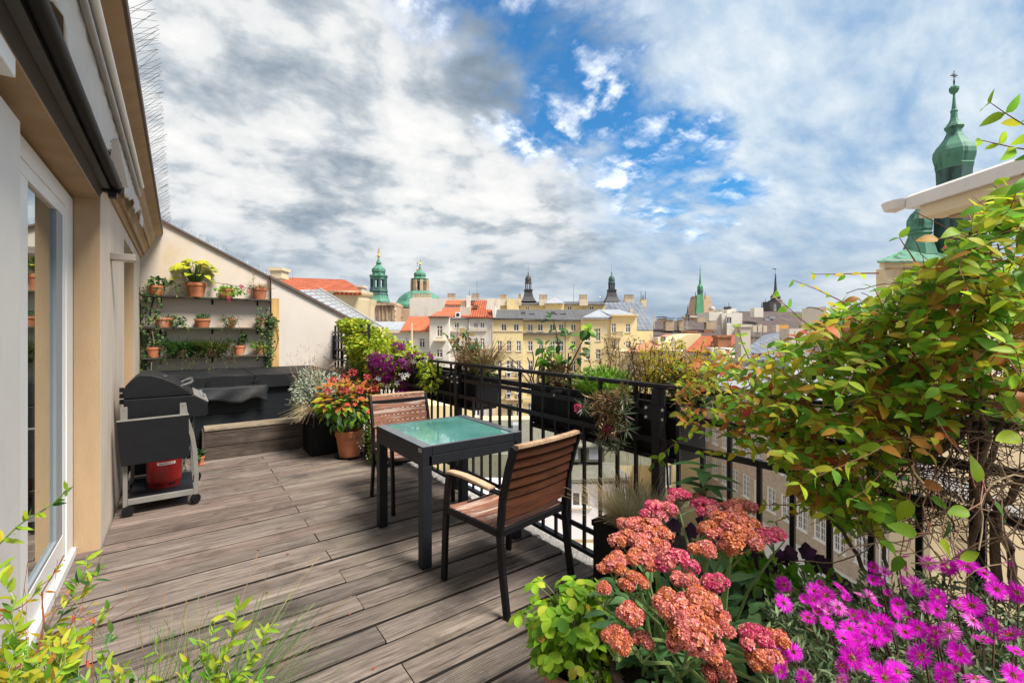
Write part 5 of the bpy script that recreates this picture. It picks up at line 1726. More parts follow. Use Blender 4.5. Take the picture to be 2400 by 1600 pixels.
# ---- church of the right-hand green onion towers
DR = 62.0
k7 = City('onion_church', 'cream church with green copper onion towers rising behind the eave on the right', 'church', 2180, DR, -22)
k7.wall(2075, 2330, 628, DR + 1, 1.6, M_cream, [(2185, 640, 690, 26, 'x')], sills=False)
for px in (2085, 2128, 2150, 2215, 2260):
    k7.block(px - 7, px + 7, 632, 760, DR + 0.6, 0.6, M_cream, 'pilaster')
k7.cornice(2062, 2340, 617, 628, DR + 1, 0.7, M_cream)
k7.cornice(2057, 2345, 611, 616.8, DR + 1, 1.1, M_chimp)
k7.roof([(2055, 611.5, DR - .4), (2345, 611.5, DR - .4), (2300, 575, DR + 8), (2150, 572, DR + 7)], M_verd)
o7 = k7.spire(2236, DR + 4, [(50, 640), (48, 480), (42, 438), (44, 398)], M_verd_d, 8, 'tower')
k7.spire(2236, DR + 4, [(44, 398), (46, 393), (47, 390), (45, 388)], M_verd, 8, 'cornice_ring', par=o7)
for k in range(8):
    th = 2 * PI * k / 8
    c_ = k7.L(2236, 420, DR + 4); R_ = 40.5 / F * DR * .73
    q = MB(); q.lathe([(.62, 0), (.62, .12), (.48, .16), (.40, .05)], 12); o = q.build('clock_recess', M_verd, o7)
    o.location = (c_.x + R_ * math.cos(th), c_.y + R_ * math.sin(th), c_.z); o.rotation_euler = (0, PI / 2, th)
k7.spire(2236, DR + 4, [(45, 388), (48, 380), (52, 368), (51, 357), (44, 346), (34, 336), (25, 325), (19, 314), (18, 306), (24, 299), (21, 296), (13, 287), (9, 278), (8, 264), (9.5, 262), (9, 259.5), (6.5, 257), (4.2, 240), (3, 226), (3, 221), (9, 217), (12.5, 211), (12.5, 206.5), (8, 202), (3, 200)], M_verd, 8, 'onion_dome', par=o7)
k7.spire(2236, DR + 4, [(1.4, 200), (2.4, 192), (1.2, 186), (.9, 166)], M_iron, 6, 'finial', par=o7)
for dx, dy in ((0, 0),):
    m = MB(); a_, b_ = k7.L(2228, 176.5, DR + 4), k7.L(2244, 178.5, DR + 4); m.box(a_.x, a_.y - .05, b_.z, b_.x, a_.y + .05, a_.z)
    a_ = k7.L(2236, 177.5, DR + 4)
    for k in range(4):
        th = PI / 4 + k * PI / 2
        m.bar(a_, a_ + Vector((.45 * math.cos(th), 0, .45 * math.sin(th))), .05, .05)
    m.build('cross', M_iron, o7)
k7.spire(2155, DR + 5, [(44, 600), (36, 575), (28, 556), (26, 551), (31, 548), (26, 543), (30, 539), (30, 532), (31, 526), (30, 515), (22, 503), (10, 492), (4, 480)], M_verd, 8, 'small_onion_dome')

# ---- eave of the house next door (right)
e8 = City('eave_house', 'pale neighbouring house with a white fascia eave and gutter end above the vine', 'house', 2140, 9.0, 0)
def EV(d, pu, z):
    return Vector((pu - e8.u0, d - e8.d0, z))
U = 7.75
m = MB(); m.prism([(U - e8.u0 + .02, 3.93), (U - e8.u0 + .02, 4.15), (U - e8.u0 + .10, 4.21), (5, 4.26), (5, 4.0), (U - e8.u0 + .5, 3.93)], 3.4 - 9, 8.98 - 9); m.build('roof_edge', M_offwhite, e8.o)
m = MB(); m.prism([(U - e8.u0 + .10, 3.70), (U - e8.u0 + .55, 3.70), (U - e8.u0 + .55, 3.925), (U - e8.u0 + .12, 3.925)], 3.4 - 9, 8.78 - 9); m.build('fascia', M_cream, e8.o)
m = MB(); m.lathe([(.02, 0), (.16, .06), (.20, .2), (.2, .22)], 14, (U - e8.u0 + .03, 8.98 - 9 + .26, 3.93), sx=.9, sy=1.4); m.build('gutter_end', M_offwhite, e8.o)
m = MB(); m.prism([(U - e8.u0 + .5, 3.66), (U - e8.u0 + 2.0, 3.66), (U - e8.u0 + 2.0, 3.69), (U - e8.u0 + .5, 3.69)], 3.4 - 9, 8.6 - 9); m.build('soffit', M_ochre, e8.o)
m = MB(); m.box(U - e8.u0 + 1.6, 3.4 - 9, -20, U - e8.u0 + 5, 8.0 - 9, 3.65); m.build('wall', M_cream, e8.o)

# ---- lower courtyard buildings seen through the railing
bk = City('brick_house', 'long pale brick courtyard house with rows of white casement windows', 'house', 1856, 31.6, -22)
VX = -0.0965
U0 = 22.5
def BK(d, off, z):
    """point on the brick front at distance d, off metres to the right of it"""
    return Vector((U0 + VX * d + off - bk.u0, d - bk.d0, z - bk.zb))
bm_ = bpy.data.materials.new('pale_brickwork')
bm_.use_nodes = True
t = NT(bm_.node_tree)
tc = t.n('ShaderNodeTexCoord')
sx = t.n('ShaderNodeSeparateXYZ'); t.link(tc.outputs['Object'], sx.inputs[0])
cb = t.n('ShaderNodeCombineXYZ'); t.link(sx.outputs[1], cb.inputs[0]); t.link(sx.outputs[2], cb.inputs[1])
br = t.n('ShaderNodeTexBrick', i_Scale=1.0, i_Color1=(0.47, 0.35, 0.26, 1), i_Color2=(0.60, 0.48, 0.37, 1), i_Mortar=(0.42, 0.36, 0.29, 1))
br.inputs['Brick Width'].default_value = 0.30; br.inputs['Row Height'].default_value = 0.115; br.inputs['Mortar Size'].default_value = 0.012
t.link(cb.outputs[0], br.inputs['Vector'])
nb = t.noise(tc.outputs['Object'], 0.8, 5, 0.6)
colb = t.mix(t.smooth(nb, 0.52, 0.75), br.outputs['Color'], (0.55, 0.47, 0.38))
bs = t.n('ShaderNodeBsdfPrincipled', i_Roughness=0.9); t.link(colb, bs.inputs['Base Color'])
bp = t.n('ShaderNodeBump', i_Strength=0.8, i_Distance=0.02); t.link(br.outputs['Fac'], bp.inputs['Height']); bp.invert = True
t.link(bp.outputs[0], bs.inputs['Normal'])
t.link(bs.outputs[0], t.n('ShaderNodeOutputMaterial').inputs[0])
rowsz = [(-3.0 - 3.1 * k - 2.55, -3.0 - 3.1 * k - 0.85) for k in range(3)]
rowsz = [(-5.6, -3.85), (-8.65, -6.9), (-11.78, -10.02)]
wds = [18.3 + i * 1.545 for i in range(24)]
m = MB()
d_a, d_b, z_a, z_b = 16.0, 56.0, -22.0, -3.3
zs = sorted({z_a, z_b, -14.6, -13.0, *[z for r in rowsz for z in r]})
ds = sorted({d_a, d_b, *[w_ - .45 for w_ in wds], *[w_ + .45 for w_ in wds]})
for zi in range(len(zs) - 1):
    for di in range(len(ds) - 1):
        cz, cd = (zs[zi] + zs[zi + 1]) / 2, (ds[di] + ds[di + 1]) / 2
        if any(a < cz < b_ for a, b_ in rowsz) and any(abs(cd - w_) < .45 for w_ in wds):
            continue
        m.add([BK(ds[di], 0, zs[zi]), BK(ds[di + 1], 0, zs[zi]), BK(ds[di + 1], 0, zs[zi + 1]), BK(ds[di], 0, zs[zi + 1])], [(0, 1, 2, 3)])
m.add([BK(d_a, 0, z_a), BK(d_a, 9, z_a), BK(d_a, 9, z_b), BK(d_a, 0, z_b)], [(0, 1, 2, 3)])
m.build('brick_front', bm_, bk.o)
m = MB(); m.slab([BK(d_a, -.25, z_b + .15), BK(d_b, -.25, z_b + .15), BK(d_b, 6, z_b + 1.6), BK(d_a, 6, z_b + 1.6)], .15); m.build('roof', M_zinc, bk.o)
m = MB()
for i in range(9):
    m.bar(BK(d_a + i * 4.3, -.2, z_b + .22), BK(d_a + i * 4.3, 5.9, z_b + 1.66), .08, .1)
tag(m.build('seam', M_zinc, bk.o), kind='stuff')
wproto = None
for zr in rowsz:
    for i, w_ in enumerate(wds):
        if wproto is None:
            q = MB()
            hw, h0, h1 = .45, 0, zr[1] - zr[0]
            f = .07
            def WB(a, b_, z0, z1, o0, o1):
                q.box(o0, a, z0, o1, b_, z1)
            WB(-hw, -hw + f, 0, h1, -.02, .06); WB(hw - f, hw, 0, h1, -.02, .06); WB(-hw + f, hw - f, 0, f, -.02, .06); WB(-hw + f, hw - f, h1 - f, h1, -.02, .06)
            WB(-.05, .05, f, h1 - f, -.015, .055)
            for k in (1, 2, 3):
                WB(-hw + f, hw - f, h1 * k / 4 - .02, h1 * k / 4 + .02, 0, .05)
            for s_ in (-1, 1):
                WB(s_ * .225 - .015, s_ * .225 + .015, f, h1 - f, 0, .05)
            wo = q.build('window', M_white, bk.o)
            q = MB(); q.box(.05, -hw + .03, .03, .058, hw - .03, h1 - .03); q.build('pane', M_paneb, wo)
            q = MB(); q.box(-.12, -hw - .08, -.07, .02, hw + .08, -.004); q.build('sill', M_white, wo)
            wproto = wo
        else:
            wo = copy_tree(wproto, bk.o)
        p_ = BK(w_, 0.04, zr[0])
        wo.location = p_
        wo.rotation_euler = (0, 0, math.atan(-VX))
m = MB(); m.slab([BK(17, -3.2, -13.2), BK(40, -3.2, -13.2), BK(40, -.02, -12.9), BK(17, -.02, -12.9)], .25); m.build('canopy', M_offwhite, bk.o)
for i in range(12):
    d0_ = 17.4 + i * 1.7
    q = MB(); q.add([BK(d0_, -.12, -14.7), BK(d0_ + 1.4, -.12, -14.7), BK(d0_ + 1.4, -.12, -13.2), BK(d0_, -.12, -13.2)], [(0, 1, 2, 3)]); g_ = q.build('shop_pane', M_bframe, bk.o)
    q = MB(); q.bar(BK(d0_ - .15, -.16, -13.15), BK(d0_ - .15, -.16, -14.7), .2, .12); q.bar(BK(d0_ + .7, -.16, -13.15), BK(d0_ + .7, -.16, -14.7), .06, .06); q.build('shop_frame', M_white, g_)
    q = MB(); q.bar(BK(d0_ - .2, -.17, -13.1), BK(d0_ + 1.6, -.17, -13.1), .25, .2); q.build('shop_lintel', M_white, g_)
dpx = 46.5
for d_ in (44.0, 51.5):
    m = MB(); m.tube([BK(d_, -.2, -3.4), BK(d_, -.2, -14)], .07, 6); m.build('downpipe', M_zincpipe, bk.o)

yw = City('courtyard_yellow_house', 'plain yellow courtyard wall between the grey roof and the brick house', 'house', 1530, 42, -22)
yw.wall(1330, 1597, 1046, 43, 6, M_yel)
yw.wall(1540, 1597, 1010, 41, 6, M_yel, [(1568, 1090, 1140, 16, 'm'), (1577, 1160, 1200, 18, 'm')])
yw.cornice(1440, 1600, 1041, 1047, 41.2, .4, M_cream)
yw.roof([(1540, 1012, 40.6), (1600, 1012, 40.6), (1600, 960, 47), (1540, 960, 47)], M_tiled)

gy = City('courtyard_white_house', 'low white courtyard house with mossy grey mansard roof and white windows', 'house', 1330, 26, -10.3)
gy.wall(1225, 1470, 1128, 26, 9, M_pale, [(1280, 1165, 1192, 26, 'm'), (1361, 1152, 1188, 42, 'mm'), (1428, 1148, 1178, 18, 'm')], sills=True)
gy.cornice(1222, 1474, 1124, 1130, 26, .25, M_zincd, 'gutter')
gy.roof([(1218, 1130, 25.6), (1476, 1117, 25.6), (1440, 1083, 28.5), (1190, 1083, 28.5)], M_mossy)
m = MB(); gp_ = [gy.L(1100, 1090, 28.6), gy.L(1530, 1090, 28.6), gy.L(1522, 1046, 30.2), gy.L(1092, 1046, 30.2)]; m.slab(gp_, .2, (0, 1, 0)); gy_m = m.build('mansard', M_mossd, gy.o)
gy.roof([(1080, 1050, 29.8), (1535, 1046, 29.8), (1480, 978, 37), (1100, 985, 37)], M_mossy)
gy.wall(1085, 1480, 990, 37.2, 3, M_yel2)
for px in (1338, 1393, 1292):
    a_ = gy.L(px, 1078, 28.4)
    m = MB(); m.box(a_.x - .55, a_.y - .4, a_.z, a_.x + .55, a_.y + 1.6, a_.z + 1.0); dd_ = m.build('dormer', M_mossd, gy.o)
    m = MB(); m.slab([(a_.x - .7, a_.y - .6, a_.z + 1.02), (a_.x + .7, a_.y - .6, a_.z + 1.02), (a_.x + .7, a_.y + 2.4, a_.z + 1.3), (a_.x - .7, a_.y + 2.4, a_.z + 1.3)], .1); m.build('dormer_roof', M_mossy, dd_)
    m = MB(); m.box(a_.x - .4, a_.y - .412, a_.z + .15, a_.x + .4, a_.y - .402, a_.z + .85); m.build('pane', M_zinc, dd_)
gy.block(1246, 1256, 993, 1006, 35, 1.0, M_zinc, 'roof_vent'); gy.block(1202, 1219, 996, 1017, 34, 1.2, M_zinc, 'roof_vent')
m = MB()
for i in range(16):
    p_ = gy.L(1208 + (i % 2) * .6, 1018 + i * 3.6, 33.5 - i * .18); m.box(p_.x - .25, p_.y - .03, p_.z - .03, p_.x + .25, p_.y + .03, p_.z + .03)
m.build('roof_ladder', M_white, gy.o)
gy2 = City('courtyard_green_house', 'mossy dark roofed cream courtyard building behind the table', 'house', 1090, 30, -14)
gy2.roof([(1098, 1065, 27), (1190, 1065, 27), (1195, 1002, 34), (1090, 1002, 34)], M_mossy)
m = MB(); gp_ = [gy2.L(1098, 1130, 26.2), gy2.L(1200, 1130, 26.2), gy2.L(1195, 1066, 27), gy2.L(1098, 1066, 27)]; m.slab(gp_, .2, (0, 1, 0)); m.build('mansard', M_mossd, gy2.o)
gy2.roof([(1060, 1180, 21), (1235, 1180, 21), (1225, 1128, 26), (1098, 1128, 26)], M_mossy)
gy2.wall(930, 1099, 950, 33, 8, M_yel, [(1116, 951, 976, 20, 't')])
gy2.wall(1060, 1230, 1182, 21.5, 4, M_pale)
pv = City('paved_roof', 'beige paved courtyard terrace below the railing', 'terrace', 1330, 22, -10.5)
m = MB(); m.box(-9, -6, -.3, 9, 4.0, 0); m.build('slab', pmat('beige_paving', (0.47, 0.385, 0.315), 0.9, 0.15, 1.2, dirt=(0.33, 0.27, 0.23), dirt_scale=1.5), pv.o)
yr = City('beige_side_house', 'beige rendered neighbouring wall with a grey sloping flashing behind the twigs of the vine', 'house', 2350, 11, -20)
m = MB(); m.prism([(-1.75, 0), (6, 0), (6, 20.9), (-1.75, 20.1)], 0, 1.2); m.build('wall', M_cream, yr.o)
m = MB(); a_, b_ = yr.L(2150, 1095, 10.9), yr.L(2400, 1215, 10.6); m.bar(a_, b_, .12, .34); m.build('flashing', M_pale, yr.o)
m = MB(); m.bar(a_ + Vector((0, .02, -.25)), b_ + Vector((0, .02, -.25)), .06, .10); m.build('flashing_drip', M_zincd, yr.o)

# ------------------------------------------------------------------ plants
L_lime = leafmat('lime_leaf', (0.33, 0.52, 0.03), (0.47, 0.60, 0.04), (0.56, 0.56, 0.04), trans=.55)
L_green = leafmat('fresh_green_leaf', (0.17, 0.41, 0.035), (0.28, 0.50, 0.04), (0.42, 0.53, 0.05), trans=.55)
L_dark = leafmat('dark_green_leaf', (0.035, 0.10, 0.022), (0.065, 0.15, 0.03), (0.11, 0.19, 0.04))
L_ivy = leafmat('ivy_leaf', (0.045, 0.11, 0.028), (0.085, 0.17, 0.035), (0.17, 0.25, 0.05))
L_gold = leafmat('golden_leaf', (0.48, 0.46, 0.035), (0.54, 0.40, 0.035), (0.54, 0.26, 0.045), trans=.55)
L_orange = leafmat('orange_leaf', (0.48, 0.22, 0.04), (0.52, 0.16, 0.045), (0.48, 0.075, 0.04), trans=.4)
L_rust = leafmat('reddish_leaf', (0.30, 0.10, 0.055), (0.34, 0.075, 0.05), (0.30, 0.16, 0.05))
L_yel = leafmat('yellow_green_leaf', (0.46, 0.50, 0.025), (0.56, 0.54, 0.03), (0.60, 0.48, 0.04), trans=0.4)
L_trel = leafmat('trellis_leaf', (0.27, 0.38, 0.022), (0.43, 0.48, 0.03), (0.52, 0.44, 0.035), trans=.4)
L_silver = leafmat('silver_leaf', (0.33, 0.37, 0.27), (0.44, 0.47, 0.38), (0.27, 0.31, 0.18), trans=0.15)
L_sedum = leafmat('sedum_leaf', (0.085, 0.20, 0.068), (0.125, 0.255, 0.09), (0.15, 0.27, 0.10), trans=0.2)
L_straw = leafmat('strawberry_leaf', (0.25, 0.47, 0.03), (0.38, 0.56, 0.04), (0.50, 0.54, 0.05), trans=.4)
L_aster = leafmat('aster_leaf', (0.085, 0.135, 0.058), (0.14, 0.185, 0.085), (0.20, 0.21, 0.09), trans=0.2)
L_dry = leafmat('dry_leaf', (0.24, 0.165, 0.07), (0.32, 0.21, 0.10), (0.19, 0.10, 0.045), trans=0.2)
L_hay = leafmat('dry_grass_blade', (0.50, 0.38, 0.20), (0.60, 0.46, 0.27), (0.38, 0.31, 0.15), trans=0.3)
L_blue = leafmat('bluish_grass_blade', (0.25, 0.34, 0.25), (0.34, 0.40, 0.25), (0.50, 0.44, 0.25), trans=0.3)
L_grass = leafmat('green_grass_blade', (0.06, 0.13, 0.025), (0.11, 0.19, 0.035), (0.19, 0.20, 0.05), trans=0.2)
L_tuft = leafmat('bright_tuft_blade', (0.16, 0.36, 0.03), (0.25, 0.44, 0.045), (0.33, 0.46, 0.06), trans=0.3)
P_mag = leafmat('magenta_petal', (0.80, 0.010, 0.66), (0.88, 0.022, 0.76), (0.90, 0.10, 0.82), trans=0.45, spec=.1)
P_disk = leafmat('flower_disk', (0.55, 0.07, 0.06), (0.62, 0.17, 0.04), (0.60, 0.30, 0.05), trans=0.0)
P_pink = leafmat('pink_floret', (0.64, 0.17, 0.16), (0.72, 0.27, 0.24), (0.76, 0.42, 0.37), trans=0.25)
P_oran = leafmat('orange_floret', (0.60, 0.17, 0.06), (0.68, 0.25, 0.11), (0.74, 0.38, 0.25), trans=0.25)
P_hot = leafmat('hot_pink_floret', (0.62, 0.055, 0.17), (0.70, 0.11, 0.22), (0.72, 0.22, 0.32), trans=0.25)
P_purp = leafmat('purple_petal', (0.085, 0.003, 0.055), (0.135, 0.005, 0.085), (0.22, 0.012, 0.14), trans=0.2, spec=.15)
P_dpur = leafmat('dark_petunia_petal', (0.030, 0.006, 0.030), (0.05, 0.008, 0.05), (0.09, 0.012, 0.08), trans=0.1)
P_white = leafmat('white_petal', (0.62, 0.60, 0.55), (0.72, 0.66, 0.60), (0.70, 0.60, 0.62), trans=0.3)
P_red = leafmat('red_flower', (0.48, 0.035, 0.045), (0.58, 0.075, 0.08), (0.62, 0.16, 0.15), trans=0.2)
P_rose = leafmat('pink_flower', (0.60, 0.03, 0.12), (0.72, 0.06, 0.20), (0.75, 0.20, 0.30), trans=0.2)
M_bark = pmat('vine_bark', (0.13, 0.082, 0.052), 0.9, 0.35, 14, bump=0.6, bscale=60, bdist=0.006)
M_twig = pmat('thin_twig', (0.085, 0.050, 0.030), 0.85, 0.3, 14)
M_paletwig = pmat('pale_twig', (0.30, 0.21, 0.13), 0.85, 0.25, 14)
M_stem = pmat('green_stem', (0.16, 0.23, 0.07), 0.6, 0.2, 14)
M_redstem = pmat('reddish_stem', (0.23, 0.085, 0.05), 0.6, 0.2, 14)


def pot(parent, r, h, mat=None, rb=None, soil=True):
    rb = rb or r * 0.72
    mat = mat or M_terra
    m_ = MB()
    m_.lathe([(rb, 0), (r * 0.93, h * 0.78), (r, h * 0.79), (r, h), (r * 0.90, h), (r * 0.86, h * 0.84)], 22)
    o_ = m_.build('pot', mat, parent, smooth=True)
    if soil:
        m_ = MB(); m_.lathe([(r * 0.80, h * 0.80), (r * 0.86, h * 0.87), (r * 0.3, h * 0.90)], 16); m_.build('soil', M_soil, parent)
    return o_


def curve_pts(p, d, L, n=6, droop=0.0, wob=0.15):
    """a wandering stem from p in direction d"""
    p, d = Vector(p), Vector(d).normalized()
    out = [p.copy()]
    for _ in range(n):
        d = (d + Vector((rng.gauss(0, wob), rng.gauss(0, wob), rng.gauss(0, wob) - droop))).normalized()
        p = p + d * (L / n)
        out.append(p.copy())
    return out


def grass(L_, n, c, spread, h, droop=0.5, mi=0, w=0.035, tilt=None):
    """arching blades from around c"""
    tpl_cache = [leaf_tpl(w, 5, 0.4, k) for k in (0.15 * droop, 0.5 * droop, 1.0 * droop)]
    th = nr.rand(n) * 2 * PI
    rad = np.sqrt(nr.rand(n)) * spread
    P = np.stack([c[0] + rad * np.cos(th), c[1] + rad * np.sin(th), np.full(n, c[2])], 1)
    out = 0.25 + 0.55 * nr.rand(n)
    D = np.stack([np.cos(th) * out, np.sin(th) * out, np.ones(n)], 1) + nr.normal(size=(n, 3)) * 0.12
    if tilt is not None:
        D = D + np.array(tilt)
    S = h * (0.6 + 0.55 * nr.rand(n))
    k = nr.randint(0, 3, n)
    for i in range(3):
        q = k == i
        Nn = np.stack([-np.cos(th[q]), -np.sin(th[q]), np.full(q.sum(), 0.25)], 1)
        L_.put(tpl_cache[i], P[q], D[q], Nn, S[q], mi)


def bush(L_, tpl, n, c, r, size, mi=0, up=0.5, shell=0.5):
    P, d = blob(n, c, r, shell)
    D = norm(d + rdir(n) * 0.8 + np.array([0, 0, 0.1]))
    N = norm(d * 0.6 + np.array([0, 0, up]) + rdir(n) * 0.45)
    L_.put(tpl, P, D, N, size * (0.65 + 0.7 * nr.rand(n)), mi)


def trail(L_, tpl, P0, n_st, length, size, mi=0, droop=0.35, outd=(0, -1, 0), spacing=0.02, stems=None, wob=0.25):
    """hanging stems with leaves along them"""
    for _ in range(n_st):
        a = Vector(P0) + Vector((rng.uniform(-.05, .05), rng.uniform(-.02, .02), rng.uniform(-.01, .02)))
        pts = curve_pts(a, Vector(outd) + Vector((rng.gauss(0, .5), 0, rng.uniform(0, .5))), length * rng.uniform(.5, 1.1), 8, droop, wob)
        if stems is not None:
            stems.tube(pts, 0.0015, 3, False)
        for p_, q_ in zip(pts[:-1], pts[1:]):
            k = max(1, int((q_ - p_).length / spacing))
            for j_ in range(k):
                pp_ = p_.lerp(q_, (j_ + rng.random()) / k)
                L_.put(tpl, [pp_], rdir(1) + np.array([[0, -.5, -.2]]), [[0, -.5, .9]] + nr.normal(size=(1, 3)) * .3, size * rng.uniform(.6, 1.2), mi)


# ---- pots and plants on the shelves
def spot(px, z, yy=8.15):
    d = ray(px, 700)
    return Vector((d.x * yy / d.y, yy, z))


def shelf_plant(label, px, row_, wpx, hpx, fill, cat='potted plant', mat=None, name='potted_plant'):
    z_ = SHZ[row_]
    p_ = spot(px, z_)
    dep = p_.x * SN + p_.y * CS
    t_ = thing(name, label, cat, p_, 0, 'plant pots on the gable wall shelves')
    r_ = wpx / F * dep / 2
    pot(t_, r_, hpx / F * dep, mat)
    fill(t_, r_, hpx / F * dep)
    return t_


def f_ivy(t_, r_, h_):
    L_ = Leaves()
    bush(L_, LT_HEART, 110, (0.02, -.02, h_ + .05), (.13, .10, .09), .042)
    st = MB()
    for q in ((.10, -.05), (.14, -.04), (-.12, -.03), (.16, -.06)):
        trail(L_, LT_HEART, (q[0], q[1], h_ + .05), 2, .34, .034, 0, .35, (.6 if q[0] > 0 else -.5, -.5, .1), .02, st)
    L_.build('foliage', L_ivy, t_)
    tag(st.build('stems', M_twig, t_), kind='stuff')


def f_bigleaf(t_, r_, h_):
    me_ = [single_leaf(LT_HEART, L_yel), single_leaf(leaf_tpl(.8, 5, .15, .45, .75, .6), L_yel)]
    st = MB()
    for i in range(44):
        th = 2 * PI * i / 44 * 3.6 + rng.uniform(-.3, .3)
        el = rng.uniform(-.1, 1.35)
        R_ = rng.uniform(.10, .25)
        p_ = Vector((R_ * math.cos(th) * math.cos(el), R_ * math.sin(th) * math.cos(el) - .02, h_ + .07 + .27 * math.sin(el)))
        st.tube([(0, 0, h_), p_ * .6 + Vector((0, 0, h_ * .3)), p_], .003, 4, False)
        place_part('leaf', me_[i % 2], t_, p_, (math.cos(th), math.sin(th) - .5, -.15 + rng.uniform(-.3, .4)), (math.cos(th) * .4, math.sin(th) * .4 - .55, .8), rng.uniform(.085, .15))
    tag(st.build('stems', M_stem, t_), kind='stuff')
    L_ = Leaves()
    grass(L_, 60, (0, 0, h_), .05, .30, .7, 0, .07)
    L_.build('foliage', L_grass, t_)


def f_pelarg(t_, r_, h_):
    L_ = Leaves()
    bush(L_, LT_ROUND, 260, (.03, -.05, h_ * .75), (.27, .09, .085), .035)
    L_.build('foliage', L_green, t_)
    for (x_, z_) in ((-.06, -.02), (.01, -.075), (.17, .12), (.19, .10), (.28, .05)):
        q = Leaves(); bush(q, LT_SMALL, 60, (x_, -.15, z_ + .06), (.030, .02, .026), .018)
        q.build('flower_head', P_rose, t_, stuff=False)
    m_ = MB(); m_.tube([(-.10 + .2 * i / 10, 0, h_ + .015 + .06 * math.sin(PI * i / 10)) for i in range(11)], .003, 4); m_.build('wire_loop', M_cable, t_)


def f_drytop(t_, r_, h_):
    L_ = Leaves()
    grass(L_, 160, (.02, 0, h_ * .9), .07, .12, .9, 0, .05)
    L_.build('dry_grass', L_hay, t_)
    L_ = Leaves(); bush(L_, LT_OVAL, 60, (-.10, -.03, h_ * .95), (.07, .05, .05), .03)
    st = MB(); s_ = [(-.09, 0, h_), (-.085, 0, h_ + .14), (-.08, -.01, h_ + .26)]
    st.tube(s_, .002, 4)
    bush(L_, LT_SMALL, 50, (-.085, 0, h_ + .17), (.022, .02, .10), .02)
    L_.build('foliage', L_blend, t_); st.build('stem', M_stem, t_)
L_blend = leafmat('grey_green_leaf', (0.14, 0.20, 0.11), (0.22, 0.27, 0.16), (0.45, 0.30, 0.32))


def f_cushion(t_, r_, h_):
    L_ = Leaves(); bush(L_, LT_SMALL, 420, (0, 0, h_ + .03), (r_ * 1.05, r_ * 1.0, .055), .022)
    L_.build('foliage', L_dark, t_)


def f_shaggy(t_, r_, h_):
    L_ = Leaves(); bush(L_, LT_SMALL, 330, (-.03, -.04, h_ * .75), (.16, .1, .09), .026)
    st = MB(); trail(L_, LT_SMALL, (0, -.08, h_ * .6), 7, .28, .022, 0, .4, (0, -.4, -.2), .012, st)
    L_.build('foliage', L_olive, t_); tag(st.build('stems', M_twig, t_), kind='stuff')
L_olive = leafmat('olive_leaf', (0.075, 0.115, 0.022), (0.13, 0.16, 0.03), (0.20, 0.15, 0.05))


def f_mixed(t_, r_, h_):
    L_ = Leaves(); bush(L_, LT_HEART, 130, (.13, -.02, h_ * .7), (.13, .09, .08), .036); bush(L_, LT_SMALL, 120, (0, -.03, h_), (.13, .08, .05), .025)
    st = MB(); trail(L_, LT_HEART, (.15, -.08, h_ * .6), 5, .26, .028, 0, .35, (.6, -.4, 0), .016, st)
    L_.build('foliage', L_ivy, t_); tag(st.build('stems', M_twig, t_), kind='stuff')


def f_sprigs(t_, r_, h_):
    L_ = Leaves(); st = MB()
    for i in range(6):
        pts = curve_pts((rng.uniform(-.04, .04), 0, h_ * .9), (rng.uniform(-.3, .8), -.2, 1), rng.uniform(.12, .25), 5, .12)
        st.tube(pts, .002, 4, False)
        for p_ in pts[2:]:
            L_.put(LT_ROUND, [p_] * 3, rdir(3), rdir(3, 1.0), .045)
    L_.build('foliage', L_dark, t_); tag(st.build('stems', M_twig, t_), kind='stuff')


def f_light(t_, r_, h_):
    L_ = Leaves(); bush(L_, LT_OVAL, 170, (-.05, -.03, h_ * 1.0), (.13, .08, .08), .032)
    st = MB(); trail(L_, LT_OVAL, (.05, -.06, h_ * .9), 4, .3, .022, 0, .35, (.2, -.4, 0), .018, st)
    L_.build('foliage', L_green, t_); tag(st.build('stems', M_stem, t_), kind='stuff')


shelf_plant('trailing dark ivy in a terracotta pot at the left end of the top shelf', 367, 0, 34, 23, f_ivy)
shelf_plant('bushy yellow green heart-leaved plant in the largest terracotta pot on the top shelf', 460, 0, 41, 33, f_bigleaf)
shelf_plant('pink flowering pelargonium around a small terracotta pot on the top shelf', 532, 0, 31, 22, f_pelarg)
shelf_plant('terracotta pot with dry grass at the right end of the top shelf', 608.5, 0, 32, 27, f_drytop)
shelf_plant('old terracotta pot overgrown with dark leaves at the left of the middle shelf', 385, 1, 36, 22, f_mixed)
shelf_plant('neat round green cushion plant in a terracotta pot on the middle shelf', 475, 1, 33, 20, f_cushion)
shelf_plant('shaggy olive plant hiding a small pot on the middle shelf', 543, 1, 15, 22, f_shaggy)
shelf_plant('chipped terracotta pot beside ivy at the right end of the middle shelf', 611, 1, 21, 23, f_mixed, mat=M_terra_old)
shelf_plant('bright terracotta pot with dark sprigs at the left of the lowest shelf', 361, 2, 29, 24, f_sprigs)
shelf_plant('small terracotta pot in the right half of the lowest shelf beside the olive bush', 561, 2, 26, 23, f_sprigs)
shelf_plant('small terracotta pot with light green shoots at the right end of the lowest shelf', 612, 2, 22, 21, f_light)
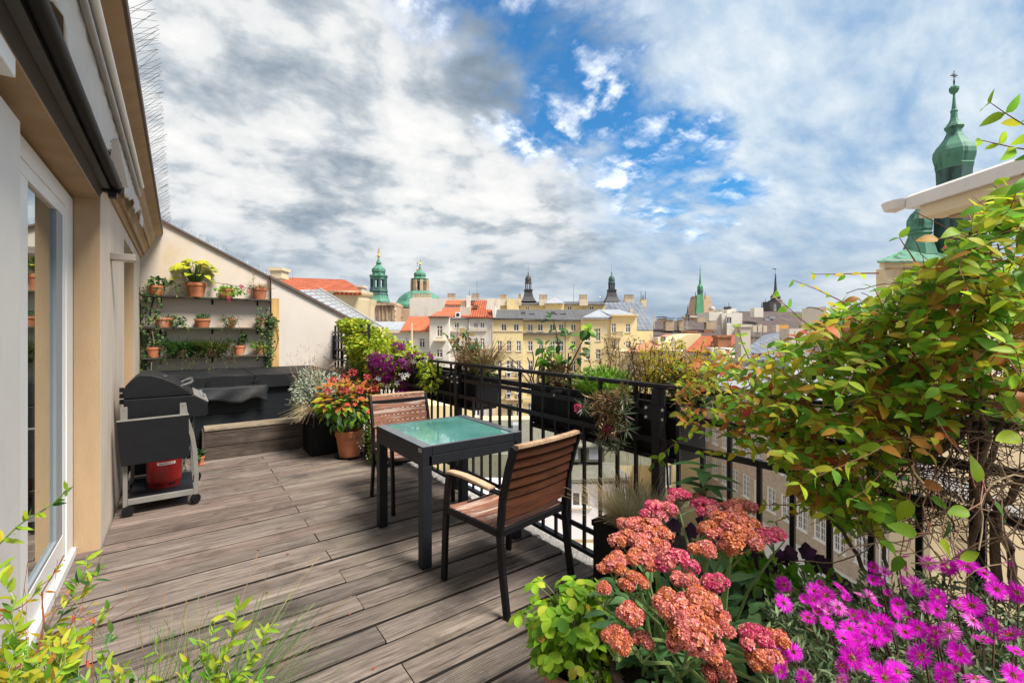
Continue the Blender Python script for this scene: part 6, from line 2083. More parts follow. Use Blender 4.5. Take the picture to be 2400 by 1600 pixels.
for px, sx, mt, lab in ((427, .33, L_dark, 'dark green bushy plant spilling over the lowest shelf'), (497, .35, L_olive, 'olive brown bushy plant with hanging strands on the lowest shelf')):
    p_ = spot(px, SHZ[2])
    t_ = thing('shelf_bush', lab, 'plant', p_)
    m = MB(); m.lathe([(.09, 0), (.11, .11), (.10, .11)], 14); m.build('pot', M_terra_old, t_)
    L_ = Leaves(); bush(L_, LT_SMALL, 1500, (0, -.05, .11), (sx * .95, .13, .13), .03, 0, .3, .3)
    grass(L_, 260, (0, -.04, .1), .16, .2, .9, 0, .05)
    st = MB()
    for dx in (-.15, .05, .22):
        trail(L_, LT_SMALL, (dx, -.12, .05), 5, .36, .02, 0, .45, (0, -.3, -.3), .014, st)
    L_.build('foliage', mt, t_); tag(st.build('stems', M_twig, t_), kind='stuff')
p_ = spot(351, SHZ[1])
ds_ = thing('white_dish', 'shallow white dish at the left end of the middle shelf', 'dish', p_)
m = MB(); m.lathe([(.06, 0), (.085, .025), (.08, .025), (.055, .008)], 18); m.build('bowl', M_white, ds_, smooth=True)
# ivy climbing at both ends of the shelves
for nm, x0, lab, sd_ in (('l', -0.40, 'ivy and black hose climbing the corner at the left end of the shelves', 1), ('r', 1.14, 'ivy climbing up the right end of the shelves', -1)):
    t_ = thing('climbing_ivy', lab, 'ivy', (x0, 8.2, 0.9), group='ivy at the shelf ends')
    L_ = Leaves(); st = MB()
    for i in range(6):
        pts = curve_pts((rng.uniform(-.02, .04) * sd_, -.02, 0), (rng.uniform(-.05, .12) * sd_, -.05, 1), rng.uniform(.7, 1.45 if sd_ > 0 else 1.12), 12, 0, .10)
        pts = [Vector((max(-.03, min(.16, p.x * sd_)) * sd_, max(-.12, min(.02, p.y)), p.z)) for p in pts]
        st.tube(pts, .004, 4, False)
        for p_, q_ in zip(pts[:-1], pts[1:]):
            for j_ in range(4):
                L_.put(LT_HEART, [p_.lerp(q_, rng.random()) + Vector((rng.uniform(-.03, .05), rng.uniform(-.05, 0), 0))], rdir(1) + np.array([[0, -.4, 0]]), [[.1, -.9, .4]] + nr.normal(size=(1, 3)) * .3, rng.uniform(.025, .045))
    L_.build('foliage', L_ivy, t_); tag(st.build('stems', M_twig, t_), kind='stuff')
    if sd_ > 0:
        m = MB(); m.tube([(.02, -.04, -.1), (.03, -.06, .5), (.09, -.06, .95), (.13, -.06, 1.15)], .012, 6); m.build('hose', M_cable, t_, smooth=True)
        m = MB(); m.tube([(.10, -.08, -.2), (.09, -.1, .15), (.13, -.09, .4), (.10, -.1, .62), (.14, -.1, .70)], .006, 5); m.build('rope', M_paletwig, t_, smooth=True)
wr_ = MB()
wr_.tube([at_x(400, 690, .1) * 0 + spot(x_, z_, 8.02) for x_, z_ in ((380, 2.09), (405, 2.11), (430, 2.20), (470, 2.27), (500, 2.24), (560, 2.20), (585, 2.17), (605, 2.15))], .004, 5)
tag(wr_.build('irrigation_hose', M_cable), 'thin black watering tube looping along the top shelf', 'hose')
wr_ = MB(); wr_.tube([(1.215, 8.155, 1.62), (1.27, 8.15, 1.55), (1.30, 8.15, 1.40), (1.26, 8.15, 1.24), (1.22, 8.155, 1.2)], .005, 5)
tag(wr_.build('wall_cable', M_cable), 'thin black cable loop on the rust-stained edge of the gable wall', 'cable')

# ---- corner of potted plants by the step
t_ = thing('silver_plant', 'silvery bush with dry grass and lavender stalks in a black square planter', 'potted plant', (1.455, 6.09, 0))
m = MB(); m.box(-.165, -.23, 0, .165, .23, .43); m.build('planter', M_planter, t_, bevel=.004)
L_ = Leaves(); bush(L_, LT_LONG, 2600, (-.07, .0, .80), (.33, .30, .27), .05, 0, .6, .35)
bush(L_, LT_LONG, 700, (-.20, -.12, .68), (.2, .15, .2), .05, 0, .6, .35)
L_.build('foliage', L_silver, t_)
L_ = Leaves(); grass(L_, 420, (-.10, -.20, .58), .08, .20, 1.2, 0, .016, (-.1, -.3, -.6)); L_.build('dry_grass', L_hay, t_)
L_ = Leaves(); grass(L_, 90, (-.1, 0, .8), .2, .40, .15, 0, .008, (-.1, 0, .9)); L_.build('grass_stalks', L_hay, t_)
L_ = Leaves()
for i in range(26):
    x_, y_ = rng.uniform(-.4, .12), rng.uniform(-.2, .2)
    bush(L_, LT_SMALL, 10, (x_, y_, rng.uniform(1.08, 1.36)), (.008, .008, .03), .012)
L_.build('lavender_heads', leafmat('lavender_head', (0.13, 0.09, 0.12), (0.2, 0.14, 0.16)), t_)

t_ = thing('hydrangea', 'autumn hydrangea with red flower heads and orange green leaves in a terracotta pot', 'potted plant', (1.665, 5.60, 0))
pot(t_, .165, .33, M_terra, .115)
m = MB(); m.lathe([(.15, 0), (.17, .03), (.16, .03), (.14, .012)], 20); m.build('saucer', M_planter, t_)
hp = [single_leaf(LT_OVAL, L_dark), single_leaf(LT_OVAL, L_green), single_leaf(LT_OVAL, L_gold), single_leaf(LT_OVAL, L_orange), single_leaf(leaf_tpl(.6, 5, .15, .35), L_green), single_leaf(leaf_tpl(.6, 5, .2, .3), L_rust)]
st = MB()
N_ = 430
P, d_ = blob(N_, (-.02, .0, .66), (.46, .40, .30), .62)
for i in range(N_):
    p_, q = P[i], d_[i]
    if p_[2] < .36:
        continue
    hgt = (p_[2] - .40) / .55 + rng.uniform(-.22, .22)
    me_ = hp[rng.choice((3, 3, 2, 5, 3, 2))] if hgt > .45 else (hp[rng.choice((2, 1, 1, 3, 4, 1))] if hgt > .25 else hp[rng.choice((0, 0, 1, 4, 0))])
    place_part('leaf', me_, t_, p_, q * .8 + np.array([rng.gauss(0, .4), rng.gauss(0, .4), -.15]), (q[0] * .5, q[1] * .5 - .1, .9), rng.uniform(.075, .12))
for i in range(22):
    q = P[i * 7]
    st.tube([(rng.uniform(-.05, .05), rng.uniform(-.05, .05), .30), (q[0] * .5, q[1] * .5, .48), tuple(q)], .004, 4, False)
L_ = Leaves(); bush(L_, LT_OVAL, 240, (0, 0, .60), (.36, .30, .22), .07, 0, .5, .2); L_.build('inner_foliage', L_dark, t_)
tag(st.build('stems', M_redstem, t_), kind='stuff')
for (x_, y_, z_) in ((.02, -.05, 1.0), (-.21, -.12, .94), (.20, -.05, .93), (-.13, -.25, .83), (.03, -.32, .81), (.22, -.22, .80), (-.28, -.1, .80), (.34, 0, .84), (-.02, .1, .93)):
    q = Leaves(); bush(q, LT_ROUND, 80, (x_, y_, z_ + .02), (.05, .045, .032), .02, 0, .6, .8); q.build('flower_head', P_red, t_, stuff=False)

t_ = thing('trailing_plant', 'trailing green plant with tiny white flowers hanging beside the hydrangea pot', 'plant', (1.93, 5.15, 0))
m = MB(); m.box(-.12, -.25, .0, .12, .35, .30); m.build('planter', M_planter, t_, bevel=.004)
L_ = Leaves(); bush(L_, LT_SMALL, 1700, (-.02, .05, .30), (.25, .42, .26), .03, 0, .4, .3)
bush(L_, LT_SMALL, 500, (-.12, -.12, .14), (.16, .22, .16), .026, 0, .3, .3)
grass(L_, 160, (-.02, .02, .30), .16, .18, .9, 0, .03)
L_.build('foliage', L_olive, t_)
L_ = Leaves(); bush(L_, LT_ROUND, 55, (-.08, -.05, .18), (.28, .40, .20), .017, 0, 1, .9); L_.build('white_flowers', P_white, t_)
t_ = thing('small_flowerpot', 'small terracotta pot with green shoots between barbecue and wooden step', 'potted plant', (.185, 6.25, 0))
pot(t_, .055, .10); m = MB(); m.lathe([(.05, 0), (.06, .012)], 12); m.build('saucer', M_terra, t_)
L_ = Leaves(); bush(L_, LT_OVAL, 26, (0, 0, .13), (.05, .05, .05), .05); L_.build('foliage', L_dark, t_)
t_ = thing('brushwood', 'bundle of dry brown twigs behind the hydrangea', 'twigs', (1.85, 6.9, .8))
st = MB()
for i in range(130):
    a = Vector((rng.uniform(-.25, .25), rng.uniform(-.2, .2), rng.uniform(-.06, .16)))
    st.tube(curve_pts(a, (rng.uniform(.4, 1), rng.uniform(-.4, .4), rng.uniform(-.3, .4)), rng.uniform(.25, .5), 5, 0, .2), .004, 3, False)
tag(st.build('twig_bundle', M_paletwig, t_), kind='stuff')

# ---- trellis with the yellow-green climber
t_ = thing('trellis', 'black slatted garden trellis fixed between gable wall and railing', 'trellis', (2.17, 7.4, .1))
for yy in (.70, .52, .34, .0, -.34, -.68, -1.0):
    m = MB(); m.box(-.015, yy - .014, 0, .015, yy + .014, 1.52); m.build('upright', M_rail, t_)
for zz in (.95, 1.12, 1.27, 1.40):
    m = MB(); m.box(-.022, -1.05, zz - .013, -.0155, .76, zz + .013); m.build('cross_slat', M_rail, t_)
m = MB(); m.box(-.03, .715, .95, .03, .765, 1.35); m.build('wall_bracket', M_rail, t_)
t_ = thing('trellis_vine', 'dense yellow green climber covering the trellis at the gable wall', 'climbing plant', (2.2, 6.7, .2))
L_ = Leaves()
bush(L_, LT_ROUND, 3200, (.07, .12, 1.05), (.34, .78, .42), .055, 0, .6, .62)
bush(L_, LT_ROUND, 2600, (.10, -.55, .92), (.34, .85, .36), .052, 0, .6, .62)
bush(L_, LT_ROUND, 1200, (.02, .62, 1.40), (.22, .66, .12), .05, 0, .6, .6)
bush(L_, LT_ROUND, 1000, (.12, -1.25, .80), (.25, .5, .25), .045, 0, .6, .62)
L_.build('foliage', L_trel, t_)
st = MB()
for i in range(46):
    st.tube(curve_pts((rng.uniform(-.05, .05), rng.uniform(-1.2, .9), .2), (rng.uniform(-.2, .2), rng.uniform(-.4, .4), 1), rng.uniform(.6, 1.0), 7, 0, .15), .006, 4, False)
tag(st.build('stems', M_twig, t_), kind='stuff')
L_ = Leaves(); bush(L_, LT_SMALL, 1200, (-.05, .1, .55), (.22, 1.1, .3), .045, 0, .4, .3); L_.build('lower_foliage', L_olive, t_)

# ---- clematis on the railing
def star(n_p, w, mats, size, cup=.15):
    pass
FLO = leaf_tpl(.5, 2, .1, -.12)


def flower_into(L_, p, nrm, size, petals, mi, tpl=FLO):
    nrm = Vector(nrm).normalized()
    a = nrm.cross(Vector((.2, .3, 1))).normalized()
    b_ = nrm.cross(a)
    th0 = rng.random()
    for k in range(petals):
        th = 2 * PI * (k + th0) / petals
        D = a * math.cos(th) + b_ * math.sin(th)
        L_.put(tpl, [p], [D], [nrm], size * rng.uniform(.85, 1.1), mi)


t_ = thing('clematis', 'purple clematis with dark red violet blooms climbing over the railing', 'flowering plant', (2.2, 5.2, .85))
L_ = Leaves(); bush(L_, LT_OVAL, 420, (-.02, .35, .18), (.17, .52, .20), .05, 0, .5, .5); bush(L_, LT_OVAL, 420, (-.03, -.75, .20), (.12, .25, .20), .045, 0, .5, .5)
bush(L_, LT_OVAL, 300, (.05, -.2, .34), (.15, .6, .10), .05)
L_.build('foliage', L_trel, t_)
L_ = Leaves()
def clem(n, c, r, mi=0):
    P, d_ = blob(n, c, r, .85)
    for p_, q in zip(P, d_):
        flower_into(L_, p_, q + np.array([-.7, -.9, .3]), rng.uniform(.035, .05), 5, mi)
clem(140, (-.15, .42, .22), (.15, .40, .21)); clem(45, (-.12, -.12, .22), (.12, .28, .17)); clem(26, (-.02, -.45, .38), (.12, .32, .07)); clem(14, (-.1, -.15, -.02), (.1, .2, .06)); clem(12, (.02, .3, .47), (.1, .3, .06))
clem(9, (-.16, .42, .03), (.12, .3, .08), 1); clem(10, (-.05, -.5, .36), (.1, .3, .06), 1); clem(6, (-.15, -.25, .12), (.1, .2, .1), 1)
L_.build('blooms', [P_purp, P_white], t_)

# ---- roses and shrubs in the hanging planters
def rose(label, base, stems_, leafm, hgt, nleaf, extra=None):
    t_ = thing('rose_bush', label, 'rose', base, 0, 'roses in the hanging planters')
    st = MB()
    me_ = [single_leaf(leaf_tpl(.68, 5, .2, .25), m_) for m_ in leafm]
    for (dx, dy, dz, th) in stems_:
        pts = curve_pts((0, 0, 0), (dx, dy, dz), Vector((dx, dy, dz)).length, 7, 0, .07)
        st.tube(pts, [th * (1 - .6 * i / 7) for i in range(8)], 5, False)
        for p_ in pts[3:]:
            for _ in range(nleaf):
                a = rdir(1)[0]
                place_part('leaf', rng.choice(me_), t_, p_ + Vector(a) * .035, a + np.array([0, 0, -.3]), a * .3 + np.array([-.2, -.5, .8]), rng.uniform(.055, .085))
    st.build('stems', M_redbark, t_)
    return t_
M_redbark = pmat('rose_stem', (0.20, 0.11, 0.055), 0.7, 0.25, 14)
t_ = rose('rose bush with a few dark leaves above the clematis planter', (2.36, 4.15, 1.06), ((.02, .22, .42, .009), (.05, .02, .50, .009), (0, -.18, .44, .008), (0, -.30, .36, .006)), [L_dark, L_olive, L_dark, L_dry], .5, 3)
L_ = Leaves(); bush(L_, LT_SMALL, 900, (0, -.22, .20), (.14, .26, .24), .035, 0, .4, .3); L_.build('dry_foliage', L_dry, t_)
L_ = Leaves(); bush(L_, LT_SMALL, 650, (0, -.42, .10), (.14, .22, .16), .035, 0, .4, .3); L_.build('low_foliage', L_olive, t_)
L_ = Leaves(); grass(L_, 160, (0, -.45, .06), .12, .36, .8, 0, .03); L_.build('dry_stalks', L_dry, t_)
t_ = rose('tall rose with large dark green leaves above the right planter box', (2.38, 2.62, 1.06), ((.03, .12, .34, .010), (.02, -.12, .54, .010), (0, -.28, .50, .009), (.02, .28, .26, .007)), [L_dark, L_ivy, L_dark, L_green], .6, 4)
st = MB()
for i in range(9):
    st.tube(curve_pts((rng.uniform(-.05, .05), rng.uniform(-.1, .35), 0), (rng.uniform(-.2, .2), rng.uniform(-.2, .6), 1), rng.uniform(.2, .34), 5, 0, .15), .005, 4, False)
tag(st.build('bare_twigs', M_twig, t_), kind='stuff')
L_ = Leaves(); bush(L_, LT_SMALL, 500, (0, .02, .12), (.12, .22, .15), .035, 0, .4, .3); L_.build('low_foliage', L_dry, t_)
t_ = thing('green_tuft', 'dense bright green feathery tuft in the right planter box', 'plant', (2.36, 2.16, 1.05))
L_ = Leaves(); grass(L_, 600, (0, 0, 0), .13, .20, .4, 0, .026); bush(L_, LT_LONG, 2600, (0, 0, .10), (.15, .22, .13), .035, 0, .8, .45); L_.build('foliage', L_tuft, t_)
t_ = thing('dried_shrub', 'dried brown flowering shrub rising behind the green tuft', 'shrub', (2.42, 1.98, 1.05))
L_ = Leaves(); st = MB()
for i in range(34):
    pts = curve_pts((rng.uniform(-.05, .08), rng.uniform(-.25, .25), 0), (rng.uniform(-.15, .3), rng.uniform(-.5, .4), 1), rng.uniform(.22, .42), 7, 0, .1)
    st.tube(pts, .003, 3, False)
    for p_ in pts[3:]:
        L_.put(LT_SMALL, [p_ + Vector((rng.gauss(0, .015), rng.gauss(0, .015), rng.gauss(0, .01))) for _ in range(9)], rdir(9), rdir(9), .02)
L_.build('seed_heads', L_dry, t_); tag(st.build('stems', M_twig, t_), kind='stuff')
t_ = thing('yellowing_shrub', 'yellowing bush with small leaves above the corner post of the railing', 'shrub', (2.42, 1.62, 1.02))
L_ = Leaves(); bush(L_, LT_OVAL, 900, (.02, -.05, .17), (.18, .24, .15), .036, 0, .5, .4); L_.build('foliage', L_green2 if False else L_olive, t_)
L_ = Leaves(); st = MB()
for i in range(46):
    pts = curve_pts((rng.uniform(-.1, .1), rng.uniform(-.22, .26), .1), (rng.uniform(-.15, .3), rng.uniform(-.4, .4), 1), rng.uniform(.16, .34), 7, 0, .12)
    st.tube(pts, .0025, 3, False)
    for p_ in pts[2:]:
        L_.put(LT_SMALL, [p_ + Vector((rng.gauss(0, .018), rng.gauss(0, .018), rng.gauss(0, .012))) for _ in range(8)], rdir(8), rdir(8), .022)
L_.build('upper_foliage', L_hayleaf if False else L_gold, t_); tag(st.build('stems', M_twig, t_), kind='stuff')
# carnations hanging through the railing
t_ = thing('trailing_carnation', 'withered trailing carnation with two red blooms hanging over the rail', 'flowering plant', (2.17, 1.90, 1.10))
L_ = Leaves()
def gtuft(mi, c, n, s, r):
    P, d_ = blob(n, c, (r, r, r), .1)
    L_.put(leaf_tpl(.13, 3, .4, .2), P, d_ + rdir(n) * .5 + np.array([-.3, -.3, 0]), rdir(n), s * (.6 + .6 * nr.rand(n)), mi)
for c_ in ((-.05, .02, .0), (-.06, -.06, -.02), (-.05, .10, -.03), (-.06, -.02, -.09), (-.06, .06, -.10), (-.04, -.10, .04), (-.06, -.09, -.13), (-.06, 0, -.2)):
    gtuft(0, c_, 70, .06, .045)
for c_ in ((-.07, -.14, -.08), (-.07, -.16, -.16), (-.07, .04, -.25), (-.07, -.12, -.25), (-.08, .18, -.08), (-.07, -.05, -.29), (-.05, -.12, 0)):
    gtuft(1, c_, 34, .07, .015)
for i in range(10):
    trail(L_, LT_SMALL, (rng.uniform(-.06, -.03), rng.uniform(-.12, .1), -.02), 1, .3, .02, 0, .4, (-.2, 0, -.4), .012)
L_.build('foliage', [L_dry, L_blend], t_)
for c_, r_ in (((-.075, .235, -.09), .024), ((-.075, -.005, -.185), .013)):
    q = Leaves(); bush(q, LT_ROUND, 40, c_, (r_, r_, r_), .02, 0, .5, .7); q.build('bloom', P_rose, t_, stuff=False)
st = MB()
for q in ((2.225, 1.55, 1.13),):
    st.tube([(2.165, 1.545, 1.17), (2.155, 1.53, 1.06), (2.15, 1.515, .9), (2.15, 1.49, .55), (2.15, 1.44, .1)], .006, 6)
tag(st.build('watering_tube', M_cable), 'black watering tube running down beside the bolted corner post', 'hose')

# ---- planters with grass, sedum, asters along the near railing
t_ = thing('grass_planter', 'black planter box with dry ornamental grass and striped petunias in front of the railing', 'potted plant', (2.035, 1.63, 0))
m = MB(); m.box(-.10, -.22, 0, .10, .22, .415); m.box(-.107, -.228, .385, .107, .228, .42); m.build('planter', M_planter, t_, bevel=.004)
m = MB(); m.box(-.095, -.21, .40, .095, .21, .424); m.build('soil', M_soil, t_)
L_ = Leaves(); grass(L_, 1300, (.01, .05, .40), .09, .25, .7, 0, .011, (0, 0, .7)); grass(L_, 800, (.02, -.08, .40), .08, .24, .6, 1, .011, (0, 0, .7)); grass(L_, 14, (0, 0, .42), .08, .40, .3, 0, .006, (0, 0, .5))
L_.build('grass', [L_hay, L_blue], t_)
PET = leaf_tpl(.95, 3, .05, -.12, .6, .6)
for (p_, nr_) in (((-.10, -.19, .455), (-.7, -.7, .3)), ((-.05, -.23, .40), (-.5, -.8, .3)), ((-.12, -.21, .37), (-.7, -.7, .1)), ((-.15, -.24, .30), (-.8, -.7, .2)), ((-.10, -.22, .42), (-.9, -.4, .5))):
    q = Leaves(); flower_into(q, p_, nr_, .030, 5, 0, PET); flower_into(q, Vector(p_) + Vector(nr_) * .003, nr_, .024, 5, 1, leaf_tpl(.28, 2, .1, -.15)); q.build('petunia_bloom', [P_purp, P_white], t_, stuff=False)
L_ = Leaves(); bush(L_, LT_SMALL, 120, (-.10, -.2, .36), (.08, .08, .07), .03); L_.build('petunia_foliage', L_green, t_)

lp_ = thing('long_planter', 'long black planter box along the railing behind the magenta asters', 'planter', (1.88, .48, 0))
m = MB(); m.box(-.17, -1.0, 0, .17, .88, .47); m.box(-.178, -1.008, .445, .178, .888, .475); m.build('box', M_planter, lp_, bevel=.004)
m = MB(); m.box(-.16, -.99, .46, .16, .87, .479); m.build('soil', M_soil, lp_)
t_ = thing('dark_petunia', 'dark purple petunia along the rim of the long planter below the railing', 'flowering plant', (1.93, .85, .47))
L_ = Leaves(); bush(L_, LT_OVAL, 900, (-.05, -.05, .06), (.12, .50, .10), .04, 0, .6, .3); L_.build('foliage', L_green, t_)
for i in range(26):
    p_ = (rng.uniform(-.10, .06), -.42 + .82 * (i + rng.random()) / 26, .12 + rng.uniform(-.03, .05))
    q = Leaves(); flower_into(q, p_, (-.6 + rng.gauss(0, .3), -.5, .6), rng.uniform(.032, .042), 5, 0, PET); q.build('bloom', P_dpur, t_, stuff=False)

# sedum
sed = thing('stonecrop', 'tall stonecrop with big pink and orange flower heads in a dark pot', 'flowering plant', (1.32, .86, 0))
SB = Vector((1.32, .86, 0))
m = MB(); m.lathe([(.17, 0), (.22, .36), (.235, .36), (.235, .40), (.21, .40), (.2, .34)], 22); m.build('pot', pmat('dark_brown_pot', (.05, .03, .022), .5, .2, 5), sed, smooth=True)
m = MB(); m.lathe([(.2, .34), (.205, .365), (.05, .372)], 16); m.build('soil', M_soil, sed)
def floret_head(px, py, wpx, hpx, dist, mix_, par=sed, base=SB):
    """a flat-topped cluster made of many small starry florets on little domes"""
    c_ = at(px, py, dist) - base
    w_ = wpx / F * dist / 2
    h_ = hpx / F * dist / 2
    L_ = Leaves()
    n_d = max(5, int(wpx / 15))
    STAR = leaf_tpl(.8, 2, .1, 0)
    for i in range(n_d * 2):
        a, rr = rng.random() * 2 * PI, math.sqrt(rng.random())
        dc = np.array([c_.x + w_ * .82 * rr * math.cos(a), c_.y + w_ * .75 * rr * math.sin(a), c_.z + h_ * .55 * (1 - rr * rr) - h_ * .25 + rng.uniform(-.2, .2) * h_])
        rd = w_ * rng.uniform(.28, .42)
        n = 95
        d_ = norm(nr.normal(size=(n, 3)) + np.array([0, 0, .75]))
        P = dc + d_ * np.array([rd, rd, rd * .72]) * (.82 + .25 * nr.rand(n))[:, None]
        mi = 0 if rng.random() < mix_ else 1
        mixr = nr.rand(n)
        for k in range(4):
            th = nr.rand(n) * .8 + k * PI / 2
            a1 = norm(np.cross(d_, np.array([.3, .2, 1.0])))
            a2 = np.cross(d_, a1)
            D = a1 * np.cos(th)[:, None] + a2 * np.sin(th)[:, None] + d_ * .55
            sel = mixr < (.78 if mi == 0 else .22)
            L_.put(STAR, P[sel], D[sel], d_[sel], .0070 * (.8 + .5 * nr.rand(sel.sum())), 0)
            L_.put(STAR, P[~sel], D[~sel], d_[~sel], .0070 * (.8 + .5 * nr.rand((~sel).sum())), 1)
    return L_, c_
SEDH = [(1540, 1195, 105, 50, 1.60, 0, 'h'), (1590, 1160, 70, 30, 1.66, 0, 'h'), (1660, 1190, 95, 35, 1.62, 0, 'h'), (1480, 1225, 80, 55, 1.52, 0, 'p'), (1525, 1245, 110, 60, 1.45, 0, 'p'), (1480, 1270, 120, 62, 1.38, 0, 'p'), (1545, 1285, 90, 50, 1.35, 0, 'p'),
        (1735, 1190, 90, 35, 1.58, 0, 'p'), (1715, 1218, 130, 50, 1.48, .2, 'o'), (1665, 1240, 75, 60, 1.45, .1, 'o'), (1740, 1262, 120, 60, 1.38, .1, 'o'), (1815, 1258, 95, 45, 1.40, 0, 'h'), (1650, 1285, 75, 50, 1.33, 0, 'p'), (1710, 1282, 60, 40, 1.37, .1, 'o'),
        (1440, 1315, 90, 60, 1.24, 0, 'o'), (1500, 1310, 90, 60, 1.26, 0, 'o'), (1585, 1312, 110, 55, 1.24, 0, 'h'), (1485, 1360, 70, 75, 1.15, 0, 'o'), (1415, 1378, 40, 45, 1.16, 0, 'o'), (1605, 1360, 70, 45, 1.16, 0, 'p'), (1682, 1362, 75, 50, 1.18, 0, 'h'),
        (1580, 1420, 130, 80, 1.02, 0, 'p'), (1640, 1410, 120, 80, 1.03, 0, 'o'), (1620, 1470, 150, 90, .98, 0, 'o'), (1690, 1460, 90, 80, 1.0, 0, 'p'), (1600, 1510, 100, 60, .96, 0, 'p'), (1665, 1520, 80, 70, .97, 0, 'p'), (1685, 1575, 80, 90, .95, 0, 'r'),
        (1470, 1440, 90, 80, 1.03, 0, 'p'), (1445, 1495, 90, 90, 1.0, 0, 'o'), (1505, 1500, 55, 60, 1.02, 0, 'p'),
        (1770, 1490, 90, 60, 1.0, 0, 'h'), (1815, 1500, 80, 60, 1.0, 0, 'o'), (1800, 1550, 100, 80, .96, 0, 'o')]
st = MB()
mats_ = {'h': [P_pink, P_hot], 'p': [P_oran, P_pink], 'o': [P_pink, P_oran], 'r': [P_oran, leafmat('faded_floret', (.36, .09, .08), (.45, .14, .11), (.5, .2, .16))]}
for (px, py, w_, h_, t__, mx_, kc) in SEDH:
    L_, c_ = floret_head(px, py, w_ * .86, h_ * .80, t__, .25, sed, SB)
    L_.build('flower_head', mats_[kc], sed, stuff=False)
    b0 = Vector((rng.uniform(-.12, .12), rng.uniform(-.12, .12), .36))
    mid = b0.lerp(c_, .55) + Vector((0, 0, .03))
    st.tube([b0, mid, c_ - Vector((0, 0, .05))], [.006, .005, .004], 5, False)
    for k in range(5):
        a = rng.random() * 2 * PI
        st.tube([c_ - Vector((0, 0, .05)), c_ + Vector((.03 * math.cos(a), .03 * math.sin(a), -.01))], .0022, 4, False)
tag(st.build('stems', M_stem, sed), kind='stuff')
sl_ = [single_leaf(leaf_tpl(.5, 5, .35, .12), L_sedum), single_leaf(leaf_tpl(.42, 5, .3, .25), L_sedum)]
for i in range(190):
    u = i / 190
    a = rng.random() * 2 * PI
    rr = .06 + .24 * math.sqrt(rng.random())
    p_ = Vector((rr * math.cos(a) + .05, rr * math.sin(a) - .02, .40 + .24 * rng.random()))
    place_part('leaf', sl_[i % 2], sed, p_, (math.cos(a) + rng.gauss(0, .4), math.sin(a) + rng.gauss(0, .4), rng.uniform(.0, .9)), (-math.cos(a) * .3, -math.sin(a) * .3, 1), rng.uniform(.06, .10))
L_ = Leaves(); bush(L_, LT_OVAL, 420, (.08, 0, .50), (.28, .30, .14), .06, 0, .6, .2); L_.build('inner_foliage', L_sedum, sed)
# smooth laurel-like shoot behind the stonecrop
t_ = thing('laurel_shoot', 'glossy dark leaved shoot with one brown leaf behind the stonecrop', 'plant', (1.72, 1.0, .45))
st = MB(); st.tube([(0, 0, 0), (-.01, .02, .25), (-.02, .02, .5)], .006, 5); st.build('stem', M_stem, t_)
me_ = [single_leaf(leaf_tpl(.36, 6, .25, .35), L_dark), single_leaf(leaf_tpl(.38, 6, .2, .4), L_rust)]
for i in range(15):
    a = i * 2.4
    place_part('leaf', me_[1 if i == 4 else 0], t_, (-.02, .02, .36 + .011 * i), (math.cos(a), math.sin(a), .25), (0, 0, 1), rng.uniform(.11, .15))

# strawberry
t_ = thing('strawberry_plant', 'bright green strawberry plant spilling out of a terracotta pot', 'potted plant', (1.20, 1.20, 0))
pot(t_, .145, .30, M_terra_old, .11)
m = MB(); m.lathe([(.12, 0), (.15, .03), (.145, .03), (.12, .012)], 18); m.build('saucer', M_planter, t_)
me_ = [single_leaf(leaf_tpl(.80, 6, .22, .15, .55, 1.35), L_straw), single_leaf(leaf_tpl(.74, 6, .32, .30, .55, 1.4), L_straw), single_leaf(leaf_tpl(.76, 6, .2, .2, .55, 1.35), L_green), single_leaf(leaf_tpl(.7, 6, .2, .2, .55, 1.35), L_gold)]
st = MB()
P, d_ = blob(112, (-.03, .03, .43), (.26, .24, .21), .72)
for p_, q in zip(P, d_):
    if p_[2] < .22:
        continue
    ax = Vector(q) + Vector((rng.gauss(0, .3), rng.gauss(0, .3), .1))
    up_ = Vector((q[0] * .45, q[1] * .45, .9)).normalized()
    side_ = up_.cross(ax).normalized()
    fw = side_.cross(up_).normalized()
    for k in (-1, 0, 1):
        D = (fw * math.cos(k * 1.25) + side_ * math.sin(k * 1.25))
        place_part('leaf', rng.choice(me_[:3] + me_[:2] + ([me_[3]] if rng.random() < .3 else [])), t_, Vector(p_), D, up_ + Vector((rng.gauss(0, .15), rng.gauss(0, .15), 0)), rng.uniform(.034, .054))
    st.tube([(0, 0, .27), Vector((p_[0] * .45, p_[1] * .45, p_[2] * .85)), Vector(p_)], .002, 4, False)
tag(st.build('stems', M_stem, t_), kind='stuff')
L_ = Leaves(); bush(L_, LT_OVAL, 520, (-.01, .02, .41), (.24, .22, .18), .040, 0, .7, .3); L_.build('inner_foliage', L_straw, t_)
t_ = thing('thyme', 'fine leaved thyme with tiny white flowers below the stonecrop', 'plant', (1.25, .98, .1))
m = MB(); m.lathe([(.10, -.1), (.12, .14), (.11, .14)], 16); m.build('pot', M_terra_old, t_)
L_ = Leaves(); st = MB()
for i in range(40):
    pts = curve_pts((rng.uniform(-.06, .06), rng.uniform(-.06, .06), .14), (rng.uniform(-1, .4), rng.uniform(-.6, .6), .8), rng.uniform(.12, .26), 6, .15, .2)
    st.tube(pts, .0012, 3, False)
    for p_ in pts[1:]:
        L_.put(LT_SMALL, [p_ + Vector((rng.gauss(0, .006), rng.gauss(0, .006), rng.gauss(0, .006))) for _ in range(6)], rdir(6), rdir(6), .013)
L_.build('foliage', L_blend, t_); tag(st.build('stems', M_twig, t_), kind='stuff')

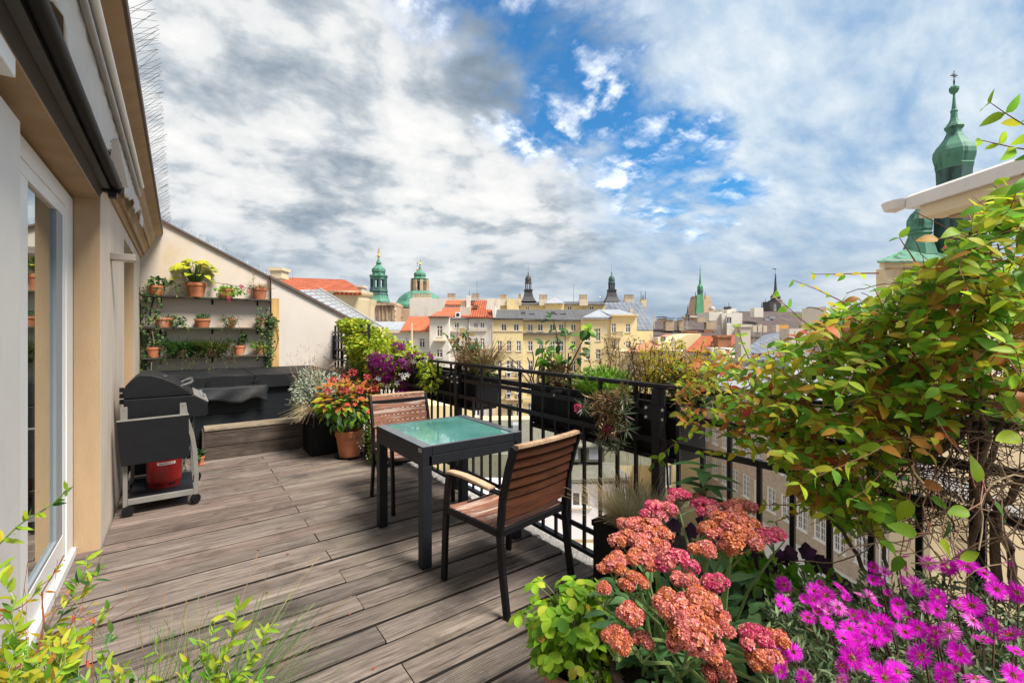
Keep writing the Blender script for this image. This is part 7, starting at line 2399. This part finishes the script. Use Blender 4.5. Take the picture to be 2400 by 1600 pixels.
# asters
ast = thing('aster', 'large magenta aster bush full of daisy-like flowers in the near right corner', 'flowering plant', (1.45, .15, 0))
AB = Vector((1.45, .15, 0))
m = MB(); m.box(-.2, -.5, 0, .2, .45, .42); m.build('planter', M_planter, ast, bevel=.004)
P_mag2 = leafmat('faded_magenta_petal', (0.66, 0.06, 0.50), (0.74, 0.16, 0.62), (0.80, 0.34, 0.70), trans=0.3, spec=.1)
P_mag3 = leafmat('deep_magenta_petal', (0.50, 0.006, 0.36), (0.60, 0.012, 0.44), (0.68, 0.04, 0.54), trans=0.3, spec=.1)


def aster_mesh(npet, cup, half=1.0, pm_=None):
    L_ = Leaves()
    for layer in range(2):
        n = npet
        th = np.arange(n) * 2 * PI / n * half + layer * PI / n + nr.normal(size=n) * .04
        D = np.stack([np.cos(th), np.sin(th), np.full(n, cup + .10 * layer) + nr.normal(size=n) * .05], 1)
        P = np.stack([np.cos(th) * .16, np.sin(th) * .16, np.full(n, .0 + .015 * layer)], 1)
        L_.put(leaf_tpl(.15, 2, .3, .10, .6, .5), P, D, np.tile([0, 0, 1.0], (n, 1)), .80 * (1 - .12 * layer) * (.9 + .2 * nr.rand(n)), 0)
    n = 90
    d_ = norm(nr.normal(size=(n, 3)) + np.array([0, 0, .8]))
    L_.put(leaf_tpl(.6, 2, .1, 0), d_ * np.array([.2, .2, .12]), d_ + rdir(n) * .3, rdir(n), .085, 1)
    o_ = L_.build('flower', [pm_ or P_mag, P_disk], None, stuff=False)
    me_ = o_.data
    bpy.data.objects.remove(o_)
    return me_
AM = [aster_mesh(26, .10), aster_mesh(24, .28), aster_mesh(22, .75), aster_mesh(26, -.12, 1, P_mag2), aster_mesh(20, .18, 1, P_mag3), aster_mesh(17, 1.6, 1, P_mag3), aster_mesh(22, .5, 1, P_mag2)]
z6 = [(145, 350, 78), (145, 520, 85), (425, 410, 75), (475, 345, 60), (540, 450, 90), (420, 490, 70), (330, 480, 45), (650, 560, 80), (670, 385, 75), (370, 655, 75), (540, 700, 65), (790, 630, 65), (720, 480, 55), (500, 560, 50),
      (1250, 100, 60), (1235, 180, 50), (970, 195, 45), (1070, 235, 45), (960, 310, 50), (1030, 315, 35), (1225, 305, 50), (1480, 155, 70), (1655, 190, 85), (1800, 120, 90), (1825, 185, 110), (1990, 250, 95), (1350, 350, 85), (1385, 405, 70), (1105, 435, 55), (930, 455, 45), (850, 460, 30), (985, 540, 60), (1190, 530, 65),
      (1560, 465, 75), (2100, 395, 95), (2290, 420, 95), (1460, 555, 60), (1555, 580, 75), (1745, 540, 45), (1875, 545, 110), (1170, 610, 65), (1040, 705, 95), (1130, 720, 70), (900, 745, 70), (750, 755, 85), (980, 830, 80), (1070, 815, 50), (1380, 750, 90), (1260, 785, 80), (1310, 640, 60), (1670, 775, 95), (1880, 680, 95), (2050, 720, 75), (2225, 815, 110), (1975, 855, 90), (1520, 860, 75),
      (695, 845, 95), (820, 880, 95), (845, 950, 75), (1540, 790, 40), (1760, 985, 95), (1410, 1010, 130), (1670, 930, 50), (2285, 970, 70), (775, 1020, 100), (685, 1095, 80), (940, 1110, 75), (1075, 1205, 110), (1190, 1150, 95), (670, 1225, 80), (335, 1210, 75), (235, 965, 90), (120, 890, 85), (165, 1030, 45), (120, 1150, 35), (2250, 1180, 110), (1620, 1220, 85), (1910, 1215, 105), (1725, 1150, 55), (2230, 180, 30), (560, 600, 45), (450, 600, 40), (880, 640, 55), (1610, 1130, 45)]
st = MB()
for i, (x_, y_, dia) in enumerate(z6):
    px, py = 1800 + x_ / 3.92, 1280 + y_ / 3.92
    dpx = dia / 3.92 * 1.9
    t__ = 1.42 - (py - 1290) / 310 * .58 + (px - 2050) / 900 * -.10
    size = dpx / F * t__ / 2
    size = min(max(size * 1.2, .019), .036) * rng.uniform(.88, 1.08)
    c_ = at(px, py, t__) - AB
    toc = (Vector((0, 0, CZ)) - (c_ + AB)).normalized()
    nrm = (toc * .95 + Vector((rng.gauss(0, .5), rng.gauss(0, .5), .5 + rng.gauss(0, .3)))).normalized()
    me_ = AM[rng.choice((0, 0, 1, 1, 3, 4))] if dia > 60 else AM[rng.choice((2, 2, 1, 5, 6, 4))]
    a_ = nrm.cross(Vector((rng.gauss(0, 1), rng.gauss(0, 1), rng.gauss(0, 1)))).normalized()
    place_part('flower', me_, ast, c_, a_, nrm, size)
    b0 = Vector((c_.x * .7 + rng.uniform(-.05, .1), c_.y * .8, max(.42, c_.z - .30)))
    st.tube([b0, b0.lerp(c_, .5) + Vector((0, 0, .02)), c_ - nrm * .01], .0022, 4, False)
tag(st.build('stems', M_twig, ast), kind='stuff')
L_ = Leaves()
for i in range(560):                                         # leafy side shoots filling the bush
    px, py = rng.uniform(1790, 2420), rng.uniform(1300, 1640)
    if py < 1330 + max(0, 2010 - px) * .16 + max(0, px - 2260) * .25:
        continue
    t__ = 1.45 - (py - 1290) / 310 * .56 + rng.uniform(0, .12)
    e_ = at(px, py, t__) - AB
    b0 = e_ + Vector((rng.uniform(-.04, .06), rng.uniform(-.05, .05), -rng.uniform(.10, .18)))
    for k in range(17):
        f = k / 16
        p_ = b0.lerp(e_, f)
        L_.put(LT_LONG, [p_], rdir(1, .5), rdir(1, .5), rng.uniform(.022, .038))
L_.build('foliage', L_aster, ast)
L_ = Leaves(); bush(L_, LT_LONG, 2200, (.0, -.05, .58), (.34, .62, .18), .045, 0, .5, .2); L_.build('inner_foliage', L_aster, ast)

# ---- the big vine over the right part of the railing
vine = thing('honeysuckle_vine', 'large lime green honeysuckle vine with orange leaves sprawling over the right part of the railing', 'climbing plant', (2.1, .45, 0))
VB = Vector((2.1, .45, 0))
ZONE = [(1575, 905), (1640, 850), (1700, 815), (1760, 835), (1830, 800), (1900, 770), (1960, 730), (2040, 700), (2120, 650), (2180, 615), (2240, 565), (2330, 450), (2430, 385),
        (2470, 960), (2440, 1000), (2330, 985), (2230, 1030), (2150, 1090), (2120, 1190), (2060, 1250), (1980, 1240), (1900, 1190), (1850, 1100), (1790, 1060), (1700, 1030), (1600, 1015)]


def inside(x, y, poly):
    c = False
    j = len(poly) - 1
    for i in range(len(poly)):
        (xi, yi), (xj, yj) = poly[i], poly[j]
        if (yi > y) != (yj > y) and x < (xj - xi) * (y - yi) / (yj - yi) + xi:
            c = not c
        j = i
    return c


def proj(p):
    v = p - Vector((0, 0, CZ))
    dep = v.x * SN + v.y * CS
    return 1200 + F * (v.x * CS - v.y * SN) / dep, HOR - F * v.z / dep, dep


vleaf_mats = [L_lime, L_green, L_gold, L_orange, L_rust, L_dark]
vtpl = [leaf_tpl(.50, 5, .22, .18), leaf_tpl(.58, 5, .15, .30), leaf_tpl(.44, 5, .30, .10), leaf_tpl(.50, 6, .10, .55), leaf_tpl(.54, 6, .38, -.15, 1, .75, .35)]
vme = [[single_leaf(tp, m_) for tp in vtpl] for m_ in vleaf_mats]
cand = []                                                    # every leaf: (depth size, point, dir, normal, length, colour, shape)
vst = MB()


def shoot(p, d, L, size, cols, up=.25, spacing=.036, wob=.16, droop=.02, thick=.0022, zone=False):
    n = max(4, int(L / .05))
    pts = curve_pts(p, d, L, n, droop, wob)
    if zone:
        for i_, q in enumerate(pts):
            if i_ and not inside(*proj(q)[:2], ZONE):
                pts = pts[:max(2, i_ + (rng.random() < .4))]
                break
        n = len(pts) - 1
    vst.tube([q - VB for q in pts], [thick * (1 - .55 * i / n) for i in range(n + 1)], 4, False)
    acc = 0.0
    for i, (a, b_) in enumerate(zip(pts[:-1], pts[1:])):
        ax = (b_ - a).normalized()
        acc += (b_ - a).length
        if acc < spacing:
            continue
        acc = 0.0
        s1 = ax.cross(Vector((rng.gauss(0, .6), rng.gauss(0, .6), 1))).normalized()
        taper = 1.0 - .35 * (i / n) ** 2
        for sg in (-1, 1):
            if rng.random() < .08:
                continue
            if zone and rng.random() > .12:
                qx, qy, _d = proj(b_)
                if not inside(qx, qy, ZONE):
                    continue
            D = s1 * sg + ax * rng.uniform(.1, .8) + Vector((-.15, -.1, rng.uniform(-.35, .25)))
            N = Vector((rng.gauss(-.35, .4), rng.gauss(-.5, .4), .85 + rng.gauss(0, .3)))
            cand.append((b_.copy(), D, N, size * taper * rng.uniform(.75, 1.2), rng.choice(cols), rng.randrange(5)))
    return pts


made = 0
while made < 600:
    px, py = rng.uniform(1560, 2470), rng.uniform(390, 1260)
    if not inside(px, py, ZONE):
        continue
    x_ = rng.gauss(2.08, .13)
    p = at_x(px, py, min(2.4, max(1.72, x_)))
    if p.y < -.25:
        continue
    if px < 1720:
        cols = (3, 2, 3, 2, 2, 1, 0)
        size = .044
    elif px < 1850:
        cols = (0, 1, 2, 0, 1, 3, 1)
        size = .050
    else:
        cols = (0, 0, 1, 1, 1, 0, 1, 2) if rng.random() < .70 else (2, 3, 2, 2, 3)
        size = .058
    if p.x > 2.18:
        cols = tuple(5 if rng.random() < .15 else c_ for c_ in cols)
    shoot(p, (rng.gauss(-.35, .5), rng.gauss(.25, .7), rng.gauss(.15, .5)), rng.uniform(.2, .42), size, cols, zone=True, thick=.0018)
    made += 1
# long shoots reaching out of the mass
for (px, py, tx, ty, x0, x1, sz) in ((2010, 720, 1850, 665, 2.05, 2.05, .045), (1930, 790, 1815, 700, 2.05, 2.0, .05), (2060, 640, 1900, 655, 2.1, 2.1, .042), (2480, 330, 2300, 262, 1.95, 1.9, .055), (2470, 360, 2300, 330, 1.95, 1.9, .05),
                                     (1760, 850, 1715, 770, 2.05, 2.0, .045), (1690, 870, 1600, 860, 2.1, 2.1, .04), (1640, 1000, 1505, 1085, 2.12, 2.12, .055), (1780, 1060, 1640, 1075, 2.1, 2.08, .05),
                                     (2000, 1150, 1800, 1215, 2.05, 2.0, .045), (2060, 1180, 1890, 1190, 2.05, 2.0, .045), (1900, 1180, 1760, 1190, 2.1, 2.05, .04), (2150, 620, 2105, 560, 2.1, 2.05, .05)):
    a, b_ = at_x(px, py, x0), at_x(tx, ty, x1)
    shoot(a, b_ - a, (b_ - a).length, sz, (0, 1, 2, 1, 0), wob=.05, droop=0, thick=.003, spacing=.03)
# larger near leaves low on the right
for (px, py, dist, L_len, dx, dy, col) in ((2130, 1170, 1.35, .085, -.3, -1, 0), (2215, 1200, 1.30, .095, .5, -.7, 0), (2290, 1130, 1.22, .075, .2, 1, 0), (2330, 1180, 1.2, .08, .7, -.6, 0), (2270, 1195, 1.2, .07, -1, -.2, 1), (2200, 1270, 1.25, .10, .8, -.4, 0), (2150, 1250, 1.3, .09, -.9, .3, 1),
                                           (2100, 1290, 1.35, .07, -.9, .4, 1), (2110, 1300, 1.3, .065, -.2, -.9, 1), (2180, 1165, 1.35, .075, .9, -.5, 1), (2160, 1130, 1.4, .07, .9, -.35, 3), (2350, 930, 1.25, .085, .7, -.7, 0), (2380, 800, 1.2, .085, -.6, .2, 1), (2310, 880, 1.3, .08, -.8, .3, 1), (2230, 900, 1.35, .07, .9, 0, 2),
                                           (2060, 1170, 1.5, .07, .2, -1, 0), (2250, 1310, 1.3, .06, .8, .3, 0), (2390, 1020, 1.15, .08, -.8, -.2, 0), (2370, 680, 1.3, .08, -.7, .4, 1), (2330, 560, 1.35, .08, .5, .6, 0), (2200, 560, 1.5, .07, -.9, .1, 2)):
    q_ = at(px, py, dist)
    D_ = Vector((dx * CS, -dx * SN, dy)).normalized()
    cand.append((q_, D_, Vector((-.45 + rng.gauss(0, .2), -.6, .55)), L_len * .9, 5 if rng.random() < .2 else col, rng.randrange(5)))
    vst.tube([p - VB for p in (q_, q_ - D_ * .03 + Vector((.01, 0, .01)), q_ - D_ * .05 + Vector((.10, .02, .05)), Vector((2.1, q_.y + .08, q_.z + .12)))], .0018, 4, False)
ranked = []
for c_ in cand:
    px, py, dep = proj(c_[0])
    if dep < .5:
        continue
    vis = 0 <= px <= 2400 and 0 <= py <= 1600
    ranked.append((c_[3] / dep * (1 if vis else .2) * (1.0 - .35 * max(0, c_[0].x - 1.95)), c_))
ranked.sort(key=lambda q: -q[0])
for _, (p, D, N, S, col, k) in ranked[:300]:
    place_part('leaf', vme[col][k], vine, p - VB, D, N, S)
Lk = [Leaves()] * 5
for k in range(5):
    for col in range(6):
        sel = [c_ for _, c_ in ranked[300:] if c_[4] == col and c_[5] == k]
        if sel:
            Lk[k].put(vtpl[k], [tuple(c_[0] - VB) for c_ in sel], [tuple(c_[1]) for c_ in sel], [tuple(c_[2]) for c_ in sel], [c_[3] for c_ in sel], col)
Lk[0].build('foliage', vleaf_mats, vine)
tag(vst.build('shoots', M_redstem, vine), kind='stuff')
# woody trunks and the tangle of twigs
for i, (pts, r0) in enumerate(((((2330, 1400), (2325, 1250), (2350, 1180), (2400, 1120), (2430, 1040)), .014), (((2260, 1330), (2290, 1200), (2310, 1010), (2290, 930)), .010), (((2375, 1420), (2370, 1290), (2310, 1130), (2340, 1000), (2400, 900)), .012), (((2050, 1390), (1990, 1270), (1930, 1180), (1870, 1120)), .008), (((2040, 1380), (2080, 1330), (2060, 1240), (1950, 1160)), .008),
                                (((2180, 1070), (2260, 1010), (2295, 960), (2290, 900)), .012), (((1940, 870), (2010, 800), (2060, 740), (2120, 690)), .007), (((1995, 760), (2005, 830), (1960, 900)), .006))):
    m = MB()
    P3 = [at_x(px, py, 2.04 + .05 * math.sin(i * 3 + j)) - VB for j, (px, py) in enumerate(pts)]
    fine = []
    for a, b_ in zip(P3[:-1], P3[1:]):
        for f in (0, .25, .5, .75):
            fine.append(a.lerp(b_, f) + Vector((rng.gauss(0, .005), rng.gauss(0, .005), rng.gauss(0, .005))))
    fine.append(P3[-1])
    m.tube(fine, [r0 * (1 - .5 * q / len(fine)) for q in range(len(fine))], 8)
    m.build('trunk', M_bark, vine, smooth=True)
tw = MB()
for i in range(430):
    px, py = rng.uniform(2050, 2440), rng.uniform(930, 1260)
    if py > 1180 and px < 2100:
        continue
    p = at_x(px, py, rng.uniform(1.95, 2.3)) - VB
    tw.tube(curve_pts(p, (rng.gauss(0, .7), rng.gauss(0, 1), rng.gauss(-.15, .8)), rng.uniform(.12, .38), 8, .03, .28), rng.uniform(.0010, .0022), 3, False)
for i in range(160):
    px, py = rng.uniform(1700, 2440), rng.uniform(600, 1100)
    if inside(px, py, ZONE):
        p = at_x(px, py, rng.uniform(2.0, 2.3)) - VB
        tw.tube(curve_pts(p, (rng.gauss(0, .7), rng.gauss(0, 1), rng.gauss(0, .6)), rng.uniform(.10, .18), 8, .02, .2), rng.uniform(.0015, .0025), 3, False)
tag(tw.build('twig_tangle', M_twig, vine), kind='stuff')
tw = MB()
for i in range(44):
    px, py = rng.uniform(2000, 2420), rng.uniform(880, 1280)
    p = at_x(px, py, rng.uniform(1.8, 2.1)) - VB
    tw.tube(curve_pts(p, (rng.gauss(-.3, .6), rng.gauss(0, 1), rng.gauss(0, .6)), rng.uniform(.15, .45), 8, .02, .2), rng.uniform(.0014, .0026), 3, False)
tag(tw.build('pale_twigs', M_paletwig, vine), kind='stuff')
# frame the vine climbs on
tr = thing('vine_frame', 'black square steel frame holding the vine above the right end of the railing', 'frame', (2.24, .3, 0))
for y_, h_ in ((-.25, 2.0), (.02, 1.85)):
    m = MB(); m.box(-.02, y_ - .02, 0, .02, y_ + .02, h_); m.build('upright', M_rail, tr)
for z_ in (1.3, 1.65):
    m = MB(); m.box(-.012, -.6, z_ - .012, .012, .02, z_ + .012); m.build('cross_bar', M_rail, tr)

# ---- shrubs at the lower left corner
ws = thing('willow_leaf_shrub', 'low shrub with narrow bright green leaves and fine stems in the near left corner', 'shrub', (-.05, 1.62, 0))
WB_ = Vector((-.05, 1.62, 0))
m = MB(); m.lathe([(.13, 0), (.18, .30), (.19, .30), (.19, .34), (.17, .34), (.16, .29)], 20); m.build('pot', M_terra_old, ws)
wst = MB(); rst = MB()
wm = [[single_leaf(leaf_tpl(.30, 4, .3, .15), m_) for m_ in (L_green, L_lime, L_trel, L_dark)], [single_leaf(leaf_tpl(.36, 4, .3, .2), m_) for m_ in (L_gold, L_orange)]]
nleaf = 0
Lw = Leaves()
wcand = []


def wshoot(pts_px, size, cols, dist, thick=.0022, red=False, dens=.02, start=.25):
    P3 = [at(px, py, dist + .02 * k) - WB_ for k, (px, py) in enumerate(pts_px)]
    fine = []
    for a, b_ in zip(P3[:-1], P3[1:]):
        for f in (0, .34, .67):
            fine.append(a.lerp(b_, f) + Vector((rng.gauss(0, .004), rng.gauss(0, .004), rng.gauss(0, .003))))
    fine.append(P3[-1])
    (rst if red else wst).tube(fine, [thick * (1 - .5 * q / len(fine)) for q in range(len(fine))], 4, False)
    tot = sum((b_ - a).length for a, b_ in zip(fine[:-1], fine[1:]))
    run = 0
    nxt = tot * start
    for a, b_ in zip(fine[:-1], fine[1:]):
        seg = (b_ - a).length
        while nxt <= run + seg:
            p = a.lerp(b_, (nxt - run) / seg)
            ax = (b_ - a).normalized()
            s1 = ax.cross(rdir_v()).normalized()
            D = s1 + ax * rng.uniform(.4, 1.3)
            wcand.append((p, D, Vector((rng.gauss(0, .4) + .1, rng.gauss(0, .4) - .5, .7)), size * rng.uniform(.7, 1.2), rng.choice(cols)))
            nxt += dens * rng.uniform(.6, 1.4)
        run += seg


def rdir_v():
    return Vector((rng.gauss(0, 1), rng.gauss(0, 1), rng.gauss(0, 1))).normalized()


G_, Y_ = (0, 0, 1, 2, 3), (1, 2, 4, 0)
wshoot([(-30, 1300), (40, 1230), (110, 1190), (170, 1140)], .042, G_, 1.30, .003, dens=.013, start=.1)
wshoot([(10, 1640), (40, 1530), (30, 1400), (-10, 1330)], .045, Y_, 1.22, .003, dens=.011)
wshoot([(70, 1640), (95, 1500), (100, 1390), (150, 1300)], .03, (4, 5, 5), 1.30, .0035, True, .06)
wshoot([(20, 1660), (60, 1560), (110, 1500), (160, 1420), (200, 1340), (205, 1300)], .04, G_, 1.34, .003, dens=.011, start=.35)
wshoot([(160, 1430), (215, 1370), (240, 1325)], .038, G_, 1.34, .002, dens=.009)
wshoot([(-20, 1480), (30, 1430), (80, 1400), (130, 1330)], .03, G_, 1.30, .002, True, .03)
wshoot([(60, 1660), (130, 1560), (200, 1490), (255, 1425)], .042, Y_, 1.30, .003, dens=.018, start=.5)
wshoot([(470, 1680), (500, 1590), (540, 1500), (560, 1415)], .044, (1, 0, 1, 2), 1.26, .003, dens=.009, start=.2)
wshoot([(480, 1680), (550, 1590), (600, 1520), (640, 1460)], .042, (1, 0, 1, 2), 1.26, .003, dens=.010, start=.3)
wshoot([(470, 1660), (480, 1560), (500, 1480), (495, 1450)], .038, (1, 0, 2), 1.27, .002, dens=.012, start=.3)
wshoot([(440, 1690), (500, 1600), (470, 1530), (460, 1510)], .036, (1, 0, 2), 1.26, .002, dens=.012, start=.3)
wshoot([(180, 1690), (230, 1590), (255, 1510), (262, 1480)], .038, (0, 3, 0, 1), 1.30, .002, dens=.012, start=.4)
wshoot([(300, 1690), (345, 1590), (370, 1540), (365, 1510)], .034, (0, 1, 4), 1.30, .002, dens=.02, start=.4)
for i in range(26):
    px = rng.uniform(-20, 170)
    wshoot([(px, 1680), (px + rng.uniform(-20, 20), 1590), (px + rng.uniform(-40, 40), rng.uniform(1470, 1560))], .04, (0, 1, 4, 2, 1, 0, 4), rng.uniform(1.15, 1.32), .002, dens=.012, start=.15)
for i in range(16):
    px = rng.uniform(170, 600)
    wshoot([(px, 1700), (px + rng.uniform(-20, 20), 1620), (px + rng.uniform(-40, 40), rng.uniform(1540, 1600))], .034, (0, 1, 2, 3, 4), rng.uniform(1.15, 1.3), .002, dens=.014, start=.15)
for i in range(14):
    px = rng.uniform(-10, 240)
    wshoot([(px, 1640), (px + rng.uniform(-30, 50), 1480), (px + rng.uniform(-60, 140), rng.uniform(1300, 1450))], .022, (5, 4), rng.uniform(1.25, 1.35), .0013, True, .09)
rng.shuffle(wcand)
allm = wm[0] + wm[1]
allmat = [L_green, L_lime, L_trel, L_dark, L_gold, L_orange]
for i, (p, D, N, S, c_) in enumerate(wcand):
    if i < 260:
        place_part('leaf', allm[c_], ws, p, D, N, S)
    else:
        Lw.put(leaf_tpl(.32, 4, .3, .15), [tuple(p)], [tuple(D)], [tuple(N)], S, c_)
if Lw.n:
    Lw.build('foliage', allmat, ws)
tag(wst.build('green_stems', M_stem, ws), kind='stuff')
tag(rst.build('red_stems', M_redstem, ws), kind='stuff')
gp2 = thing('fine_grass', 'fine dark green rush grass leaning to the right in front of the deck', 'grass plant', (.12, 1.55, .0))
m = MB(); m.lathe([(.10, 0), (.14, .26), (.15, .26), (.15, .30), (.13, .30), (.12, .25)], 20); m.build('pot', M_terra_old, gp2)
L_ = Leaves()
grass(L_, 190, (-.02, .0, .38), .12, .27, .4, 0, .007, (.55, -.2, 0))
grass(L_, 120, (-.16, .05, .36), .12, .28, .4, 0, .007, (.45, -.1, 0))
grass(L_, 26, (-.08, .0, .40), .16, .38, .3, 1, .006, (.4, 0, .1))
L_.build('blades', [L_grass, L_dry], gp2)
L_ = Leaves(); grass(L_, 120, (0, 0, .28), .1, .2, .3, 0, .010); L_.build('base_blades', L_grass, gp2)
# fallen leaves and crumbs on the deck
lit = Leaves()
for i in range(26):
    x_, y_ = rng.uniform(.0, 2.0), rng.uniform(1.5, 6.2)
    lit.put(LT_SMALL, [(x_, y_, .006)], [(rng.gauss(0, 1), rng.gauss(0, 1), 0)], [(0, 0, 1)], rng.uniform(.015, .035), 0)
for i in range(420):
    x_, y_ = 2.1 - abs(rng.gauss(0, .35)), rng.uniform(1.5, 6)
    lit.put(LT_SMALL, [(x_, y_, .003)], [(rng.gauss(0, 1), rng.gauss(0, 1), 0)], [(0, 0, 1)], rng.uniform(.003, .007), 1)
o = lit.build('leaf_litter', [L_rust, P_white], None); tag(o, 'few dry leaves and pale crumbs scattered over the deck boards', 'litter', kind='stuff')
